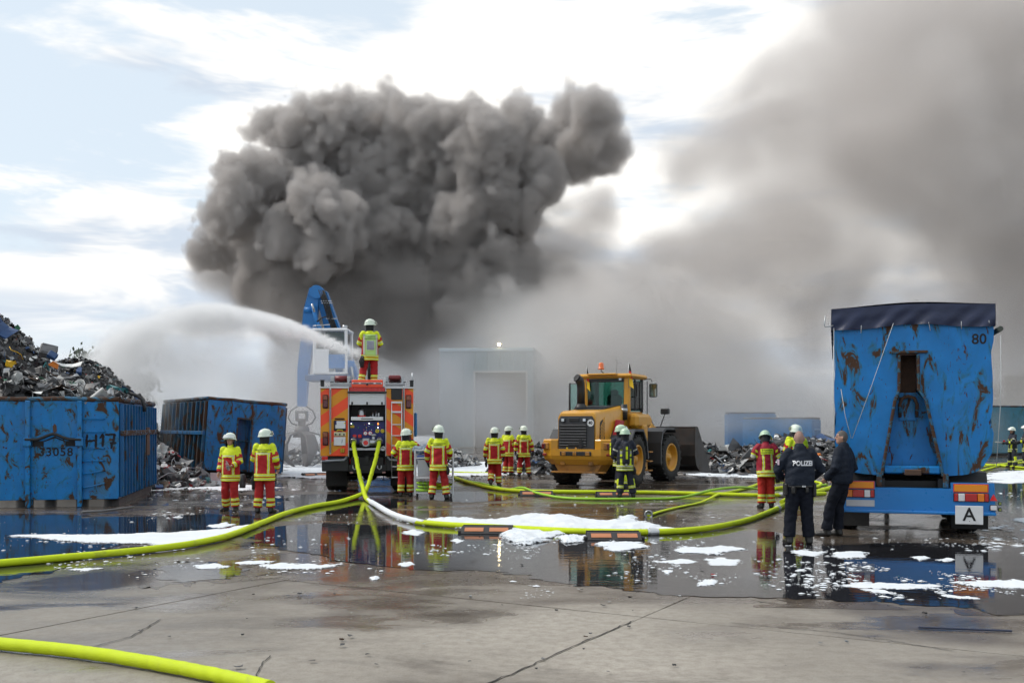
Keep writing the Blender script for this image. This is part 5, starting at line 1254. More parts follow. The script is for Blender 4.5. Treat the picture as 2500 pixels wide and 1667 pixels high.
PEOPLE = {}
def person(label, loc, rz, outfit='red', H=1.0, lean=0.0, lean_x=0.0, arms=None, legs=None, head=(0, 0), helmet='white', gloves=True, seed=0, group='firefighters', cat=None, hip_shift=0.0, curl=(.5, .5), palm=None, detail_face=False):
    """figure facing local +y, feet on z=0. arms/legs: dict side -> (elbow, wrist) / (knee, ankle) in body coordinates. side -1 = its left"""
    t = thing('person', label, cat or ('officer' if group.startswith('pol') else 'firefighter'), loc, rz, group)
    hipz, shz = .92, 1.43
    A = {s: (Vector((s * .255, -.01, 1.16)), Vector((s * .27, .06, .92))) for s in (-1, 1)}
    Lg = {s: (Vector((s * .115, .03, .50)), Vector((s * .13, .0, .085))) for s in (-1, 1)}
    if arms:
        for s, (e, w) in arms.items(): A[s] = (Vector(e), Vector(w))
    if legs:
        for s, (k, a) in legs.items(): Lg[s] = (Vector(k), Vector(a))
    TL = Matrix.Translation((hip_shift, 0, hipz)) @ Matrix.Rotation(lean_x, 4, 'Y') @ Matrix.Rotation(-lean, 4, 'X') @ Matrix.Translation((0, 0, -hipz))   # upper body leans forward
    TLi = TL.inverted()
    up = lambda p: TL @ Vector(p)
    sh = {s: up((s * .185, 0, shz)) for s in (-1, 1)}
    hip = {s: Vector((hip_shift + s * .095, 0, hipz)) for s in (-1, 1)}
    neck, headc = up((0, .0, 1.50)), None
    HM = TL @ Matrix.Translation((0, .015, 1.535)) @ Matrix.Rotation(head[0], 4, 'Z') @ Matrix.Rotation(-head[1], 4, 'X')
    hp = lambda p: HM @ Vector(p)
    # ---- body: one continuous skin
    m = MB()
    ell = [(-.02, .135, .095), (.10, .150, .100), (.25, .140, .095), (.42, .168, .108), (.52, .150, .088), (.57, .085, .065)]
    capsule(m, [up((0, 0, hipz + z)) for z, _, _ in ell], [(a, b) for _, a, b in ell], 18)
    capsule(m, [up((0, .0, 1.45)), hp((0, .0, .06))], [.062, .058])
    ellipsoid(m, hp((0, .015, .145)), (.077, .098, .118), 18, HM.to_3x3().to_4x4())
    ellipsoid(m, hp((0, .055, .075)), (.052, .055, .052), 14, HM.to_3x3().to_4x4())
    capsule(m, [hp((0, .108, .150)), hp((0, .122, .118))], [.009, .015], 8)                # nose
    for s in (-1, 1):
        ellipsoid(m, hp((s * .079, .005, .135)), (.012, .022, .032), 10, HM.to_3x3().to_4x4())   # ear
        e, w = A[s]; k, an = Lg[s]
        capsule(m, [sh[s], e, w], [.056, .043, .030]); ellipsoid(m, sh[s], (.066, .066, .066), 12)
        capsule(m, [hip[s], k, an], [.088, .058, .042])
        capsule(m, [an + Vector((0, -.03, -.045)), an + Vector((s * .015, .14, -.055))], [.035, .03])
        if not gloves or detail_face:
            d_ = (w - e).normalized(); pn = (palm or {}).get(s, (-s * .9, .4, 0)); hand_shape(m, w + d_ * .015, d_, pn, -s if True else s, curl[0 if s < 0 else 1])
    V, Q, N = fuse(m, .0095, 3)
    C = V[Q].mean(1); mi = np.zeros(len(Q), int)
    HI = np.array(HM.inverted()); hl = C @ HI[:3, :3].T + HI[:3, 3]
    fr = hl[:, 1] > .06
    for s in (-1, 1):
        mi[fr & (((hl[:, 0] - s * .032) / .017) ** 2 + ((hl[:, 2] - .150) / .0085) ** 2 < 1)] = 1
        mi[fr & (((hl[:, 0] - s * .034) / .026) ** 2 + ((hl[:, 2] - .172) / .0075) ** 2 < 1)] = 3
    mi[fr & (np.abs(hl[:, 0]) < .026) & (np.abs(hl[:, 2] - .078) < .008)] = 2
    if outfit.startswith('police'):
        cap = (hl[:, 2] > .16) | ((hl[:, 1] < .0) & (hl[:, 2] > .07))
        cap &= ~((hl[:, 1] > .07) & (hl[:, 2] < .20)); mi[cap & (hl[:, 2] > .05)] = 4
    link('body', np_mesh('body', V, Q, [M_SKIN, M_EYE, M_LIP, M_BROW, M_HAIRG if outfit == 'police2' else M_STUB], mi), t)
    # ---- trousers
    m = MB(); capsule(m, [(hip_shift, 0, hipz + .10), (hip_shift, 0, hipz + .02), (hip_shift, 0, hipz - .05)], [(.165, .125), (.175, .13), (.165, .125)], 18)
    bag = 1.0 if outfit != 'police2' else .92
    for s in (-1, 1):
        k, an = Lg[s]; lo = an - (an - k).normalized() * .035
        mid = (hip[s] + k) / 2
        capsule(m, [hip[s] + Vector((0, 0, .02)), mid, k, (k + lo) / 2, lo], [.116 * bag, .110 * bag, .099 * bag, .097 * bag, .100 * bag], 14, flat1=True)
    V, Q, N = fuse(m, .0125, 5); V = folds(V, N, .0072, seed + 3, 40)
    zc = V[Q].mean(1); mi = np.zeros(len(Q), int)
    if outfit in ('red', 'vest', 'flens', 'dark'):
        for s in (-1, 1):
            k, an = Lg[s]; dd, tt = seg_near(zc, tuple(k), tuple(an)); L_ = (an - k).length; hgt = (1 - tt) * L_
            near = (dd < .16) & (tt > .02) & (np.sign(zc[:, 0] - hip_shift - (hip[-1].x + hip[1].x) / 2 + hip_shift) == s) if abs(k.x - Lg[-s][0].x) > .05 else (dd < .13) & (tt > .02)
            if outfit == 'dark':
                mi[near & (hgt > .17) & (hgt < .245)] = 1; mi[near & (hgt > .195) & (hgt < .22)] = 2
                mi[near & (np.abs(zc[:, 0] - (k.x + (an.x - k.x) * tt) - s * .085) < .022) & (hgt > .25)] = 1
            else:
                for z0 in (.075, .180):
                    mi[near & (hgt > z0) & (hgt < z0 + .062)] = 1; mi[near & (hgt > z0 + .022) & (hgt < z0 + .040)] = 2
    tm = {'red': M_FTRO, 'vest': M_FTRO, 'flens': mat('fire_trousers_bright', (.46, .022, .012), .8, var=.15, bump=.35, bscale=20), 'dark': M_NAVY, 'police': M_POLT, 'police2': M_POLT}[outfit]
    link('trousers', np_mesh('trousers', V, Q, [tm, M_FYEL, M_FSIL], mi), t)
    # ---- jacket
    m = MB(); loose = 1.0
    hem = .74 if outfit not in ('police', 'police2') else .90
    prof = [(hem - .03, .248, .178), (.85, .240, .170), (1.00, .232, .160), (1.14, .232, .157), (1.28, .234, .152), (1.38, .212, .130), (1.45, .150, .105), (1.50, .092, .086), (1.53, .082, .080)]
    if outfit.startswith('police'): prof = [(hem, .205, .16), (.95, .232, .178), (1.05, .240, .18), (1.18, .238, .172), (1.32, .232, .158), (1.41, .200, .130), (1.47, .135, .10), (1.535, .088, .088)]
    capsule(m, [up((0, 0, z)) for z, _, _ in prof], [(a * .97, b) for _, a, b in prof], 22, flat0=True)
    for s in (-1, 1):
        e, w = A[s]; d_ = (w - e).normalized()
        capsule(m, [sh[s] - (e - sh[s]).normalized() * .03, (sh[s] + e) / 2, e, (e + w) / 2, w - d_ * .01], [.078, .080, .073, .068, .062], 14, flat1=True)
        ellipsoid(m, sh[s] + Vector((-s * .03, 0, -.012)), (.085, .082, .070), 14)
    V, Q, N = fuse(m, .0125, 5); V = folds(V, N, .0075 if not outfit.startswith('police') else .0085, seed, 36)
    C = V[Q].mean(1); TI = np.array(TLi); tl = C @ TI[:3, :3].T + TI[:3, 3]
    mi = np.zeros(len(Q), int); z = tl[:, 2]; x = tl[:, 0]; ax = np.abs(x)
    arm = np.zeros(len(Q), bool); ht = np.zeros(len(Q))
    for s in (-1, 1):
        e, w = A[s]
        d1, t1 = seg_near(C, tuple(sh[s]), tuple(e)); d2, t2 = seg_near(C, tuple(e), tuple(w))
        L1, L2 = (e - sh[s]).length, (w - e).length
        dist = np.minimum(d1, d2); lng = np.where(d1 < d2, t1 * L1, L1 + t2 * L2)
        tr = np.abs(tl[:, 0]) / .205; isarm = (dist < .105) & (lng > .10) & ((tl[:, 0] * s > .205) | ((dist < .085) & (lng > .16) & (np.abs(tl[:, 1]) > .12)) | (z > 1.6) | ((dist < .085) & (lng > .16) & (np.abs(tl[:, 0]) > .20)))
        arm |= isarm; ht[isarm] = lng[isarm]
    tor = ~arm
    if outfit in ('red', 'vest', 'flens'):
        if outfit != 'flens':
            mi[tor & (z > 1.335)] = 1
            mi[tor & (z > 1.275) & (z < 1.335) & (ax < .165)] = 1; mi[tor & (z > 1.295) & (z < 1.315) & (ax < .165)] = 2
        for c in ((-.140, .135) if outfit != 'flens' else (-.10, .095)):
            v = tor & (np.abs(x - c) < .026) & (z > .86) & (z < 1.30); mi[v] = 1; mi[v & (np.abs(x - c) < .009)] = 2
        for z0 in (.722, .806):
            b = tor & (z > z0) & (z < z0 + .062); mi[b] = 1; mi[b & (z > z0 + .022) & (z < z0 + .040)] = 2
        mi[arm & (ht < .15)] = 1
        b = arm & (ht > .20) & (ht < .29); mi[b] = 1; mi[b & (ht > .225) & (ht < .250)] = 2
        b = arm & (ht > .40) & (ht < .485); mi[b] = 1; mi[b & (ht > .43) & (ht < .452)] = 2
        # red patch on the outer shoulder
        mi[arm & (ht > .05) & (ht < .17) & (np.abs(tl[:, 0]) > .262)] = 0
    elif outfit == 'dark':
        for z0 in (.722, .806):
            b = tor & (z > z0) & (z < z0 + .062); mi[b] = 1; mi[b & (z > z0 + .016) & (z < z0 + .050)] = 2
        for c in (-.115, .115):
            v = tor & (np.abs(x - c) < .036) & (((z > .86) & (z < 1.05)) | ((z > 1.10) & (z < 1.28))); mi[v] = 1; mi[v & (z > 1.16) & (z < 1.24)] = 2
        b = arm & (ht > .16) & (ht < .20); mi[b] = 2
        b = arm & (ht > .40) & (ht < .46); mi[b] = 1
    jm = {'red': M_FRED, 'vest': M_FRED, 'flens': M_FRED2, 'dark': M_NAVY, 'police': M_POL, 'police2': M_POL}[outfit]
    jo = link('jacket', np_mesh('jacket', V, Q, [jm, M_FYEL, M_FSIL], mi), t)
    bvh = BVHTree.FromPolygons([Vector(v) for v in V.tolist()], Q.tolist())
    def on_back(name, me, cz, cx=0.0, off=.004, front=False):
        """press a flat mesh drawn in x-z onto the jacket's back"""
        s_ = 1 if front else -1
        for v in me.vertices:
            dpt = v.co.y
            o_ = up((cx + v.co.x, s_ * .6, cz + v.co.z)); dr = (TL.to_3x3() @ Vector((0, -s_, 0)))
            h, nn, _, _ = bvh.ray_cast(o_, dr)
            v.co = (h if h is not None else up((cx + v.co.x, s_ * .15, cz + v.co.z))) - dr * (off - dpt)
        me.update(); return link(name, me, t)
    def patch(name, w_, h_, cz, cx, mm, off=.004, n=10):
        g_ = MB(); g_.grid(lambda u, v: (-w_ / 2 + w_ * u, 0, -h_ / 2 + h_ * v), n, n); return on_back(name, g_.mesh(name, mm), cz, cx, off)
    PEOPLE[label] = dict(t=t, up=up, back=on_back, patch=patch, A=A, sh=sh, hp=hp, HM=HM, TL=TL)
    # ---- boots
    for s in (-1, 1):
        k, an = Lg[s]; f = Vector((s * .035, .15, 0)).normalized()
        m = MB(); z0 = an.z - .085
        capsule(m, [an + Vector((0, -.035, -.035)), an + Vector((0, .0, -.042)), an + f * .09 + Vector((0, 0, -.045)), an + f * .165 + Vector((0, 0, -.052))], [.054, .058, .054, .042], 12)
        capsule(m, [an + (k - an).normalized() * .08, an + Vector((0, -.01, -.02))], [.066, .062], 12)
        V, Q, N = fuse(m, .011, 3); V[:, 2] = np.maximum(V[:, 2], z0)
        link('boot', np_mesh('boot', V, Q, M_BOOT), t)
    # ---- gloves
    if gloves:
        for s in (-1, 1):
            e, w = A[s]; d_ = (w - e).normalized(); m = MB(); pn = (palm or {}).get(s, (-s * .9, .4, 0))
            capsule(m, [w - d_ * .05, w + d_ * .01], [.052, .042], 12); hand_shape(m, w + d_ * .015, d_, pn, -s, curl[0 if s < 0 else 1], 1.16)
            V, Q, N = fuse(m, .0075, 2); link('glove', np_mesh('glove', V, Q, M_GLOVE), t)
    if outfit in ('red', 'dark') and seed % 3 != 1:       # folded gloves and a strap clipped to the jacket hem
        sx = 1 if seed % 2 else -1; m = MB(); capsule(m, [up((sx * .235, -.06, .80)), up((sx * .25, -.07, .72)), up((sx * .245, -.06, .64))], [.028, .045, .034], 10); m.build('belt_gloves', M_GLOVE, t)
        m = MB(); m.tube([up((sx * .20, -.15, .86)), up((sx * .225, -.11, .82)), up((sx * .235, -.07, .80))], .010, 6); m.build('belt_strap', M_BLACK, t)
    if group.startswith('fire') and seed not in (1, 13): k_ = 1 + .028 * math.sin(seed * 2.7); t.scale = (k_ * (1 + .02 * math.cos(seed * 1.9)), k_, k_)
    # ---- helmet
    if helmet:
        hm = M_HELM if helmet == 'white' else M_HELMG
        m = MB(); MM = HM @ Matrix.Translation((0, .012, .165)) @ Matrix.Rotation(R(4), 4, 'X') @ Matrix.Diagonal((1.0, 1.20, 1, 1))
        m.lathe([(.148, -.022), (.150, -.012), (.132, .012), (.127, .05), (.112, .095), (.082, .128), (.042, .146), (.0, .150)], 28, M=MM)
        m.lathe([(.148, -.022), (.120, -.012), (.118, .05)], 28, M=MM)
        m.tube([MM @ Vector((0, .128, .02)), MM @ Vector((0, .10, .10)), MM @ Vector((0, .0, .150)), MM @ Vector((0, -.09, .112)), MM @ Vector((0, -.125, .03))], .012, 6)
        ho = m.build('helmet', hm, t)
        m = MB()         # raised visor
        def vis(u, v): a = (u - .5) * 2.0; r_ = .142 + .030 * v; return MM @ Vector((r_ * math.sin(a), r_ * math.cos(a) * .95 + .012, .012 + .085 * (1 - v) - .01))
        m.grid(vis, 14, 3); m.build('visor', mat('visor_clear', (.62, .66, .64), .15, coat=.5), ho)
        m = MB(); m.tube([MM @ Vector((.134 * math.sin(a), .134 * math.cos(a), .028 + .0 * a)) for a in [-1.35 + 2.7 * k / 12 for k in range(13)]], .009, 6); m.build('visor_band', M_BLACK, ho)
        if helmet == 'green': m = MB(); m.tube([MM @ Vector((.142, .02, .01)), MM @ Vector((.150, .07, .0)), MM @ Vector((.150, .10, -.01))], .016, 6); m.build('helmet_lamp', M_FYEL, ho)
        m = MB()         # neck cloth hanging from the rim
        def ncl(u, v): a = R(180) + (u - .5) * R(220); r_ = .112 + .006 * math.sin(u * 23) * v - .012 * v; p = Vector((r_ * math.sin(a) * 1.0, r_ * math.cos(a) * 1.12 + .01, .155 - .17 * v)); return hp(p)
        m.grid(ncl, 22, 4); m.build('neck_guard', M_CLOTH, t)
    return t
def yoke_text(label, lines=('BERUFSFEUERWEHR', 'FLENSBURG'), z=1.385, size=.042):
    p = PEOPLE[label]
    for i, s in enumerate(lines):
        p['back']('back_lettering', text_mesh('back_lettering', s, size, M_LETTER, 0, bold=.0006), z - i * size * .95, 0.0, .004)
DN = Vector((0, 0, 0))
def at(x, y): return G(x, y)
RED_G = 'firefighters in red and yellow suits'
V3 = lambda *a: Vector(a)
# 1 facing the camera with a bottle
person('firefighter facing the camera, holding a clear water bottle beside the tilted container', at(563, 1248), R(165), 'red', arms={-1: ((-.27, .03, 1.17), (-.16, .22, 1.08)), 1: ((.265, -.02, 1.15), (.25, .10, .92))}, legs={-1: ((-.12, .05, .50), (-.15, .02, .085)), 1: ((.12, .03, .50), (.17, -.10, .085))}, head=(R(12), R(-4)), gloves=False, seed=1, group=RED_G, curl=(.75, .4), palm={-1: (.8, .3, 0.2)}, detail_face=True).scale = (.93,) * 3
# 2 back turned
person('firefighter with back turned standing right of the colleague with the bottle', at(646, 1252), R(-6), 'red', arms={1: ((.27, -.01, 1.17), (.25, .16, .97)), -1: ((-.27, .03, 1.18), (-.20, .22, 1.10))}, legs={-1: ((-.13, .02, .50), (-.155, -.01, .085)), 1: ((.12, .02, .50), (.135, .02, .085))}, head=(R(-32), 0), gloves=False, seed=2, group=RED_G); yoke_text('firefighter with back turned standing right of the colleague with the bottle')
# 3 on the roof
lab3 = 'firefighter with checkered lime vest standing on the fire engine roof aiming the jet'
_d = 27.75
person(lab3, (PX(903, _d), _d, 2.945), R(14), 'vest', arms={-1: ((-.27, .06, 1.18), (-.14, .32, 1.10)), 1: ((.29, .02, 1.18), (.20, .26, 1.10))}, legs={-1: ((-.16, .04, .50), (-.24, -.03, .085)), 1: ((.12, .03, .50), (.11, .0, .085))}, head=(R(-48), 0), seed=3, group=RED_G)
# 4, 5 at the engine and the trolley
lab4 = 'firefighter reaching up with bent arms at the ladder of the fire engine'
person(lab4, at(991, 1212), R(4), 'red', arms={-1: ((-.34, .02, 1.19), (-.18, .20, 1.02)), 1: ((.30, .14, 1.36), (.22, .36, 1.46))}, legs={-1: ((-.12, .02, .50), (-.14, -.02, .085)), 1: ((.11, .03, .50), (.12, .02, .085))}, head=(R(-38), R(-3)), seed=4, group=RED_G, gloves=True); yoke_text(lab4)
lab5 = 'firefighter with back turned leaning on the aluminium hose trolley'
person(lab5, at(1071, 1218), R(-3), 'red', arms={-1: ((-.31, .03, 1.16), (-.31, .18, .93)), 1: ((.29, .04, 1.17), (.24, .22, 1.0))}, legs={-1: ((-.14, .05, .50), (-.17, -.04, .085)), 1: ((.14, .04, .50), (.20, .0, .085))}, head=(R(34), R(-2)), seed=5, group=RED_G); yoke_text(lab5)
# 6-8 the three walking towards the loader
lab6 = 'firefighter walking away, nearest of the three beside the loader'
person(lab6, at(1207, 1188), R(-4), 'red', arms={-1: ((-.27, -.03, 1.16), (-.29, .05, .92)), 1: ((.27, -.03, 1.16), (.28, .02, .92))}, legs={-1: ((-.10, .12, .50), (-.10, -.12, .17)), 1: ((.11, .07, .50), (.13, .10, .085))}, head=(R(-16), 0), seed=6, group=RED_G); yoke_text(lab6)
lab7 = 'firefighter half hidden behind the walking one, head turned aside'
person(lab7, at(1240, 1160), R(-35), 'red', arms={1: ((.27, .05, 1.17), (.10, .27, 1.02)), -1: ((-.27, .05, 1.17), (-.10, .27, 1.02))}, head=(R(-25), 0), seed=7, group=RED_G)
lab8 = 'firefighter standing legs apart, rightmost of the three beside the loader'
person(lab8, at(1279, 1163), R(3), 'red', arms={-1: ((-.29, .0, 1.17), (-.31, .04, .92)), 1: ((.29, -.02, 1.17), (.33, .02, .92))}, legs={-1: ((-.14, .03, .50), (-.17, .0, .085)), 1: ((.14, .03, .50), (.18, -.03, .085))}, head=(R(28), 0), seed=8, group=RED_G); yoke_text(lab8)
# 9, 10 dark suits with breathing apparatus
DARK_G = 'firefighters in dark suits'
lab9 = 'firefighter in dark suit with breathing apparatus on the back, before the loader wheel'
person(lab9, at(1526, 1214), R(2), 'dark', arms={-1: ((-.29, .05, 1.17), (-.16, .26, 1.08)), 1: ((.31, .02, 1.18), (.20, .26, 1.14))}, legs={-1: ((-.12, .02, .50), (-.14, -.01, .085)), 1: ((.15, .02, .50), (.22, .0, .085))}, head=(R(-8), R(6)), helmet='green', seed=9, group=DARK_G)
lab10 = 'firefighter in dark suit partly hidden behind the colleague with breathing apparatus'
person(lab10, at(1514, 1202), R(-62), 'dark', arms={-1: ((-.27, .12, 1.17), (-.10, .30, 1.14)), 1: ((.27, .05, 1.17), (.12, .30, 1.12))}, legs={-1: ((-.12, .05, .50), (-.15, .02, .085)), 1: ((.12, .05, .50), (.14, .02, .085))}, head=(R(-10), R(-4)), helmet='green', seed=10, group=DARK_G)
def air_pack(lab):
    p = PEOPLE[lab]; m = MB()
    capsule(m, [p['up']((0, -.21, .98)), p['up']((0, -.225, 1.20)), p['up']((0, -.21, 1.42))], [.088, .092, .082], 16); o = m.build('air_cylinder', M_NAVY, p['t'])
    for z0, z1 in ((1.03, 1.24), (1.27, 1.36)):
        m = MB(); m.add([p['up']((-.028, -.320, z0)), p['up']((.028, -.320, z0)), p['up']((.028, -.320, z1)), p['up']((-.028, -.320, z1))], [(0, 1, 2, 3)]); m.build('bright_stripe', M_FYEL, o)
    m = MB(); m.box(p['up']((0, -.17, 1.15)), (.20, .05, .52), .02); m.build('back_plate', M_BLACK, p['t'])
    m = MB(); m.box(p['up']((0, -.20, .88)), (.06, .06, .09), .02); m.build('valve', M_STEEL, p['t'])
for l in (lab9, lab10): air_pack(l)
for sx, tx in ((-.12, 'FEU'), (.12, 'EHR')): PEOPLE[lab9]['back']('back_lettering', text_mesh('back_lettering', tx, .05, M_LETTER, 0, bold=.001), 1.255, sx, .005)
# 11 the section leader
lab11 = 'firefighter in crimson vest lettered on the back, arms bent to the head'
person(lab11, at(1871, 1240), R(0), 'flens', lean=R(8), arms={-1: ((-.31, .02, 1.22), (-.14, .26, 1.30)), 1: ((.31, .0, 1.20), (.16, .28, 1.24))}, legs={-1: ((-.10, .03, .50), (-.11, .0, .085)), 1: ((.10, .03, .50), (.12, .02, .085))}, head=(R(-14), R(22)), helmet='green', seed=11, group=RED_G)
p = PEOPLE[lab11]
p['patch']('lettered_panel', .30, .13, 1.31, 0, M_FYEL, .010)
for i, s in enumerate(('BF-FLENSBURG', 'ZUGFÜHRER 1-1')): p['back']('back_lettering', text_mesh('back_lettering', s, .047, M_LETTER, 0, bold=.001, sx=.82), 1.338 - i * .056, 0, .016)
m = MB(); m.tube([p['up']((.2, -.06, .80)), p['up']((.23, -.08, .70)), p['up']((.24, -.07, .58))], [.05, .06, .045], 10); m.build('glove_on_belt', M_GLOVE, p['t'])
# 12, 13 hidden behind the officer
lab12 = 'firefighter hidden behind the lettered officer, only helmet and collar showing'
person(lab12, at(1946, 1222), R(8), 'red', head=(R(0), 0), seed=12, group=RED_G)
lab13 = 'second helmeted firefighter just behind the hidden one'
person(lab13, at(1942, 1205), R(-10), 'red', head=(R(20), 0), seed=13, group=RED_G).scale = (1.03,) * 3
# 14, 15 police
lab14 = 'bald officer in navy jacket with white back lettering'
person(lab14, at(1952, 1329), R(-4), 'police', arms={-1: ((-.34, .06, 1.17), (-.22, .26, 1.03)), 1: ((.35, .05, 1.17), (.24, .26, 1.03))}, legs={-1: ((-.13, .03, .49), (-.16, .0, .085)), 1: ((.12, .03, .49), (.15, .02, .085))}, head=(R(-4), R(8)), helmet=None, gloves=False, seed=14, group='police officers')
p = PEOPLE[lab14]
p['back']('back_lettering', text_mesh('back_lettering', 'POLIZEI', .105, mat('white_print', (.75, .75, .77), .5), 0, bold=.004, sx=.86), 1.285, .02, .006)
m = MB(); m.tube([p['up']((.200 * math.cos(a), .150 * math.sin(a), .925)) for a in [k * 2 * PI / 24 for k in range(24)]], .026, 6, closed=True, flat=1.0); m.build('duty_belt', M_BOOT, p['t'])
for a, sz in ((R(-10), (.06, .13, .22)), (R(188), (.06, .12, .20)), (R(238), (.10, .06, .12)), (R(290), (.07, .05, .09))):
    m = MB(); m.box(p['up']((.225 * math.cos(a), .175 * math.sin(a), .87)), sz, .02, rot=(0, 0, a)); m.build('belt_pouch', M_BOOT, p['t'])
m = MB(); m.box(p['up']((.03, -.178, .925)), (.06, .012, .03), .005); m.build('handcuffs', M_STEEL, p['t'])
e = (p['sh'][-1] + p['A'][-1][0]) / 2
m = MB(); m.add([e + V3(-.085, -.03, -.045), e + V3(-.060, -.075, -.045), e + V3(-.060, -.075, .04), e + V3(-.085, -.03, .045)], [(0, 1, 2, 3)]); m.build('sleeve_badge', mat('badge', (.45, .35, .42), .5), p['t'])
lab15 = 'grey haired man in black jacket leaning against the trailer, looking aside'
person(lab15, at(2054, 1310), R(48), 'police2', lean=R(-3), lean_x=R(1), arms={-1: ((-.26, -.02, 1.18), (-.16, .20, .98)), 1: ((.29, -.10, 1.16), (.20, .14, .98))}, legs={-1: ((-.09, .16, .50), (-.10, .22, .085)), 1: ((.11, .10, .50), (.10, .10, .085))}, head=(R(28), R(2)), helmet=None, gloves=False, seed=15, group='police officers')
p = PEOPLE[lab15]
p['back']('reflective_band', text_mesh('reflective_band', '-', .5, mat('pink_reflective', (.62, .48, .50), .4), 0, bold=.012, sx=1.0), 1.0, .11, .006) if False else None
w_ = p['A'][1][1]; e_ = p['A'][1][0]; ax_ = (w_ - e_).normalized(); c_ = e_.lerp(w_, .62)
m = MB(); m.tube([c_ - ax_ * .02, c_ + ax_ * .02], .072, 14, cap=False); m.build('reflective_cuff', mat('pink_reflective', (.62, .48, .50), .4), p['t'])
# 16, 17 far right hose crew
lab16 = 'firefighter in dark suit spraying water at the far right, legs apart'
person(lab16, at(2472, 1141), R(95), 'dark', arms={-1: ((-.25, .16, 1.16), (-.05, .38, 1.12)), 1: ((.27, .02, 1.15), (.12, .20, 1.10))}, legs={-1: ((-.20, .05, .50), (-.30, .05, .085)), 1: ((.16, .03, .50), (.24, -.02, .085))}, head=(R(14), 0), helmet='white', seed=16, group=DARK_G)
lab17 = 'firefighter in dark suit at the right picture edge backing up the hose'
person(lab17, at(2506, 1143), R(80), 'dark', arms={-1: ((-.25, .16, 1.16), (-.05, .38, 1.12)), 1: ((.27, .1, 1.15), (.08, .32, 1.08))}, legs={-1: ((-.16, .05, .50), (-.22, .05, .085)), 1: ((.16, .03, .50), (.24, -.02, .085))}, head=(R(10), 0), helmet='white', seed=17, group=DARK_G)
# lime vest of the one on the roof
p = PEOPLE[lab3]
p['patch']('lime_vest', .37, .56, 1.14, 0, M_VLIME, .016, 18)
for sx in (-1, 1): p['patch']('vest_edge', .05, .56, 1.14, sx * .165, M_FSIL, .022, 8)
for i, s in enumerate(('ATEMSCHUTZ', 'ÜBERWACHUNG')): p['back']('vest_lettering', text_mesh('vest_lettering', s, .052, mat('olive_print', (.10, .14, .01), .6), 0, bold=.0012, sx=.82), 1.36 - i * .062, 0, .024)
nx, nz = 9, 11
cell = MB(); wv, hv = .19 / nx, .24 / nz
p['patch']('checker_ground', .20, .25, 1.12, 0, M_WHITE, .021, 8)
for i in range(nx):
    for j in range(nz):
        if (i + j) % 2 == 0:
            x0 = -.095 + i * wv; z0 = -.12 + j * hv
            cell.add([(x0, 0, z0), (x0 + wv, 0, z0), (x0 + wv, 0, z0 + hv), (x0, 0, z0 + hv)], [(0, 1, 2, 3)])
ck = p['back']('checker_print', cell.mesh('checker_print', mat('checker_navy', (.02, .03, .12), .6)), 1.12, 0, .025); ck['kind'] = 'stuff'
m = MB(); capsule(m, [p['up']((-.21, -.10, .80)), p['up']((-.23, -.12, .68)), p['up']((-.22, -.10, .56))], [.05, .075, .05], 12); m.build('glove_bag', M_GLOVE, p['t'])
# the bottle in the first one's hand
b1 = PEOPLE['firefighter facing the camera, holding a clear water bottle beside the tilted container']; hw = b1['t'].matrix_basis @ (b1['A'][-1][1] + V3(.05, .09, .0))
b = MB(); b.lathe([(0, -.10), (.032, -.10), (.034, -.06), (.031, -.05), (.034, -.04), (.034, .05), (.020, .085), (.013, .09), (.013, .115), (0, .115)], 16)
bo = b.build('water_bottle', mat('clear_plastic', (.80, .84, .88), .08, trans=.75, ior=1.25), None, hw, (R(14), R(-10), 0)); tag(bo, 'clear plastic water bottle in the hand of the firefighter facing the camera', 'bottle')
# branch pipe and monitor
mo = thing('water_monitor', 'roof nozzle throwing the water jet, held by the firefighter up on the engine', 'nozzle', (JET0.x if 'JET0' in globals() else PX(884, 27.6), 28.15, 2.95), 0)
m = MB(); m.cyl((.12, 0, 0), (.12, 0, .95), .05, 12); m.build('stand', M_BLACK, mo)
m = MB(); m.tube([(.14, .05, .95), (.08, -.05, 1.02), (.0, -.40, 1.10)], [.055, .05, .035], 12); m.build('barrel', M_STEEL, mo)
no = thing('hose_nozzle', 'hand-held branch pipe between the two far firefighters on the right', 'nozzle', G(2462, 1141) + V3(-.25, .0, 1.12), 0)
m = MB(); m.tube([(-.35, 0, .02), (-.1, 0, .0), (.1, 0, -.02)], [.022, .03, .03], 10); m.build('barrel', M_STEEL, no)
m = MB(); m.box((.05, 0, .06), (.10, .03, .07), .01); m.build('lever', M_RED, no)
# ------------------------------------------------------------------ hoses
def DG(x, y, z=0.0):
    k = 2500 / 2352; return G(x * k, y * k, z)
def smooth_path(P_, sub=8, wob=0.0, seed=0):
    r = random.Random(seed); out = []; n = len(P_)
    for i in range(n - 1):
        p0, p1, p2, p3 = P_[max(i - 1, 0)], P_[i], P_[i + 1], P_[min(i + 2, n - 1)]
        for k in range(sub):
            s = k / sub
            q = 0.5 * ((2 * p1) + (-p0 + p2) * s + (2 * p0 - 5 * p1 + 4 * p2 - p3) * s * s + (-p0 + 3 * p1 - 3 * p2 + p3) * s ** 3)
            out.append(q + Vector((r.gauss(0, wob), r.gauss(0, wob), 0)))
    out.append(P_[-1]); return out
def hose(label, px, r, mm, lift=None, pre=None, flat=.94, group='yellow-green fire hoses', post=None, seed=0):
    P_ = [DG(x, y) for x, y in px]
    for p in P_: p.z = r * flat + .006
    if lift:
        for i, z in lift.items(): P_[i].z += z
    P_ = (pre or []) + P_ + (post or [])
    pts = smooth_path(P_, 10, .004, seed)
    t = thing('fire_hose', label, 'hose', (0, 0, 0), 0, group)
    m = MB(); m.tube(pts, r, 14, flat=flat); m.build('hose_jacket', mm, t)
    return t, pts
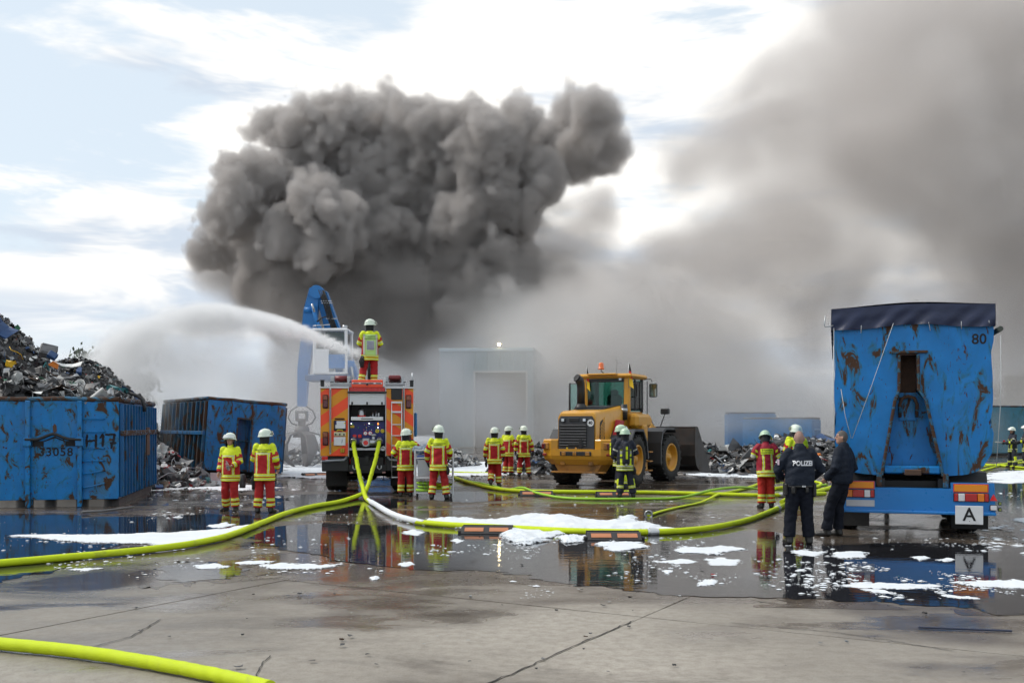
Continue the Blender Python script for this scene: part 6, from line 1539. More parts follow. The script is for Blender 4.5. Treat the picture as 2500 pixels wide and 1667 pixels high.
def coupling(t, p, d, r, mm=None):
    d = Vector(d).normalized(); m = MB(); m.tube([p - d * .10, p - d * .06, p - d * .055, p + d * .055, p + d * .06, p + d * .10], [r * 1.05, r * 1.05, r * 1.28, r * 1.28, r * 1.05, r * 1.05], 14, smooth=False); return m.build('coupling', mm or M_ALU, t)
RB, RS = .056, .036
hose('thick hose crossing the near corner of the wet concrete', [(-160, 1482), (-60, 1489), (60, 1499), (180, 1512), (300, 1530), (420, 1552), (520, 1573), (620, 1598)], RB, M_HOSE, seed=1)
eo = lambda x, y, z: engine.matrix_basis @ Vector((x, y, z))
hose('hose from the right pump outlet curving over the yard to the left edge', [(832, 1143), (785, 1156), (720, 1168), (660, 1184), (600, 1208), (530, 1236), (450, 1255), (360, 1268), (250, 1280), (120, 1292), (0, 1303), (-120, 1312)], RB, M_HOSE, pre=[eo(.33, -.10, 1.46), eo(.31, -.22, 1.30), eo(.24, -.45, .95), eo(.12, -.75, .50), eo(.02, -1.1, .18)], lift={0: .05}, seed=2)
hC, pC = hose('hose from the left pump outlet running through the foam to the officers', [(842, 1150), (868, 1168), (905, 1189), (955, 1204), (1030, 1212), (1110, 1216), (1200, 1221), (1300, 1226), (1410, 1229), (1500, 1229), (1580, 1225), (1650, 1216), (1720, 1200), (1775, 1178), (1812, 1162), (1865, 1150)], RB, M_HOSE, pre=[eo(-.36, -.10, 1.46), eo(-.34, -.20, 1.28), eo(-.26, -.40, .95), eo(-.16, -.70, .52), eo(-.05, -1.05, .22)], seed=3)
hD, pD = hose('thick hose running straight across the yard behind the dark-suited pair', [(1040, 1098), (1075, 1111), (1120, 1123), (1170, 1130), (1240, 1133), (1330, 1134), (1430, 1135), (1530, 1136), (1640, 1139), (1740, 1142), (1830, 1141), (1895, 1138)], RB, M_HOSE, seed=4)
hE, pE = hose('thinner green hose sagging in front of the loader', [(1048, 1103), (1090, 1110), (1130, 1118), (1165, 1127), (1200, 1131), (1235, 1140), (1290, 1146), (1360, 1149), (1460, 1149), (1560, 1146), (1640, 1139), (1700, 1132), (1760, 1127), (1830, 1122), (1900, 1115)], RS, M_HOSE2, lift={4: .10, 5: .05, 10: .13, 11: .12}, seed=5)
hF, pF = hose('short flat hose ending in an open metal coupling', [(1490, 1187), (1515, 1178), (1560, 1167), (1610, 1156), (1648, 1143)], RS * 1.15, M_HOSE, flat=.6, lift={4: .06}, seed=6)
hG, pG = hose('looped hose behind the crimson-vested firefighter', [(1640, 1142), (1690, 1131), (1725, 1121), (1762, 1108), (1800, 1103), (1850, 1106), (1885, 1113), (1870, 1122), (1830, 1126), (1780, 1133)], RS * 1.2, M_HOSE, lift={8: .08, 9: .1}, seed=7)
hose('hose end lying past the officers towards the trailer', [(1795, 1158), (1830, 1146), (1862, 1136), (1900, 1126), (1935, 1114)], RB, M_HOSE, seed=8, lift={1: .05})
hose('thin hose on the foam far behind the trolley', [(1030, 1086), (1070, 1087), (1105, 1088), (1140, 1088), (1180, 1084)], RS, M_HOSE, seed=9)
hose('hose lying behind the trailer towards the far crew', [(2235, 1078), (2275, 1071), (2310, 1067), (2360, 1064), (2420, 1062)], RB * .8, M_HOSE, seed=10)
hose('second hose crossing behind the trailer at the far crew', [(2235, 1066), (2270, 1069), (2310, 1072), (2350, 1076), (2420, 1082)], RB * .8, M_HOSE, seed=11)
hose('third hose slanting under the far crew beside the trailer', [(2235, 1090), (2265, 1080), (2300, 1070), (2340, 1060), (2400, 1050)], RS * 1.2, M_HOSE, seed=12)
# foam clinging to the hose below the pump
fc = MB(); rr = random.Random(6); seg_ = pC[52:84]
fc.tube([p + Vector((0, 0, .006)) for p in seg_], [RB * (1.04 + .10 * rr.random()) if 2 < i < len(seg_) - 3 else RB * .9 for i in range(len(seg_))], 14); FOAM_COAT = (fc, hC)
# couplings
coupling(hC, pC[-18], pC[-17] - pC[-18], RB); coupling(hE, pE[28], pE[29] - pE[28], RS)
coupling(hD, pD[96], pD[97] - pD[96], RB); coupling(hC, pC[140], pC[141] - pC[140], RB)
p0, p1 = pF[0], pF[1]; d_ = (p0 - p1).normalized()
m = MB(); M_ = Matrix.Translation(p0 + Vector((0, 0, .03))) @ d_.to_track_quat('Z', 'Y').to_matrix().to_4x4()
m.lathe([(.055, -.08), (.058, .0), (.085, .0), (.088, .05), (.070, .055), (.064, .05), (.060, -.02), (.0, -.02)], 20, M=M_); m.build('open_coupling', M_STEEL, hF)
# dividing breeching behind the crimson vest
bp = G(1800 * 2500 / 2352, 1108 * 2500 / 2352); bt = thing('hose_divider', 'red valve block where the hoses meet behind the crimson vest', 'valve', bp, R(30))
m = MB(); m.cyl((-.25, 0, .12), (.25, 0, .12), .09, 14); m.cyl((0, 0, .12), (.22, .18, .12), .07, 12); m.cyl((0, 0, .12), (.22, -.18, .12), .07, 12); m.build('body', M_STEEL, bt)
for y in (-.16, 0, .16): m = MB(); m.tube([(.12 + .05 * math.cos(k), y + .05 * math.sin(k), .26) for k in [i * 2 * PI / 12 for i in range(12)]], .012, 6, closed=True); m.cyl((.12, y, .16), (.12, y, .26), .012, 6); m.build('valve_wheel', M_RED, bt)
# ------------------------------------------------------------------ hose ramps
M_RAMP = mat('ramp_rubber', (.028, .026, .027), .7, var=.3, dirt=.2); M_RAMPO = mat('ramp_orange', (.46, .17, .07), .5, var=.12, dirt=.25)
def ramp(label, x, y, rz, foamy=False):
    t = thing('hose_ramp', label, 'hose ramp', DG(x, y), rz, 'hose ramps with orange plates')
    w = .88
    m = MB()
    for s in (-1, 1):
        m.prism([(s * .08, 0), (s * .36, 0), (s * .36, .02), (s * .14, .12), (s * .08, .12)], -w / 2, w / 2, 'x')
    m.box((0, 0, .012), (w, .16, .02)); m.build('ramp_block', M_RAMP, t)
    for s in (-1, 1):
        for q in (-1, 1):
            m = MB(); m.box((q * .215, s * .255, .076), (.33, .13, .012), .004, rot=(s * R(-24.4), 0, 0)); m.build('orange_plate', M_RAMPO, t)
    for q in (-1, 1): m = MB(); m.box((q * (w / 2 + .03), -.2, .03), (.06, .12, .05), .01); m.build('end_lug', M_RAMP, t)
ramp('hose ramp on the thick hose near the walking firefighter', 1232, 1137, R(1))
ramp('hose ramp on the thick hose at the feet of the dark-suited pair', 1408, 1139, R(1))
ramp('foam-splashed hose ramp at the start of the foam pile', 1120, 1222, R(-3))
ramp('large hose ramp in the foam, nearest to the camera', 1408, 1236, R(-1))
ramp('hose ramp lying by the fire engine left rear wheel', 722, 1093, R(25))

# ------------------------------------------------------------------ foam
def foam_mat(name='fire_foam', lacy=True):
    m = bpy.data.materials.new(name); m.use_nodes = True; t = NT(m.node_tree)
    pos = t.n('ShaderNodeNewGeometry').outputs['Position']
    n = t.noise(pos, 18, 6, .7); n2 = t.noise(pos, 3, 4, .6)
    c = t.mix(n2, (.62, .67, .72), (.76, .775, .79))
    bn = t.n('ShaderNodeBump', {'Strength': .6, 'Distance': .03, 'Height': n})
    p = t.n('ShaderNodeBsdfPrincipled', {'Base Color': c, 'Roughness': .75, 'Normal': bn.outputs[0], 'Specular IOR Level': .2, 'Subsurface Weight': .25, 'Subsurface Radius': (.05, .05, .05), 'Subsurface Scale': .5})
    if lacy:       # thin foam opens into a lace of bubbles towards its edge
        th = t.n('ShaderNodeAttribute', attribute_name='thick').outputs['Fac']; lace = t.noise(pos, 26, 5, .65)
        al = t.ss(t.m('ADD', th, t.m('MULTIPLY', t.m('SUBTRACT', lace, .5), 1.5)), .06, .34)
        t.t.links.new(al, p.inputs['Alpha'])
    t.n('ShaderNodeOutputMaterial', {'Surface': p.outputs[0]}); return m
M_FOAM = foam_mat(); M_FLECK = foam_mat('foam_fleck', False)
FOAM_COAT[0].build('foam_coat', M_FLECK, FOAM_COAT[1])
def lat_noise(X, Y, cell, seed):
    r = np.random.default_rng(seed); T = r.random((64, 64)).astype(np.float32)
    u, v = X / cell, Y / cell; i, j = np.floor(u).astype(int), np.floor(v).astype(int); f, g_ = u - i, v - j
    f = f * f * (3 - 2 * f); g_ = g_ * g_ * (3 - 2 * g_)
    a = T[i % 64, j % 64]; b = T[(i + 1) % 64, j % 64]; c = T[i % 64, (j + 1) % 64]; d = T[(i + 1) % 64, (j + 1) % 64]
    return (a * (1 - f) + b * f) * (1 - g_) + (c * (1 - f) + d * f) * g_
def foam_patch(label, px, h, seed, res=None, rag=.24, group='patches of white foam', holes=.0):
    out = [DG(x, y) for x, y in px]; P2 = np.array([(p.x, p.y) for p in out])
    d0 = P2[:, 1].mean(); ext = P2.max(0) - P2.min(0)
    res = (res * .6 if res else max(.014, min(.045, max(ext) / 150)))
    xs = np.arange(P2[:, 0].min() - .3, P2[:, 0].max() + .3, res); ys = np.arange(P2[:, 1].min() - .3, P2[:, 1].max() + .3, res * 1.3)
    X, Y = np.meshgrid(xs, ys, indexing='ij'); sd = np.full(X.shape, 1e9); ins = np.zeros(X.shape, bool)
    for a, b in zip(P2, np.roll(P2, -1, 0)):
        ab = b - a; t_ = np.clip(((X - a[0]) * ab[0] + (Y - a[1]) * ab[1]) / (ab @ ab + 1e-9), 0, 1)
        sd = np.minimum(sd, np.hypot(X - a[0] - t_ * ab[0], Y - a[1] - t_ * ab[1]))
        cr = ((a[1] > Y) != (b[1] > Y)); xi = a[0] + (Y - a[1]) / (b[1] - a[1] + 1e-12) * ab[0]; ins ^= cr & (X < xi)
    sd = np.where(ins, sd, -sd)
    size = min(ext) * .5
    sc = max(.12, min(1.0, size * 1.2))
    n = lat_noise(X, Y, .50 * sc, seed) + .6 * lat_noise(X, Y, .2 * sc, seed + 1) + .35 * lat_noise(X, Y, .08 * sc, seed + 2); n = n / 1.95
    f = sd + (n - .5) * rag * 3.0 * sc - .03 * sc
    if holes: f = np.minimum(f, (lat_noise(X, Y, .45, seed + 7) * .7 + .3 * lat_noise(X, Y, .15, seed + 8) - holes) * .9)
    h = h * .45
    Z = h * np.clip(f / (h * 2.2 + .12 * sc), 0, 1) ** .55 * (.25 + 1.3 * n ** 1.5)
    keep = (f > -.16)
    Z = np.where(f > 0, Z + .004, np.maximum(.004 + f * .6, -.02))
    cell = keep[:-1, :-1] & keep[1:, :-1] & keep[1:, 1:] & keep[:-1, 1:]
    nid = np.arange(X.size).reshape(X.shape)
    q = np.stack([nid[:-1, :-1][cell], nid[1:, :-1][cell], nid[1:, 1:][cell], nid[:-1, 1:][cell]], 1)
    if len(q) == 0: return
    used, inv = np.unique(q, return_inverse=True)
    V = np.stack([X.ravel(), Y.ravel(), Z.ravel()], 1)[used]
    me = np_mesh('foam_patch', V, inv.reshape(-1, 4), M_FOAM); at_ = me.attributes.new('thick', 'FLOAT', 'POINT'); at_.data.foreach_set('value', np.clip(f / (.30 * sc), 0, 1).ravel()[used].astype(np.float32))
    o = link('foam_patch', me); tag(o, label, 'foam', group)
foam_patch('long white foam drift in front of the numbered container', [(20, 1232), (120, 1226), (260, 1226), (400, 1222), (520, 1212), (590, 1202), (600, 1210), (540, 1232), (470, 1250), (380, 1258), (330, 1250), (200, 1248), (90, 1240)], .05, 1, rag=.12)
foam_patch('big foam pile lying over the hose between the ramps', [(985, 1200), (1060, 1193), (1140, 1194), (1230, 1186), (1320, 1190), (1390, 1196), (1415, 1183), (1450, 1188), (1500, 1205), (1560, 1214), (1580, 1222), (1540, 1228), (1480, 1220), (1420, 1222), (1340, 1222), (1300, 1236), (1250, 1248), (1205, 1250), (1160, 1236), (1130, 1222), (1050, 1212), (970, 1208)], .20, 2, rag=.24, res=.05)
foam_patch('foam mound right in front of the small hose ramp', [(1150, 1232), (1200, 1226), (1235, 1240), (1225, 1254), (1180, 1250)], .16, 3)
foam_patch('foam mound with soft top between the two ramps', [(1280, 1236), (1310, 1230), (1350, 1236), (1345, 1246), (1300, 1248)], .13, 4)
foam_patch('foam clot in front of the large hose ramp', [(1370, 1246), (1420, 1242), (1490, 1246), (1480, 1258), (1420, 1270), (1380, 1262)], .06, 5)
foam_patch('foam patch floating before the crimson-vested firefighter', [(1545, 1262), (1620, 1255), (1700, 1256), (1720, 1264), (1650, 1274), (1560, 1272)], .05, 6)
foam_patch('thin wide foam film on the puddle', [(1600, 1284), (1660, 1278), (1720, 1288), (1690, 1300), (1630, 1300)], .025, 7)
foam_patch('foam streak below the looped reflections', [(1500, 1290), (1560, 1284), (1610, 1290), (1560, 1300)], .02, 8, rag=.3)
foam_patch('foam dab at the feet of the bald officer', [(1805, 1266), (1850, 1260), (1890, 1270), (1880, 1282), (1830, 1276)], .05, 9)
foam_patch('foam dab before the man leaning on the trailer', [(1900, 1272), (1950, 1264), (2000, 1268), (1990, 1280), (1920, 1286)], .06, 10)
foam_patch('small foam island in the middle of the dark puddle', [(1597, 1338), (1625, 1332), (1650, 1334), (1640, 1344), (1605, 1346)], .035, 11)
foam_patch('tiny foam island left of the middle one', [(1518, 1312), (1535, 1309), (1548, 1313), (1535, 1319)], .03, 12)
foam_patch('foam island under the trailer sign reflection', [(2090, 1280), (2120, 1276), (2140, 1282), (2110, 1288)], .035, 13)
foam_patch('narrow foam island beneath the trailer', [(2150, 1286), (2175, 1282), (2195, 1286), (2170, 1292)], .03, 14)
foam_patch('foam tongue at the right edge of the puddle', [(2210, 1338), (2270, 1332), (2360, 1336), (2420, 1344), (2400, 1356), (2300, 1352), (2230, 1350)], .05, 15)
foam_patch('foam scrap at the far right rim', [(2320, 1194), (2352, 1190), (2400, 1192), (2400, 1202), (2350, 1202)], .05, 16)
foam_patch('foam strip left of the trolley reflection', [(600, 1300), (650, 1293), (720, 1296), (790, 1295), (770, 1304), (690, 1309), (620, 1307)], .035, 17)
foam_patch('foam strip nearer the left hose', [(440, 1300), (490, 1294), (530, 1300), (500, 1308), (455, 1307)], .03, 18)
foam_patch('flat foam flake near the left hose bend', [(530, 1292), (600, 1287), (640, 1289), (600, 1296), (545, 1297)], .02, 19)
foam_patch('lone foam flake on the dry concrete', [(848, 1328), (862, 1323), (880, 1328), (870, 1332), (855, 1333)], .05, 20)
foam_patch('foam flake below the trolley', [(905, 1295), (940, 1291), (960, 1297), (930, 1302)], .03, 21)
foam_patch('foam crumbs behind the long drift', [(475, 1207), (520, 1200), (545, 1205), (510, 1213), (480, 1212)], .04, 22)
foam_patch('foam flake in front of the container corner', [(150, 1308), (200, 1303), (240, 1305), (200, 1312)], .015, 23)
foam_patch('foam fringe under the trolley hose', [(920, 1221), (950, 1216), (980, 1222), (960, 1232), (930, 1228)], .04, 24)
foam_patch('foam spot near the pump hose', [(1030, 1242), (1050, 1238), (1070, 1243), (1050, 1248)], .035, 25)
foam_patch('foam line in front of the bald officer', [(1820, 1310), (1850, 1306), (1850, 1312), (1830, 1314)], .025, 26)
foam_patch('long broken foam streak across the trailer reflection', [(1890, 1345), (1990, 1336), (2100, 1340), (2180, 1346), (2100, 1354), (1980, 1352)], .02, 27, holes=.32)
foam_patch('second broken foam streak below it', [(1960, 1352), (2080, 1352), (2200, 1362), (2260, 1376), (2120, 1374), (2000, 1362)], .015, 28, holes=.36)
foam_patch('foam crust along the white hose end', [(845, 1148), (862, 1152), (900, 1176), (935, 1196), (925, 1203), (890, 1188), (856, 1164)], .13, 29, rag=.05)
foam_patch('wide foam blanket behind the fire engine and the walking trio', [(640, 1068), (760, 1064), (900, 1062), (1050, 1060), (1240, 1062), (1260, 1084), (1150, 1092), (1060, 1094), (900, 1094), (740, 1100), (650, 1096)], .10, 30, res=.16, rag=.5)
foam_patch('foam rim along the burnt scrap behind the loader', [(1560, 1086), (1640, 1086), (1740, 1090), (1830, 1088), (1900, 1070), (1960, 1062), (1950, 1080), (1860, 1096), (1740, 1098), (1600, 1094)], .07, 31, res=.1, rag=.2, holes=.28)
foam_patch('foam sheet beside the trailer at the far crew', [(2250, 1092), (2300, 1082), (2400, 1080), (2420, 1096), (2330, 1112), (2270, 1108)], .05, 32, res=.08, rag=.25, holes=.2)
foam_patch('foam smear between the containers', [(335, 1112), (400, 1104), (500, 1108), (640, 1120), (560, 1128), (420, 1124), (340, 1128)], .04, 33, res=.08, rag=.3, holes=.25)
# flecks: countless specks of foam on the water and concrete
def flecks():
    r = np.random.default_rng(5); V = []; Fq = []
    def scatter(n, x0, x1, y0, y1, smin, smax):
        for _ in range(n):
            for _k in range(30):
                p = DG(r.uniform(x0, x1), r.uniform(y0, y1)); q_ = float(lat_noise(np.array(p.x + 90.), np.array(p.y * .6), .9, 3)) * .6 + .4 * float(lat_noise(np.array(p.x + 90.), np.array(p.y * .6), .3, 4))
                if q_ > .56: break
            s = smin * (smax / smin) ** (r.random() ** 2.2); k = 7; o = len(V); a0 = r.uniform(0, 6)
            for i in range(k):
                a = a0 + 2 * PI * i / k; rr_ = s * r.uniform(.5, 1.2); V.append((p.x + rr_ * math.cos(a) * 1.6, p.y + rr_ * math.sin(a) * 1.5, .012))
            V.append((p.x, p.y, .012 + s * .35))
            for i in range(k): Fq.append((o + i, o + (i + 1) % k, o + k))
    scatter(1100, 950, 2300, 1235, 1375, .004, .034)
    scatter(500, 1850, 2352, 1290, 1380, .004, .035)
    scatter(420, 400, 1250, 1180, 1320, .005, .03)
    scatter(300, 0, 620, 1190, 1330, .005, .03)
    scatter(260, 1000, 1800, 1100, 1230, .005, .035)
    scatter(300, 2250, 2400, 1085, 1300, .006, .07)
    scatter(260, 340, 720, 1085, 1190, .006, .07)
    me = np_mesh('foam_flecks', V, Fq, M_FLECK, smooth=True); tag(link('foam_flecks', me), 'specks of foam scattered over water and concrete', kind='stuff')
flecks()
# ------------------------------------------------------------------ scrap heaps
PAL = [mat('scrap_black', (.014, .014, .015), .55, var=.4), mat('scrap_darkgrey', (.035, .035, .038), .5, var=.4), mat('scrap_grey', (.12, .12, .125), .5, var=.3, dirt=.3), mat('scrap_pale', (.34, .34, .33), .5, var=.2, dirt=.4),
       mat('scrap_white', (.62, .62, .60), .5, var=.15, dirt=.4), mat('scrap_metal', (.32, .33, .34), .35, .8, var=.3, dirt=.3), mat('scrap_brown', (.07, .042, .026), .7, var=.4), mat('scrap_blue', (.02, .06, .16), .5, var=.3),
       mat('scrap_green', (.02, .13, .06), .5, var=.3), mat('scrap_teal', (.02, .14, .15), .5, var=.2), mat('scrap_yellow', (.70, .42, .012), .5, var=.15), mat('scrap_orange', (.60, .17, .015), .5, var=.15), mat('scrap_red', (.34, .02, .02), .5, var=.3)]
PALW = [26, 26, 16, 9, 6, 9, 8, 3, 1.2, .7, .4, .4, 1.0]
def piece_protos():
    r = random.Random(31); out = []
    def crumple(m, k):
        m.v = [(x + r.uniform(-k, k), y + r.uniform(-k, k), z + r.uniform(-k, k)) for x, y, z in m.v]; return m
    for k in range(3):      # bent sheet
        m = MB(); a, b = r.uniform(-.5, .5), r.uniform(-.3, .3)
        m.grid(lambda u, v: ((u - .5) * .6, (v - .5) * .38, a * (u - .5) ** 2 + b * (v - .5) * (u - .5) + r.uniform(-.02, .02)), 3, 2, smooth=False)
        m.grid(lambda u, v: ((.5 - u) * .6, (v - .5) * .38, -.012 + a * (u - .5) ** 2 - b * (v - .5) * (u - .5)), 3, 2, smooth=False); out.append(('scrap_sheet', m))
    for k in range(3):      # equipment case, open on one side
        m = MB(); w, d, h = r.uniform(.3, .5), r.uniform(.25, .4), r.uniform(.10, .22)
        m.box((0, 0, 0), (w, d, h), .015); m.box((0, 0, h * .45), (w * .8, d * .8, h * .2), .01); out.append(('scrap_case', crumple(m, .012)))
    for k in range(2):      # bent tube
        m = MB(); m.tube([(-.4, 0, 0), (-.2, r.uniform(-.1, .1), .05), (.05, r.uniform(-.1, .1), .1), (.25, .12, r.uniform(0, .1)), (.4, .15, -.1)], .017, 5); out.append(('scrap_tube', m))
    m = MB()
    for s in (-1, 1): m.box((s * .2, 0, 0), (.035, .32, .03)); m.box((0, s * .145, 0), (.37, .035, .03))
    out.append(('scrap_frame', crumple(m, .01)))
    m = MB(); m.lathe([(0, 0), (.09, 0), (.12, .22), (.125, .22), (.095, -.005)], 10); out.append(('scrap_bucket', m))
    m = MB(); m.box((0, 0, 0), (.42, .15, .025), .006); m.box((0, 0, .016), (.38, .12, .012), .004); out.append(('scrap_keyboard', m))
    m = MB(); m.lathe([(0, -.06), (.12, -.06), (.14, 0), (.12, .06), (.05, .08), (0, .08)], 10); out.append(('scrap_motor', m))
    m = MB(); m.prism([(-.2, -.1), (.22, -.14), (.16, .1), (.02, .18), (-.14, .12)], 0, .02, 'z'); out.append(('scrap_shard', crumple(m, .02)))
    m = MB(); m.tube([(.18 * math.cos(a * .9), .14 * math.sin(a), .03 * math.sin(a * 2.3)) for a in [i * .55 for i in range(22)]], .010, 4); out.append(('scrap_cable', m))
    for k in range(2):      # torn lump
        m = MB(); m.box((0, 0, 0), (.3, .25, .2), .05); out.append(('scrap_lump', crumple(m, .06)))
    return out
PROTO = piece_protos()
PMESH = {}
def pmesh(i, c):
    if (i, c) not in PMESH: PMESH[(i, c)] = PROTO[i][1].mesh(PROTO[i][0], PAL[c])
    return PMESH[(i, c)]
def heap(name, label, hfun, region, n_parts, n_rest, seed, smin=.5, smax=1.5, core_mat=None, group=None, palw=None, part_filter=None):
    """a heap: dark core under individually built pieces; the small rest is one joined part"""
    r = random.Random(seed); x0, x1, y0, y1 = region
    t = thing(name, label, 'scrap heap', ((x0 + x1) / 2, (y0 + y1) / 2, 0), 0, group); O = Vector(t.location)
    # core
    nx = ny = 46; m = MB()
    m.grid(lambda u, v: (x0 + (x1 - x0) * u - O.x, y0 + (y1 - y0) * v - O.y, max(-.02, hfun(x0 + (x1 - x0) * u, y0 + (y1 - y0) * v) - .10)), nx, ny); m.build('heap_core', core_mat or PAL[0], t)
    def place():
        for _ in range(400):
            x, y = r.uniform(x0, x1), r.uniform(y0, y1); h = hfun(x, y)
            if h <= .02: continue
            if part_filter and r.random() > part_filter(x, y): continue
            e = .25; nrm = Vector((-(hfun(x + e, y) - hfun(x - e, y)) / (2 * e), -(hfun(x, y + e) - hfun(x, y - e)) / (2 * e), 1)).normalized()
            q = nrm.to_track_quat('Z', 'Y').to_matrix() @ Euler((r.gauss(0, .55), r.gauss(0, .55), r.uniform(0, 6.28))).to_matrix()
            return Vector((x, y, h + r.uniform(-.05, .10))), q
        return None
    w = palw or PALW
    for k in range(n_parts):
        pl = place()
        if pl is None: break
        i = r.randrange(len(PROTO)); c = r.choices(range(len(PAL)), w)[0]; s = r.uniform(smin * 1.1, smax)
        if PROTO[i][0] == 'scrap_bucket' and c < 3: c = 4
        o = link(PROTO[i][0], pmesh(i, c), t); M = Matrix.Translation(pl[0] - O) @ (pl[1] @ Matrix.Diagonal((s * r.uniform(.7, 1.4), s * r.uniform(.7, 1.3), s * r.uniform(.7, 1.2)))).to_4x4(); o.matrix_basis = M
    V = []; T = []; MI = []; off = 0; tri = []
    cache = {}
    for k in range(n_rest):
        pl = place()
        if pl is None: break
        i = r.randrange(len(PROTO)); c = r.choices(range(len(PAL)), w)[0]; s = r.uniform(smin * .55, smin * 1.3)
        if i not in cache:
            me = pmesh(i, 0); me.calc_loop_triangles()
            cache[i] = (np.array([v.co for v in me.vertices]), np.array([lt.vertices for lt in me.loop_triangles]))
        a, f = cache[i]; M3 = np.array(pl[1]) * s
        V.append(a @ M3.T + np.array(pl[0] - O)); tri.append(f + off); MI.append(np.full(len(f), c)); off += len(a)
    if V:
        me = np_mesh('small_scrap', np.concatenate(V), np.concatenate(tri), PAL, np.concatenate(MI), smooth=False); o = link('small_scrap', me, t); o['kind'] = 'stuff'
    return t, place, O
def wob(x, y, s): return .5 * math.sin(x * 1.9 + s) + .35 * math.sin(y * 2.3 + x * .9 + s * 2) + .25 * math.sin(x * 4.1 - y * 3.3 + s)
# load of the numbered container and the mountain behind it
ca1, sa1 = math.cos(a1), math.sin(a1)
def c1_local(x, y):
    dx, dy = x - c1o.x, y - c1o.y; return dx * ca1 + dy * sa1, -dx * sa1 + dy * ca1
def h_load(x, y):
    u, v = c1_local(x, y)
    if abs(u) > W1 / 2 - .12 or v < .12 or v > L1 - .12: return -1
    return 2.42 + .42 * (1 - max(0, (u + .2)) / 1.6) * min(1, v / 1.2) + .10 * wob(x, y, 1) + .25 * max(0, -u)
_u = [c1o + Vector((ca1 * u - sa1 * v, sa1 * u + ca1 * v, 0)) for u in (-W1 / 2, W1 / 2) for v in (0, L1)]
heap('scrap_load', 'tangled electronic scrap heaped in the numbered container', h_load, (min(p.x for p in _u), max(p.x for p in _u), min(p.y for p in _u), max(p.y for p in _u)), 150, 900, 3, .45, 1.15)
def h_mount(x, y):
    g1 = 5.75 * math.exp(-((x + 16.6) / 2.9) ** 2 - ((y - 31.5) / 3.6) ** 2)
    g2 = 4.75 * math.exp(-((x + 16.5) / 2.9) ** 2 - ((y - 38.0) / 3.5) ** 2)
    g3 = 2.3 * math.exp(-((x + 13.4) / 2.0) ** 2 - ((y - 31.0) / 3.2) ** 2)
    return max(g1, g2, g3) + .25 * min(g1, g2) + .16 * wob(x, y, 4) - .35
mt, mplace, mO = heap('scrap_mountain', 'high mountain of black and grey electronic scrap behind the numbered container', h_mount, (-21.5, -9.8, 27.2, 42), 290, 8200, 5, .38, 1.05, part_filter=lambda x, y: 1.0 if (h_mount(x, y) > 1.6 or x > -13.2) else .15)
# a few pieces one can pick out of the mountain
def feature(lab, nm, cat, i, c, x, y, d, s, rot):
    p = Vector((PX(x, d), d, PZ(y, d)))
    o = link(nm, pmesh(i, c), None, p, rot); o.scale = s if hasattr(s, '__len__') else (s,) * 3; tag(o, lab, cat, 'bright pieces on the scrap mountain'); return o
IDX = {n: i for i, (n, _) in enumerate(PROTO)}
for a in (('crumpled yellow casing high on the left of the scrap mountain', 'yellow_casing', 'casing', IDX['scrap_lump'], 10, 25, 888, 28.6, .8, (.3, .2, .5)),
          ('bent yellow tube above the yellow casing', 'yellow_tube', 'tube', IDX['scrap_tube'], 10, 37, 862, 28.6, (.6, .6, 1.2), (1.2, .9, .3)),
          ('orange shard in the middle of the scrap mountain', 'orange_shard', 'shard', IDX['scrap_shard'], 11, 132, 890, 28.4, .65, (1.2, .4, .2)),
          ('upright orange bar low on the scrap mountain', 'orange_bar', 'bar', IDX['scrap_keyboard'], 11, 91, 920, 27.2, (.5, .6, 1.2), (.3, 1.2, .2)),
          ('green plastic shell at the left edge of the scrap', 'green_shell', 'shell', IDX['scrap_lump'], 8, 15, 938, 26.5, 1.3, (.3, .5, .2)),
          ('white bucket lying on the container load', 'white_bucket', 'bucket', IDX['scrap_bucket'], 4, 187, 960, 25.4, 1.0, (.3, .2, 0)),
          ('white panel slanting across the scrap', 'white_sheet', 'sheet', IDX['scrap_sheet'], 4, 165, 893, 28.2, (1.3, .5, 1), (.4, .1, .1)),
          ('rounded white hood in the scrap', 'white_hood', 'hood', IDX['scrap_motor'], 4, 115, 926, 26.6, (1.9, 1.3, 1.2), (.5, .4, .2)),
          ('teal suitcase shell at the right end of the load', 'teal_shell', 'shell', IDX['scrap_lump'], 9, 284, 954, 25.5, (1.5, 1.1, 1.0), (.2, .3, .3)),
          ('black drum case beside the teal shell', 'black_case', 'case', IDX['scrap_case'], 0, 240, 957, 25.0, 1.1, (.5, .4, .6)),
          ('large dark blue cover at the top left of the scrap mountain', 'blue_cover', 'cover', IDX['scrap_sheet'], 7, 0, 800, 28.4, (1.2, 1.1, 2), (.9, .9, .4)),
          ('grey flat screen case on the scrap slope', 'grey_case', 'case', IDX['scrap_case'], 2, 118, 858, 29.0, 1.3, (1.0, .2, .3)),
          ('blue plastic box on the scrap slope', 'blue_box', 'box', IDX['scrap_case'], 7, 128, 868, 28.2, .7, (.9, .5, .2)),
          ('pale tray low on the left of the scrap', 'pale_tray', 'tray', IDX['scrap_sheet'], 3, 100, 955, 25.6, (1.5, .9, 1), (.5, .1, .2))): feature(*a)
m = MB(); m.tube([(0, 0, 0), (.12, 0, .05), (.30, -.05, .0), (.45, -.05, -.1), (.52, -.1, -.25), (.53, -.1, -.42)], .045, 8); o = m.build('black_hose_end', PAL[0], None, (PX(306, 25.6), 25.6, PZ(965, 25.6))); tag(o, 'thick black hose end hanging over the container rim', 'hose end')
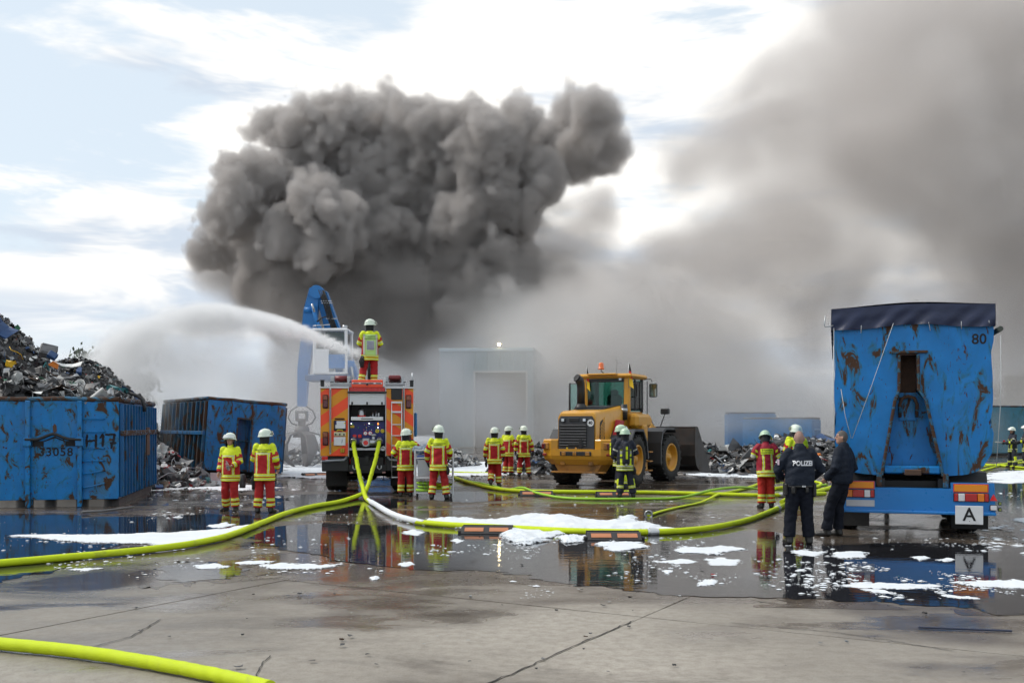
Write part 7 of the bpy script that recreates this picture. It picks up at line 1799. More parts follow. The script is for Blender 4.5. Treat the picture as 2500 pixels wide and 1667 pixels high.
# spill between the containers
def h_spill(x, y): return 1.25 * math.exp(-((x + 11.55) / .85) ** 2 - ((y - 31.6) / 2.2) ** 2) + .55 * math.exp(-((x + 10.5) / 1.1) ** 2 - ((y - 31.2) / 1.6) ** 2) + .10 * wob(x, y, 7) - .14
heap('scrap_spill', 'spilled scrap lying between the two blue containers', h_spill, (-13.5, -8.8, 28.2, 35.2), 120, 700, 8, .5, 1.2, palw=[20, 20, 14, 12, 8, 12, 5, 2, 1, 1, .3, .3, 4])
# burnt debris field behind the loader and the crimson vest
BURN = [30, 30, 14, 5, 3, 9, 10, 3, .2, 1, 0, .4, .6]
def h_burn(x, y):
    a = 1.9 * math.exp(-((x - 15.0) / 4.2) ** 2 - ((y - 50) / 5) ** 2) + 2.3 * math.exp(-((x - 8.6) / 2.4) ** 2 - ((y - 55) / 4) ** 2) + 1.0 * math.exp(-((x - 10.4) / 2.8) ** 2 - ((y - 43) / 3.2) ** 2) + .9 * math.exp(-((x - 14.8) / 3.2) ** 2 - ((y - 44) / 3) ** 2) + .45 * math.exp(-((x - 9) / 5) ** 2 - ((y - 40) / 2.0) ** 2)
    return a * .72 + .2 * wob(x * .7, y * .7, 9) - .2
heap('burnt_debris', 'charred scrap smouldering between the loader bucket and the officers', h_burn, (4.6, 22.5, 37.6, 62), 280, 3200, 9, .7, 1.9, palw=BURN, part_filter=lambda x, y: 1.0 if y < 50 else .5)
def h_lump(x, y): return 1.05 * math.exp(-((x - 1.35) / 1.05) ** 2 - ((y - 40) / 1.2) ** 2) + .3 * math.exp(-((x - .2) / 1.0) ** 2 - ((y - 39.6) / .9) ** 2) + .06 * wob(x, y, 3) - .10
heap('burnt_heap', 'small heap of charred crumpled sheet behind the loader left rear wheel', h_lump, (-1.6, 3.6, 37.5, 42.5), 60, 500, 12, .5, 1.1, palw=[14, 24, 26, 10, 3, 16, 3, 1, 0, 0, 0, 0, 0])
def h_left(x, y): return .8 * math.exp(-((x + 9.4) / 1.7) ** 2 - ((y - 50) / 3) ** 2) + .7 * math.exp(-((x + 6.2) / 1.3) ** 2 - ((y - 50) / 3) ** 2) + .10 * wob(x, y, 2) - .12
heap('wet_debris', 'wet grey scrap lying under the grab of the crane', h_left, (-13.5, -3.2, 45, 55), 90, 700, 14, .6, 1.5, palw=[10, 16, 22, 18, 10, 14, 4, 2, 0, 0, 0, 0, 0])
def h_mid(x, y): return .75 * math.exp(-((x + 3.2) / 1.4) ** 2 - ((y - 47) / 2.5) ** 2) + .10 * wob(x, y, 6) - .14
heap('foam_scrap', 'foam-dusted scrap far behind the trolley', h_mid, (-6.5, 0.5, 43, 52), 50, 300, 15, .5, 1.3, palw=[10, 16, 22, 18, 10, 14, 4, 2, 0, 0, 0, 0, 0])
# litter: single bits on the ground
def litter():
    r = random.Random(77); V = []; tri = []; MI = []; off = 0
    for k in range(420):
        z = r.random()
        if z < .35: p = DG(r.uniform(640, 1260), r.uniform(1082, 1102))
        elif z < .6: p = DG(r.uniform(1560, 1950), r.uniform(1082, 1108))
        elif z < .8: p = DG(r.uniform(335, 660), r.uniform(1090, 1180))
        else: p = DG(r.uniform(0, 2352), r.uniform(1180, 1560))
        i = r.choice([IDX['scrap_shard'], IDX['scrap_lump'], IDX['scrap_sheet']]); me = pmesh(i, 0); me.calc_loop_triangles()
        a = np.array([v.co for v in me.vertices]); f = np.array([q.vertices for q in me.loop_triangles])
        s = r.uniform(.06, .35) if z < .8 else r.uniform(.04, .14); M3 = np.array(Euler((r.uniform(-.2, .2), r.uniform(-.2, .2), r.uniform(0, 6))).to_matrix()) * s
        V.append(a @ M3.T * np.array((1, 1, .6)) + np.array((p.x, p.y, .02))); tri.append(f + off); MI.append(np.full(len(f), r.choices(range(len(PAL)), BURN)[0])); off += len(a)
    me = np_mesh('litter', np.concatenate(V), np.concatenate(tri), PAL, np.concatenate(MI), smooth=False); tag(link('litter', me), 'small dark bits of scrap strewn on the ground', kind='stuff')
litter()
m = MB(); m.box((0, 0, .05), (.55, .28, .18), .02); o = m.build('grey_box', PAL[3], None, G(406, 1172), (0, 0, .3)); tag(o, 'grey plastic box lying in front of the spilled scrap', 'box')
m = MB(); m.box((0, 0, .09), (.18, .16, .2), .02); o = m.build('pale_canister', mat('pale_blue_plastic', (.42, .52, .58), .4), None, G(413, 1186), (0, 0, .3)); tag(o, 'pale blue canister standing on the wet ground near the spill', 'canister')
m = MB(); m.prism([(-.2, 0), (.2, 0), (.02, .16)], -.06, .06, 'y'); o = m.build('green_wedge', PAL[8], None, G(384, 1195), (0, 0, .4)); tag(o, 'dark green plastic wedge on the wet ground near the container', 'wedge')
m = MB(); m.box((0, 0, .02), (.80, .035, .015), .004); o = m.build('blue_bar', mat('blue_strip', (.012, .02, .05), .5, dirt=.4), None, G(2355, 1540), (0, 0, R(-12))); tag(o, 'thin dark blue bar lying on the concrete at the right', 'bar')
m = MB(); m.tube([(0, 0, .06), (.3, .3, .05), (.75, .9, .09)], .025, 8); o = m.build('grey_pole', PAL[2], None, G(200, 1256)); tag(o, 'short grey pole lying under the numbered container corner', 'pole')
# boots left standing between the two firefighters
for k, (x, y) in enumerate(((592, 1192), (622, 1196))):
    o = MB(); o.tube([(0, 0, .03), (0, .05, .2), (0, .02, .42)], [.09, .10, .08], 10); ob = o.build('tool_bag', PAL[0], None, G(x, y)); tag(ob, ('black kit bag on the ground behind the bottle holder', 'black kit bag with pale flap behind the back-turned firefighter')[k], 'bag')

# ------------------------------------------------------------------ trees in the haze
def tree(label, x, d, H, cw, seed, name='hazy_tree'):
    r = random.Random(seed); base = Vector((PX(x, d), d, 0)); t = thing(name, label, 'tree', base, 0, 'trees beyond the yard')
    M_BARK = mat('bark', (.06, .05, .04), .9, var=.3); M_LEAF = mat('leaf', (.05, .085, .03), .7, var=.5, scale=.6)
    m = MB(); m.tube([(0, 0, 0), (.1, 0, H * .3), (-.05, .05, H * .6), (0, 0, H * .9)], [H * .035, H * .028, H * .018, H * .005], 8)
    tips = []
    for k in range(12):
        z = H * r.uniform(.3, .75); a = r.uniform(0, 6.28); L = cw * r.uniform(.5, .95) * (1.15 - z / H); e = Vector((L * math.cos(a), L * math.sin(a), z + L * .55)); m.tube([(0, 0, z), e * .5 + Vector((0, 0, z * .5 + .2)), e], [H * .014, H * .009, H * .003], 5); tips.append(e)
    m.build('trunk', M_BARK, t)
    V = []; Fq = []; n = 9000
    cl = [(Vector((r.gauss(0, cw * .42), r.gauss(0, cw * .42), H * (.42 + .55 * r.random()))), r.uniform(.5, 1.0) * cw * .32) for _ in range(34)] + [(e, cw * .3) for e in tips]
    for k in range(n):
        c, rad = r.choice(cl); p = c + Vector((r.gauss(0, 1), r.gauss(0, 1), r.gauss(0, .8))) * rad * .5
        s = r.uniform(.14, .32); q = Euler((r.uniform(0, 6), r.uniform(0, 6), r.uniform(0, 6))).to_matrix(); o = len(V)
        V += [p + q @ Vector((-s, 0, 0)), p + q @ Vector((0, -s * .5, 0)), p + q @ Vector((s, 0, 0)), p + q @ Vector((0, s * .5, 0))]; Fq.append((o, o + 1, o + 2, o + 3))
    link('crown', np_mesh('crown', V, Fq, M_LEAF, smooth=False), t)
tree('hazy bushy tree behind the scrap mountain, left of the smoke', 250, 92, 8.2, 4.6, 1)
tree('pale tree far behind the far crew on the right', 2486, 150, 9.0, 3.2, 4)
# ------------------------------------------------------------------ smoke, steam and spray (voxel volumes)
def bsp(n_out, n_lat, a0, a1):
    """cubic b-spline weights from a lattice of n_lat+3 points to n_out samples, coordinates a0..a1 in cells"""
    x = np.linspace(a0, a1, n_out); i = np.floor(x).astype(int); f = x - i
    W = np.zeros((n_out, n_lat + 4), np.float32); k = np.arange(n_out)
    for o, w in enumerate(((1 - f) ** 3 / 6, (3 * f ** 3 - 6 * f ** 2 + 4) / 6, (-3 * f ** 3 + 3 * f ** 2 + 3 * f + 1) / 6, f ** 3 / 6)):
        W[k, np.clip(i + o, 0, n_lat + 3)] += w
    return W
def bnoise(shape, size, cell, seed):
    """smooth noise about 0 with std near 1; size in metres per axis, cell in metres"""
    r = np.random.default_rng(seed); Ws = []; lat = []
    cell = cell if hasattr(cell, '__len__') else (cell,) * 3
    for n, s, c in zip(shape, size, cell):
        nl = int(math.ceil(s / c)) + 1; Ws.append(bsp(n, nl, 0, s / c)); lat.append(nl + 4)
    L = r.standard_normal(lat).astype(np.float32)
    a = np.tensordot(Ws[0], L, (1, 0))
    a = np.einsum('bj,ajk->abk', Ws[1], a, optimize=True)
    a = np.einsum('ck,abk->abc', Ws[2], a, optimize=True)
    return a / (a.std() + 1e-6)
def fbm(shape, size, cell, seed, octv=4, gain=0.55, billow=False):
    out = np.zeros(shape, np.float32); amp = 1.0; tot = 0
    for o in range(octv):
        n = bnoise(shape, size, cell, seed + o * 17)
        if billow: n = 1.0 - np.abs(n) * 1.25
        out += amp * n; tot += amp; amp *= gain
        cell = [c * 0.5 for c in cell] if hasattr(cell, '__len__') else cell * 0.5
    return out / tot
def warp(A, h, size, amps, seed):
    """stir a voxel field: pull every voxel from a place displaced by smooth noise"""
    sh = A.shape; ix = [np.arange(n, dtype=np.float32).reshape([-1 if a == k else 1 for k in range(3)]) for a, n in enumerate(sh)]
    P_ = []
    for a in range(3):
        q = np.zeros(sh, np.float32) + ix[a]
        for j, (cell, amp) in enumerate(amps): q += bnoise(sh, size, cell, seed + 31 * a + 7 * j) * (amp / h)
        P_.append(np.clip(q, 0, sh[a] - 1.001))
    I = [p.astype(np.int32) for p in P_]; Fr = [p - i for p, i in zip(P_, I)]; J = [np.minimum(i + 1, n - 1) for i, n in zip(I, sh)]
    out = np.zeros(sh, np.float32); fl = A.ravel(); s1, s2 = sh[1] * sh[2], sh[2]
    for a in (0, 1):
        wa = Fr[0] if a else 1 - Fr[0]; ia = (J[0] if a else I[0]) * s1
        for b in (0, 1):
            wb = wa * (Fr[1] if b else 1 - Fr[1]); ib = ia + (J[1] if b else I[1]) * s2
            out += wb * (1 - Fr[2]) * fl[ib + I[2]]; out += wb * Fr[2] * fl[ib + J[2]]
    return out
class Vox:
    def __init__(self, lo, hi, h):
        self.lo = np.array(lo, float); self.n = np.maximum(2, np.round((np.array(hi, float) - self.lo) / h).astype(int)); self.h = h
        self.hi = self.lo + (self.n - 1) * h; self.size = self.hi - self.lo
        self.d = np.zeros(self.n, np.float32)
    def axes(self): return [self.lo[a] + np.arange(self.n[a]) * self.h for a in range(3)]
    def stamp(self, c, r, gain=1.0):
        """keep the larger of the field and (1 - distance/radius)"""
        r = np.array(r if hasattr(r, '__len__') else (r,) * 3, float); c = np.array(c, float)
        i0 = np.clip(np.floor((c - r - self.lo) / self.h).astype(int), 0, self.n); i1 = np.clip(np.ceil((c + r - self.lo) / self.h).astype(int) + 1, 0, self.n)
        if (i1 <= i0).any(): return
        ax = [(self.lo[a] + np.arange(i0[a], i1[a]) * self.h - c[a]) / r[a] for a in range(3)]
        q = np.sqrt(ax[0][:, None, None] ** 2 + ax[1][None, :, None] ** 2 + ax[2][None, None, :] ** 2)
        sl = self.d[i0[0]:i1[0], i0[1]:i1[1], i0[2]:i1[2]]
        np.maximum(sl, ((1 - q) * gain).astype(np.float32), out=sl)
def volume_object(name, vox, material, label, cat=None):
    n = vox.n; N = int(n.prod())
    me = bpy.data.meshes.new(name); me.vertices.add(N)
    co = np.zeros((N, 3), np.float32); co[:] = (vox.lo + vox.hi) / 2
    co[0] = vox.lo; co[-1] = vox.hi
    me.vertices.foreach_set('co', co.ravel())
    at = me.attributes.new('smoke_density', 'FLOAT', 'POINT'); at.data.foreach_set('value', np.ascontiguousarray(vox.d, np.float32).ravel())
    me.materials.append(material)
    ob = link(name, me); tag(ob, label, cat, kind='stuff')
    ng = bpy.data.node_groups.new(name + '_voxels', 'GeometryNodeTree')
    ng.interface.new_socket('Geometry', in_out='INPUT', socket_type='NodeSocketGeometry')
    ng.interface.new_socket('Geometry', in_out='OUTPUT', socket_type='NodeSocketGeometry')
    t = NT(ng)
    gi = t.n('NodeGroupInput'); 
    pos = t.n('GeometryNodeInputPosition').outputs[0]
    st = tuple((n - 1) / vox.size)
    rel = t.n('ShaderNodeVectorMath', {0: pos, 1: tuple(vox.lo)}, operation='SUBTRACT').outputs[0]
    rel = t.n('ShaderNodeVectorMath', {0: rel, 1: st}, operation='MULTIPLY').outputs[0]
    rel = t.n('ShaderNodeVectorMath', {0: rel, 1: (0.5, 0.5, 0.5)}, operation='ADD').outputs[0]
    rel = t.n('ShaderNodeVectorMath', {0: rel}, operation='FLOOR').outputs[0]
    x, y, z = t.sep(rel)
    # row index (x*ny + y) * nz + z in two integer steps
    ix = t.n('FunctionNodeFloatToInt', {0: x}).outputs[0]; iy = t.n('FunctionNodeFloatToInt', {0: y}).outputs[0]; iz = t.n('FunctionNodeFloatToInt', {0: z}).outputs[0]
    a = t.n('FunctionNodeIntegerMath', {0: ix, 1: int(n[1])}, operation='MULTIPLY').outputs[0]
    a = t.n('FunctionNodeIntegerMath', {0: a, 1: iy}, operation='ADD').outputs[0]
    a = t.n('FunctionNodeIntegerMath', {0: a, 1: int(n[2])}, operation='MULTIPLY').outputs[0]
    a = t.n('FunctionNodeIntegerMath', {0: a, 1: iz}, operation='ADD').outputs[0]
    na = t.n('GeometryNodeInputNamedAttribute', {'Name': 'smoke_density'}, data_type='FLOAT')
    si = t.n('GeometryNodeSampleIndex', {'Geometry': gi.outputs[0], 'Value': na.outputs[0], 'Index': a}, data_type='FLOAT', domain='POINT', clamp=True)
    vc = t.n('GeometryNodeVolumeCube', {'Density': si.outputs[0], 'Min': tuple(vox.lo), 'Max': tuple(vox.hi), 'Resolution X': int(n[0]), 'Resolution Y': int(n[1]), 'Resolution Z': int(n[2])})
    sm = t.n('GeometryNodeSetMaterial', {'Geometry': vc.outputs[0], 'Material': material})
    t.n('NodeGroupOutput', {0: sm.outputs[0]})
    md = ob.modifiers.new('voxels', 'NODES'); md.node_group = ng
    return ob
def smoke_mat(name, col, dens, aniso=0.0, absorb=(0, 0, 0)):
    m = bpy.data.materials.new(name); m.use_nodes = True; t = NT(m.node_tree)
    p = t.n('ShaderNodeVolumePrincipled', {'Color': col, 'Density': dens, 'Anisotropy': aniso, 'Absorption Color': absorb})
    t.n('ShaderNodeOutputMaterial', {'Volume': p.outputs[0]})
    return m
def DP(x, y, d):        # photo pixels of the 2352 px wide view -> point at depth d
    k = 2500 / 2352
    return (PX(x * k, d), d, PZ(y * k, d))
def DR(r, d): return r * 2500 / 2352 * d / F

# the black billowing column
def dark_smoke():
    D0 = 104
    V = Vox((-36, 87, 1), (15.5, 120, 39.5), 0.25)
    P_ = [(500,470,66),(482,560,58),(560,410,66),(620,310,70),(700,285,78),(760,275,66),(650,440,88),(740,420,88),(800,350,90),(880,290,78),(940,272,72),(1030,280,72),
          (1060,235,36),(1000,360,98),(900,420,108),(830,500,108),(700,520,98),(600,560,88),(560,640,76),(1100,330,88),(1160,260,55),(1182,218,30),(1200,330,86),(1120,440,108),
          (1020,500,110),(1240,290,52),(1310,240,56),(1338,208,36),(1370,262,62),(1400,320,50),(1330,345,66),(1250,400,66),(1180,480,76),(900,600,128),(780,640,108),(660,660,86),
          (1040,620,128),(1150,590,96),(1225,600,62),(1318,640,44),(960,720,128),(850,760,108),(1090,740,118),(1180,700,92),(1000,850,128),(1110,850,108),(900,880,98),(730,740,80),(640,720,60)]
    r = random.Random(4)
    for (x, y, rad) in P_:
        dd = D0 + r.uniform(-5, 5) + (3 if y > 550 else 0)
        if x < 720 and y < 620: dd -= 4
        c = np.array(DP(x + 30 * (1440 - x) / 1000, y + 16, dd)); R_ = DR(rad, dd) * 1.03
        V.stamp(c, R_ * 1.25, 1.25)
        lit = x < 930 and y < 580
        nk = 34 if lit else 9
        for k in range(nk):                                    # knobs over the puff, knobs on the knobs
            th = r.uniform(0, 2 * PI); ph = math.acos(r.uniform(-1, 1))
            u = np.array((math.sin(ph) * math.cos(th), -abs(math.sin(ph) * math.sin(th)) if r.random() < .7 else math.sin(ph) * math.sin(th), math.cos(ph)))
            r2 = R_ * (r.uniform(0.22, 0.48) if lit else r.uniform(.34, .6)); c2 = c + u * R_ * r.uniform(.70, .95)
            V.stamp(c2, r2 * 1.25, 1.0)
            for k2 in range(5 if lit else 2):
                u2 = np.array([r.gauss(0, 1) for _ in range(3)]); u2 /= np.linalg.norm(u2) + 1e-6
                u2 = u2 * .6 + u * .7
                r3 = r2 * r.uniform(.3, .5); V.stamp(c2 + u2 * r2 * .85, r3 * 1.25, .7)
    sh = tuple(V.n); sz = tuple(V.size)
    V.d = warp(V.d, V.h, sz, ((6.0, .45), (2.2, .22)), 300)
    b = fbm(sh, sz, 5.0, 21, 4, 0.58, billow=True)
    f = fbm(sh, sz, 2.1, 77, 3, 0.62, billow=True); w_ = fbm(sh, sz, 1.1, 97, 2, .6)
    ax = V.axes(); Z = ax[2][None, None, :]; X = ax[0][:, None, None]
    soft = np.clip((X + 6) / 18, 0, 1) * 0.5 + np.clip((21 - Z) / 12, 0, 1) * 0.9 + np.clip((Z - 28) / 9, 0, 1) * .35     # looser to the right and low down
    fld = V.d + 0.21 * b * (1 + soft) + 0.16 * f - .05 - .055 * np.abs(w_) * (1 + soft)
    edge = 0.09 + 0.62 * soft
    d = np.clip((fld - 0.19) / edge, 0, 1); d = d * d * (3 - 2 * d)
    d *= np.where(V.d > 0.002, 1, 0)
    d *= np.clip(1.05 - 0.62 * np.clip((X - 4) / 11, 0, 1) * np.clip((30 - Z) / 8, 0, 1), 0.1, 1)
    d *= np.clip((Z - 2.5) / 15, 0.06, 1)
    # loose brown haze under and around the billows
    U = Vox(V.lo, V.hi + .01, V.h); U.d = np.zeros(V.n, np.float32)
    for (x, y, rad) in [(560,660,130),(660,740,130),(520,600,100),(760,800,150),(880,800,170),(1000,780,180),(1130,760,170),(1230,700,150),(1290,620,130),(1320,760,130),(1200,860,160),(1060,900,160),(900,930,150),(740,920,140),(620,880,110),(1300,520,110),(1340,440,70),(1350,650,80),(1160,950,130),(980,960,130),(1290,880,120)]:
        for k in range(4):
            dd = 104 + r.uniform(-8, 12); c = np.array(DP(x + r.gauss(0, rad * .25), y + r.gauss(0, rad * .25), dd)); R_ = DR(rad, dd) * r.uniform(.7, 1.1); U.stamp(c, R_, 1.0)
    U.d = warp(U.d, U.h, sz, ((9.0, 2.6), (3.5, 1.0)), 400)
    lf = np.clip((U.d + .14 * fbm(sh, sz, 7.0, 33, 4, .6)) / .7, 0, 1) ** 1.4 * (U.d > 0)
    d = np.maximum(d, (0.22 + .06 * np.clip((14 - Z) / 10, 0, 1)) * lf)
    # the rising stem below the billows
    Yc = ax[1][None, :, None]; cx = -7.6 + .10 * (Z - 12)
    stem = np.exp(-((X - cx + 1.6 * b) / 6.6) ** 2 - ((Yc - 106) / 5.0) ** 2) * np.clip((24 - Z) / 9, 0, 1) * np.clip((Z + 1) / 6, .25, 1) * np.clip(.7 + .5 * f, .15, 1.6)
    d = np.maximum(d, .34 * stem)
    V.d = d.astype(np.float32)
    o = volume_object('smoke', V, smoke_mat('black_smoke', (0.672, 0.638, 0.615), 1.25, 0.0), 'thick black smoke cloud billowing up behind the grab crane')
# the pale drifting smoke on the right and the veil over the hall
def pale_smoke():
    V = Vox((-52, 56, 0.2), (74, 128, 62), 0.75)
    r = random.Random(9)
    def puffs(lst, d0, dd, gain=1.0, n=7):
        for (x, y, rad) in lst:
            for k in range(n):
                d = d0 + r.uniform(-dd, dd)
                c = np.array(DP(x + r.gauss(0, rad * .32), y + r.gauss(0, rad * .32), d)); R_ = DR(rad, d) * r.uniform(.55, 1.0)
                V.stamp(c, (R_, R_ * 1.3, R_), gain)
    puffs([(1920,170,70),(1920,300,90),(1960,250,110),(2030,120,150),(2120,60,160),(2200,120,170),(2060,300,150),(2150,330,180),(1960,420,130),(2050,470,170),(2250,480,180),(2320,300,170),(2350,620,180),(2200,650,170),
           (1880,430,70),(2420,420,200),(2480,700,220),(2420,120,200)], 104, 14, 1.0)
    puffs([(1700,560,120),(1830,560,140),(1950,620,150),(1600,640,130),(1480,640,110),(1420,760,130),(1560,780,150),(1720,750,160),(1880,780,160),(2050,800,170),(2250,820,170),(1350,850,110),(1480,900,120),(1650,900,130),(2420,860,180),(1330,700,90),(1560,560,80),(1450,960,110),(1600,980,110),(1750,970,110),(1900,970,120),(2060,960,120),(2200,970,120),(2340,970,120),(2500,960,140),(2150,880,140),(1980,880,140),(1420,580,60)], 98, 16, 1.0)
    puffs([(1930,330,60),(1990,400,80),(1890,260,50),(2060,470,80),(2200,420,90),(2280,520,90)], 100, 4, 1.5, 4)
    puffs([(1960,560,110),(2080,580,120),(2200,570,130),(2320,640,130),(2060,680,120)], 98, 8, 1.0, 6)
    puffs([(1260,760,90),(1230,860,90)], 96, 6, .8)
    sh = tuple(V.n); sz = tuple(V.size)
    V.d = warp(V.d, V.h, sz, ((22.0, 5.5), (9.0, 2.6), (4.0, 1.1)), 500)
    b = fbm(sh, sz, 13.0, 51, 5, 0.56)
    fld = V.d + 0.34 * b - 0.06
    d = np.clip(fld / 0.80, 0, 1) ** 1.5 * 1.25
    d *= np.clip(0.62 + 0.5 * fbm(sh, sz, 17.0, 88, 4), 0.15, 1.6)
    ax = V.axes(); Z = ax[2][None, None, :]; X = ax[0][:, None, None]; Y = ax[1][None, :, None]
    # the broad column: everything right of a slanting, ragged front
    fx = np.array([(PX(x * 1.063, 104), PZ(y * 1.063, 104)) for x, y in ((1250, 1000), (1255, 800), (1330, 640), (1480, 575), (1640, 510), (1715, 420), (1725, 250), (1770, 90), (1930, -60), (2000, -160))])
    xl = np.interp(ax[2], fx[:, 1], fx[:, 0])[None, None, :]; b2 = fbm(sh, sz, 8.0, 251, 5, .6)
    base = np.clip((X - xl + 4.5 * b2 + 1.0) / 8.0, 0, 1); base = base * base * (3 - 2 * base) * np.exp(-((Y - 104) / 13.0) ** 2)
    b3 = warp(fbm(sh, sz, 5.0, 266, 3, .65), V.h, sz, ((12.0, 4.0), (5.0, 1.5)), 610); mod = np.clip(.46 + .50 * b2 + .30 * b3 + .28 * fbm(sh, sz, 20.0, 288, 3, .5), .02, 2.0)
    d = np.maximum(d * (V.d > 0), .62 * base * mod) * np.clip((Z + 8) / 30, .25, 1)
    V.d = d.astype(np.float32)
    volume_object('smoke', V, smoke_mat('pale_smoke', (0.80, 0.765, 0.74), 0.30, 0.1), 'pale grey smoke drifting up on the right behind the loader and trailer')
def low_steam():
    V = Vox((-8, 80, 0.2), (70, 100, 24), 0.8); sh = tuple(V.n); sz = tuple(V.size)
    ax = V.axes(); Z = ax[2][None, None, :]; X = ax[0][:, None, None]; Y = ax[1][None, :, None]
    b = fbm(sh, sz, 10.0, 151, 5, 0.58); top = 12.5 + 3.5 * np.sin(X * .11 + 1) + 3.0 * b
    V.d = (np.clip((top - Z) / 9, 0, 1) ** 1.3 * np.clip((X + 7) / 9, 0, 1) * np.clip((100 - Y) / 5, 0, 1) * np.clip(.75 + .4 * fbm(sh, sz, 7.0, 177, 4, .6), .12, 1.7)).astype(np.float32)
    volume_object('smoke', V, smoke_mat('white_steam', (0.95, 0.945, 0.94), 0.19, 0.2), 'low white steam bank along the ground behind loader and trailer')
def veil_smoke():
    V = Vox((-44, 44, 0.1), (46, 84.5, 15), 0.6)
    r = random.Random(19)
    for (x, y, rad, n) in [(690,900,110,10),(800,930,120,10),(930,920,120,12),(1050,940,110,8),(1180,960,90,7),(1300,930,90,8),(560,880,100,8),(420,850,90,8),(320,840,70,6),(980,820,80,6),(760,820,80,6),(1420,960,60,5),(1650,980,60,6),(1800,960,55,5),(1950,985,50,5),(1250,1000,70,8),(700,1000,70,6),(900,1000,70,6),(300,860,80,7),(240,850,60,5),(200,880,70,5),(370,800,70,5),(1500,1000,50,5),(2100,985,60,5),(2300,985,60,5),(1080,800,50,4),(1700,965,60,8),(1800,950,60,8),(1880,965,55,7),(1960,975,50,5),(1620,990,60,6),(1760,935,60,8),(1850,940,60,8),(1050,870,60,7),(1035,940,80,6),(1045,810,50,6),(1000,870,70,5)]:
        for k in range(n):
            d = r.uniform(54, 80) if x < 1500 else r.uniform(47, 66); c = np.array(DP(x + r.gauss(0, rad * .5), y + r.gauss(0, rad * .35), d)); R_ = DR(rad, d) * r.uniform(.5, 1.0)
            V.stamp(c, (R_, R_ * 1.5, R_ * .9), 1.0)
    sh = tuple(V.n); sz = tuple(V.size)
    fld = V.d + 0.22 * fbm(sh, sz, 6.0, 61, 4, 0.6) - 0.06
    d = np.clip(fld / 0.6, 0, 1) ** 1.2
    V.d = (d * (V.d > 0)).astype(np.float32)
    volume_object('smoke', V, smoke_mat('steam_veil', (0.58, 0.60, 0.635), 0.085, 0.2), 'thin bluish steam veil in front of the grey hall')
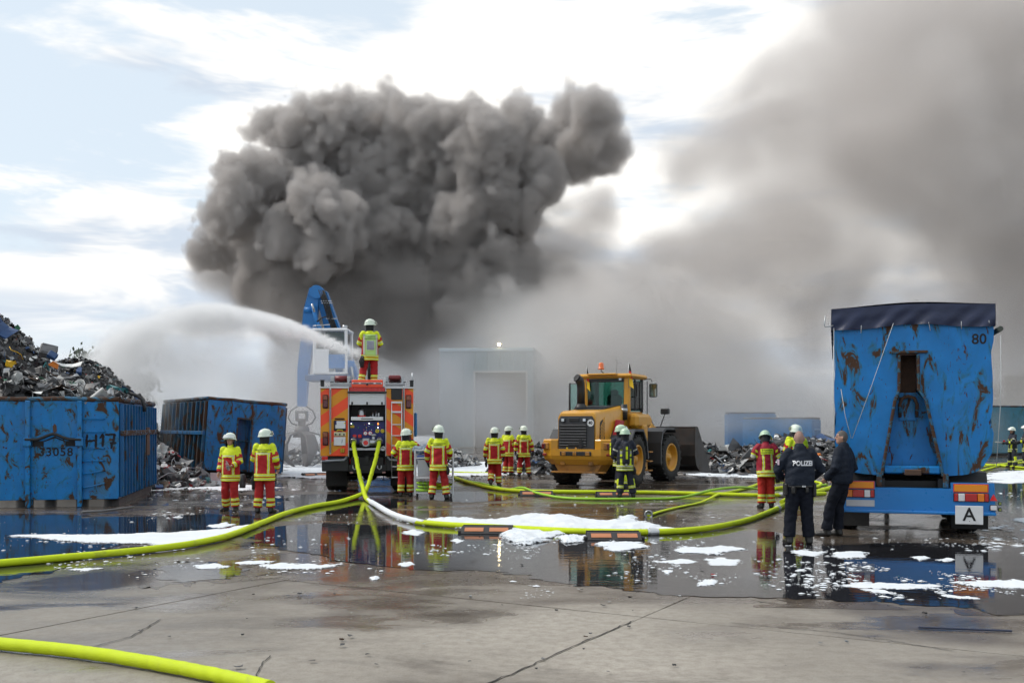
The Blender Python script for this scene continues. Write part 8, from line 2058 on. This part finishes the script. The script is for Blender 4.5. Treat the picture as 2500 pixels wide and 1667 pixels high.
# water thrown from the roof monitor: a dense jet that breaks into falling mist
def water_spray():
    V = Vox((-19.5, 26.5, 0.3), (-3.4, 46, 9.0), 0.14)
    ax = V.axes(); X = ax[0][:, None, None]; Y = ax[1][None, :, None]; Z = ax[2][None, None, :]
    # jet: parameter s along x
    key = [(884,873,27.6),(800,828,30.0),(700,788,32.6),(600,764,35.0),(520,756,37.0),(440,766,38.8),(360,790,40.3),(300,822,41.2),(262,862,41.8),(240,920,42.0)]
    kp = np.array([(PX(x, d), d, PZ(y, d)) for x, y, d in key])
    o = np.argsort(kp[:, 0]); kp = kp[o]
    xs = ax[0]; jy = np.interp(xs, kp[:, 0], kp[:, 1]); jz = np.interp(xs, kp[:, 0], kp[:, 2])
    # smooth the polyline
    ker = np.ones(15) / 15
    jy = np.convolve(np.pad(jy, 7, 'edge'), ker, 'valid'); jz = np.convolve(np.pad(jz, 7, 'edge'), ker, 'valid')
    run = np.clip((JET0.x - xs) / 13.0, 0, 1)
    live = (xs <= JET0.x + .05).astype(np.float32)
    jyb, jzb, rb = jy[:, None, None], jz[:, None, None], run[:, None, None]
    sh = tuple(V.n); sz = tuple(V.size)
    n1 = fbm(sh, sz, (1.4, 1.4, 1.4), 5, 4, 0.62); n2 = fbm(sh, sz, (3.0, 3.0, 3.5), 15, 4, 0.6); n3 = fbm(sh, sz, (.55, .45, .4), 25, 2, 0.6)
    wid = 0.04 + 0.62 * rb ** 1.15
    dy = (Y - jyb) / (wid * 1.6); dz = (Z - jzb - 0.10 * n1 * rb)
    up = np.where(dz > 0, dz / (wid * 0.40), dz / (wid * 1.5))
    core = np.exp(-(dy ** 2 + up ** 2)) * (34.0 * np.exp(-rb * 5.0) + 3.2 * (1 - rb * .6)) * np.clip(1 + .6 * n1 * np.sqrt(rb) + .75 * n3 * np.sqrt(np.clip(rb * 1.6, 0, 1)), 0, 3.5)
    fall = np.clip(-dz, 0, 12)
    curt = (dz < 0) * np.exp(-fall / (0.8 + 7.5 * rb)) * np.exp(-(dy / 2.0) ** 2) * (rb ** 0.7) * np.clip(0.36 + 0.40 * n2 + .30 * n1 + .18 * n3, 0, 2.4)
    mx, my, mz = DP(640, 890, 40.5)
    mist = np.exp(-((X - mx) / 4.6) ** 2 - ((Y - my) / 3.2) ** 2 - ((Z - mz) / 2.6) ** 2) * np.clip(.55 + .4 * n2 + .25 * n1, 0, 2) * (Z < jzb + .3)
    d = (core + curt * 1.35) * live[:, None, None] + .13 * mist
    d[d < 0.008] = 0
    V.d = d.astype(np.float32)
    o = volume_object('water_spray', V, smoke_mat('spray_mist', (0.985, 0.988, 0.992), 1.0, 0.35), 'white arc of water sprayed from the fire engine roof over the scrap')

def droplets():
    r = np.random.default_rng(8); key = np.array([(PX(x, d), d, PZ(y, d)) for x, y, d in [(884,873,27.6),(800,828,30.0),(700,788,32.6),(600,764,35.0),(520,756,37.0),(440,766,38.8),(360,790,40.3),(300,822,41.2),(262,862,41.8)]])
    n = 15000; s = r.random(n) ** .8 * (len(key) - 1); i = np.minimum(s.astype(int), len(key) - 2); f = (s - i)[:, None]; c = key[i] * (1 - f) + key[i + 1] * f
    run = (s / (len(key) - 1))[:, None]; c += r.normal(size=(n, 3)) * np.concatenate([.05 + .3 * run, .10 + .9 * run, .03 + .10 * run], 1)
    c[:, 2] -= (r.exponential(1.0, n) * (.05 + 1.5 * run[:, 0] ** 1.3)); c = c[c[:, 2] > .2]; n = len(c); q = .006 + .010 * r.random((n, 1)) ** 2
    ax_ = np.stack([r.normal(size=n) * .3 + .5, r.normal(size=n) * .3, -.3 + r.normal(size=n) * .4], 1)
    V = np.concatenate([c + ax_ * q * 3, c + np.array([1, 0, .3]) * q, c + np.array([-.5, .8, 0]) * q, c + np.array([-.5, -.8, -.3]) * q], 0); k = np.arange(n)
    Fq = np.concatenate([np.stack([k, k + n, k + 2 * n], 1), np.stack([k, k + 2 * n, k + 3 * n], 1), np.stack([k, k + 3 * n, k + n], 1), np.stack([k + n, k + 3 * n, k + 2 * n], 1)], 0)
    tag(link('water_droplets', np_mesh('water_droplets', V, Fq, mat('water_drop', (.82, .85, .88), .15, trans=.3, ior=1.33))), 'drops of water breaking from the jet', kind='stuff')
dark_smoke(); pale_smoke(); low_steam(); veil_smoke(); water_spray(); droplets()
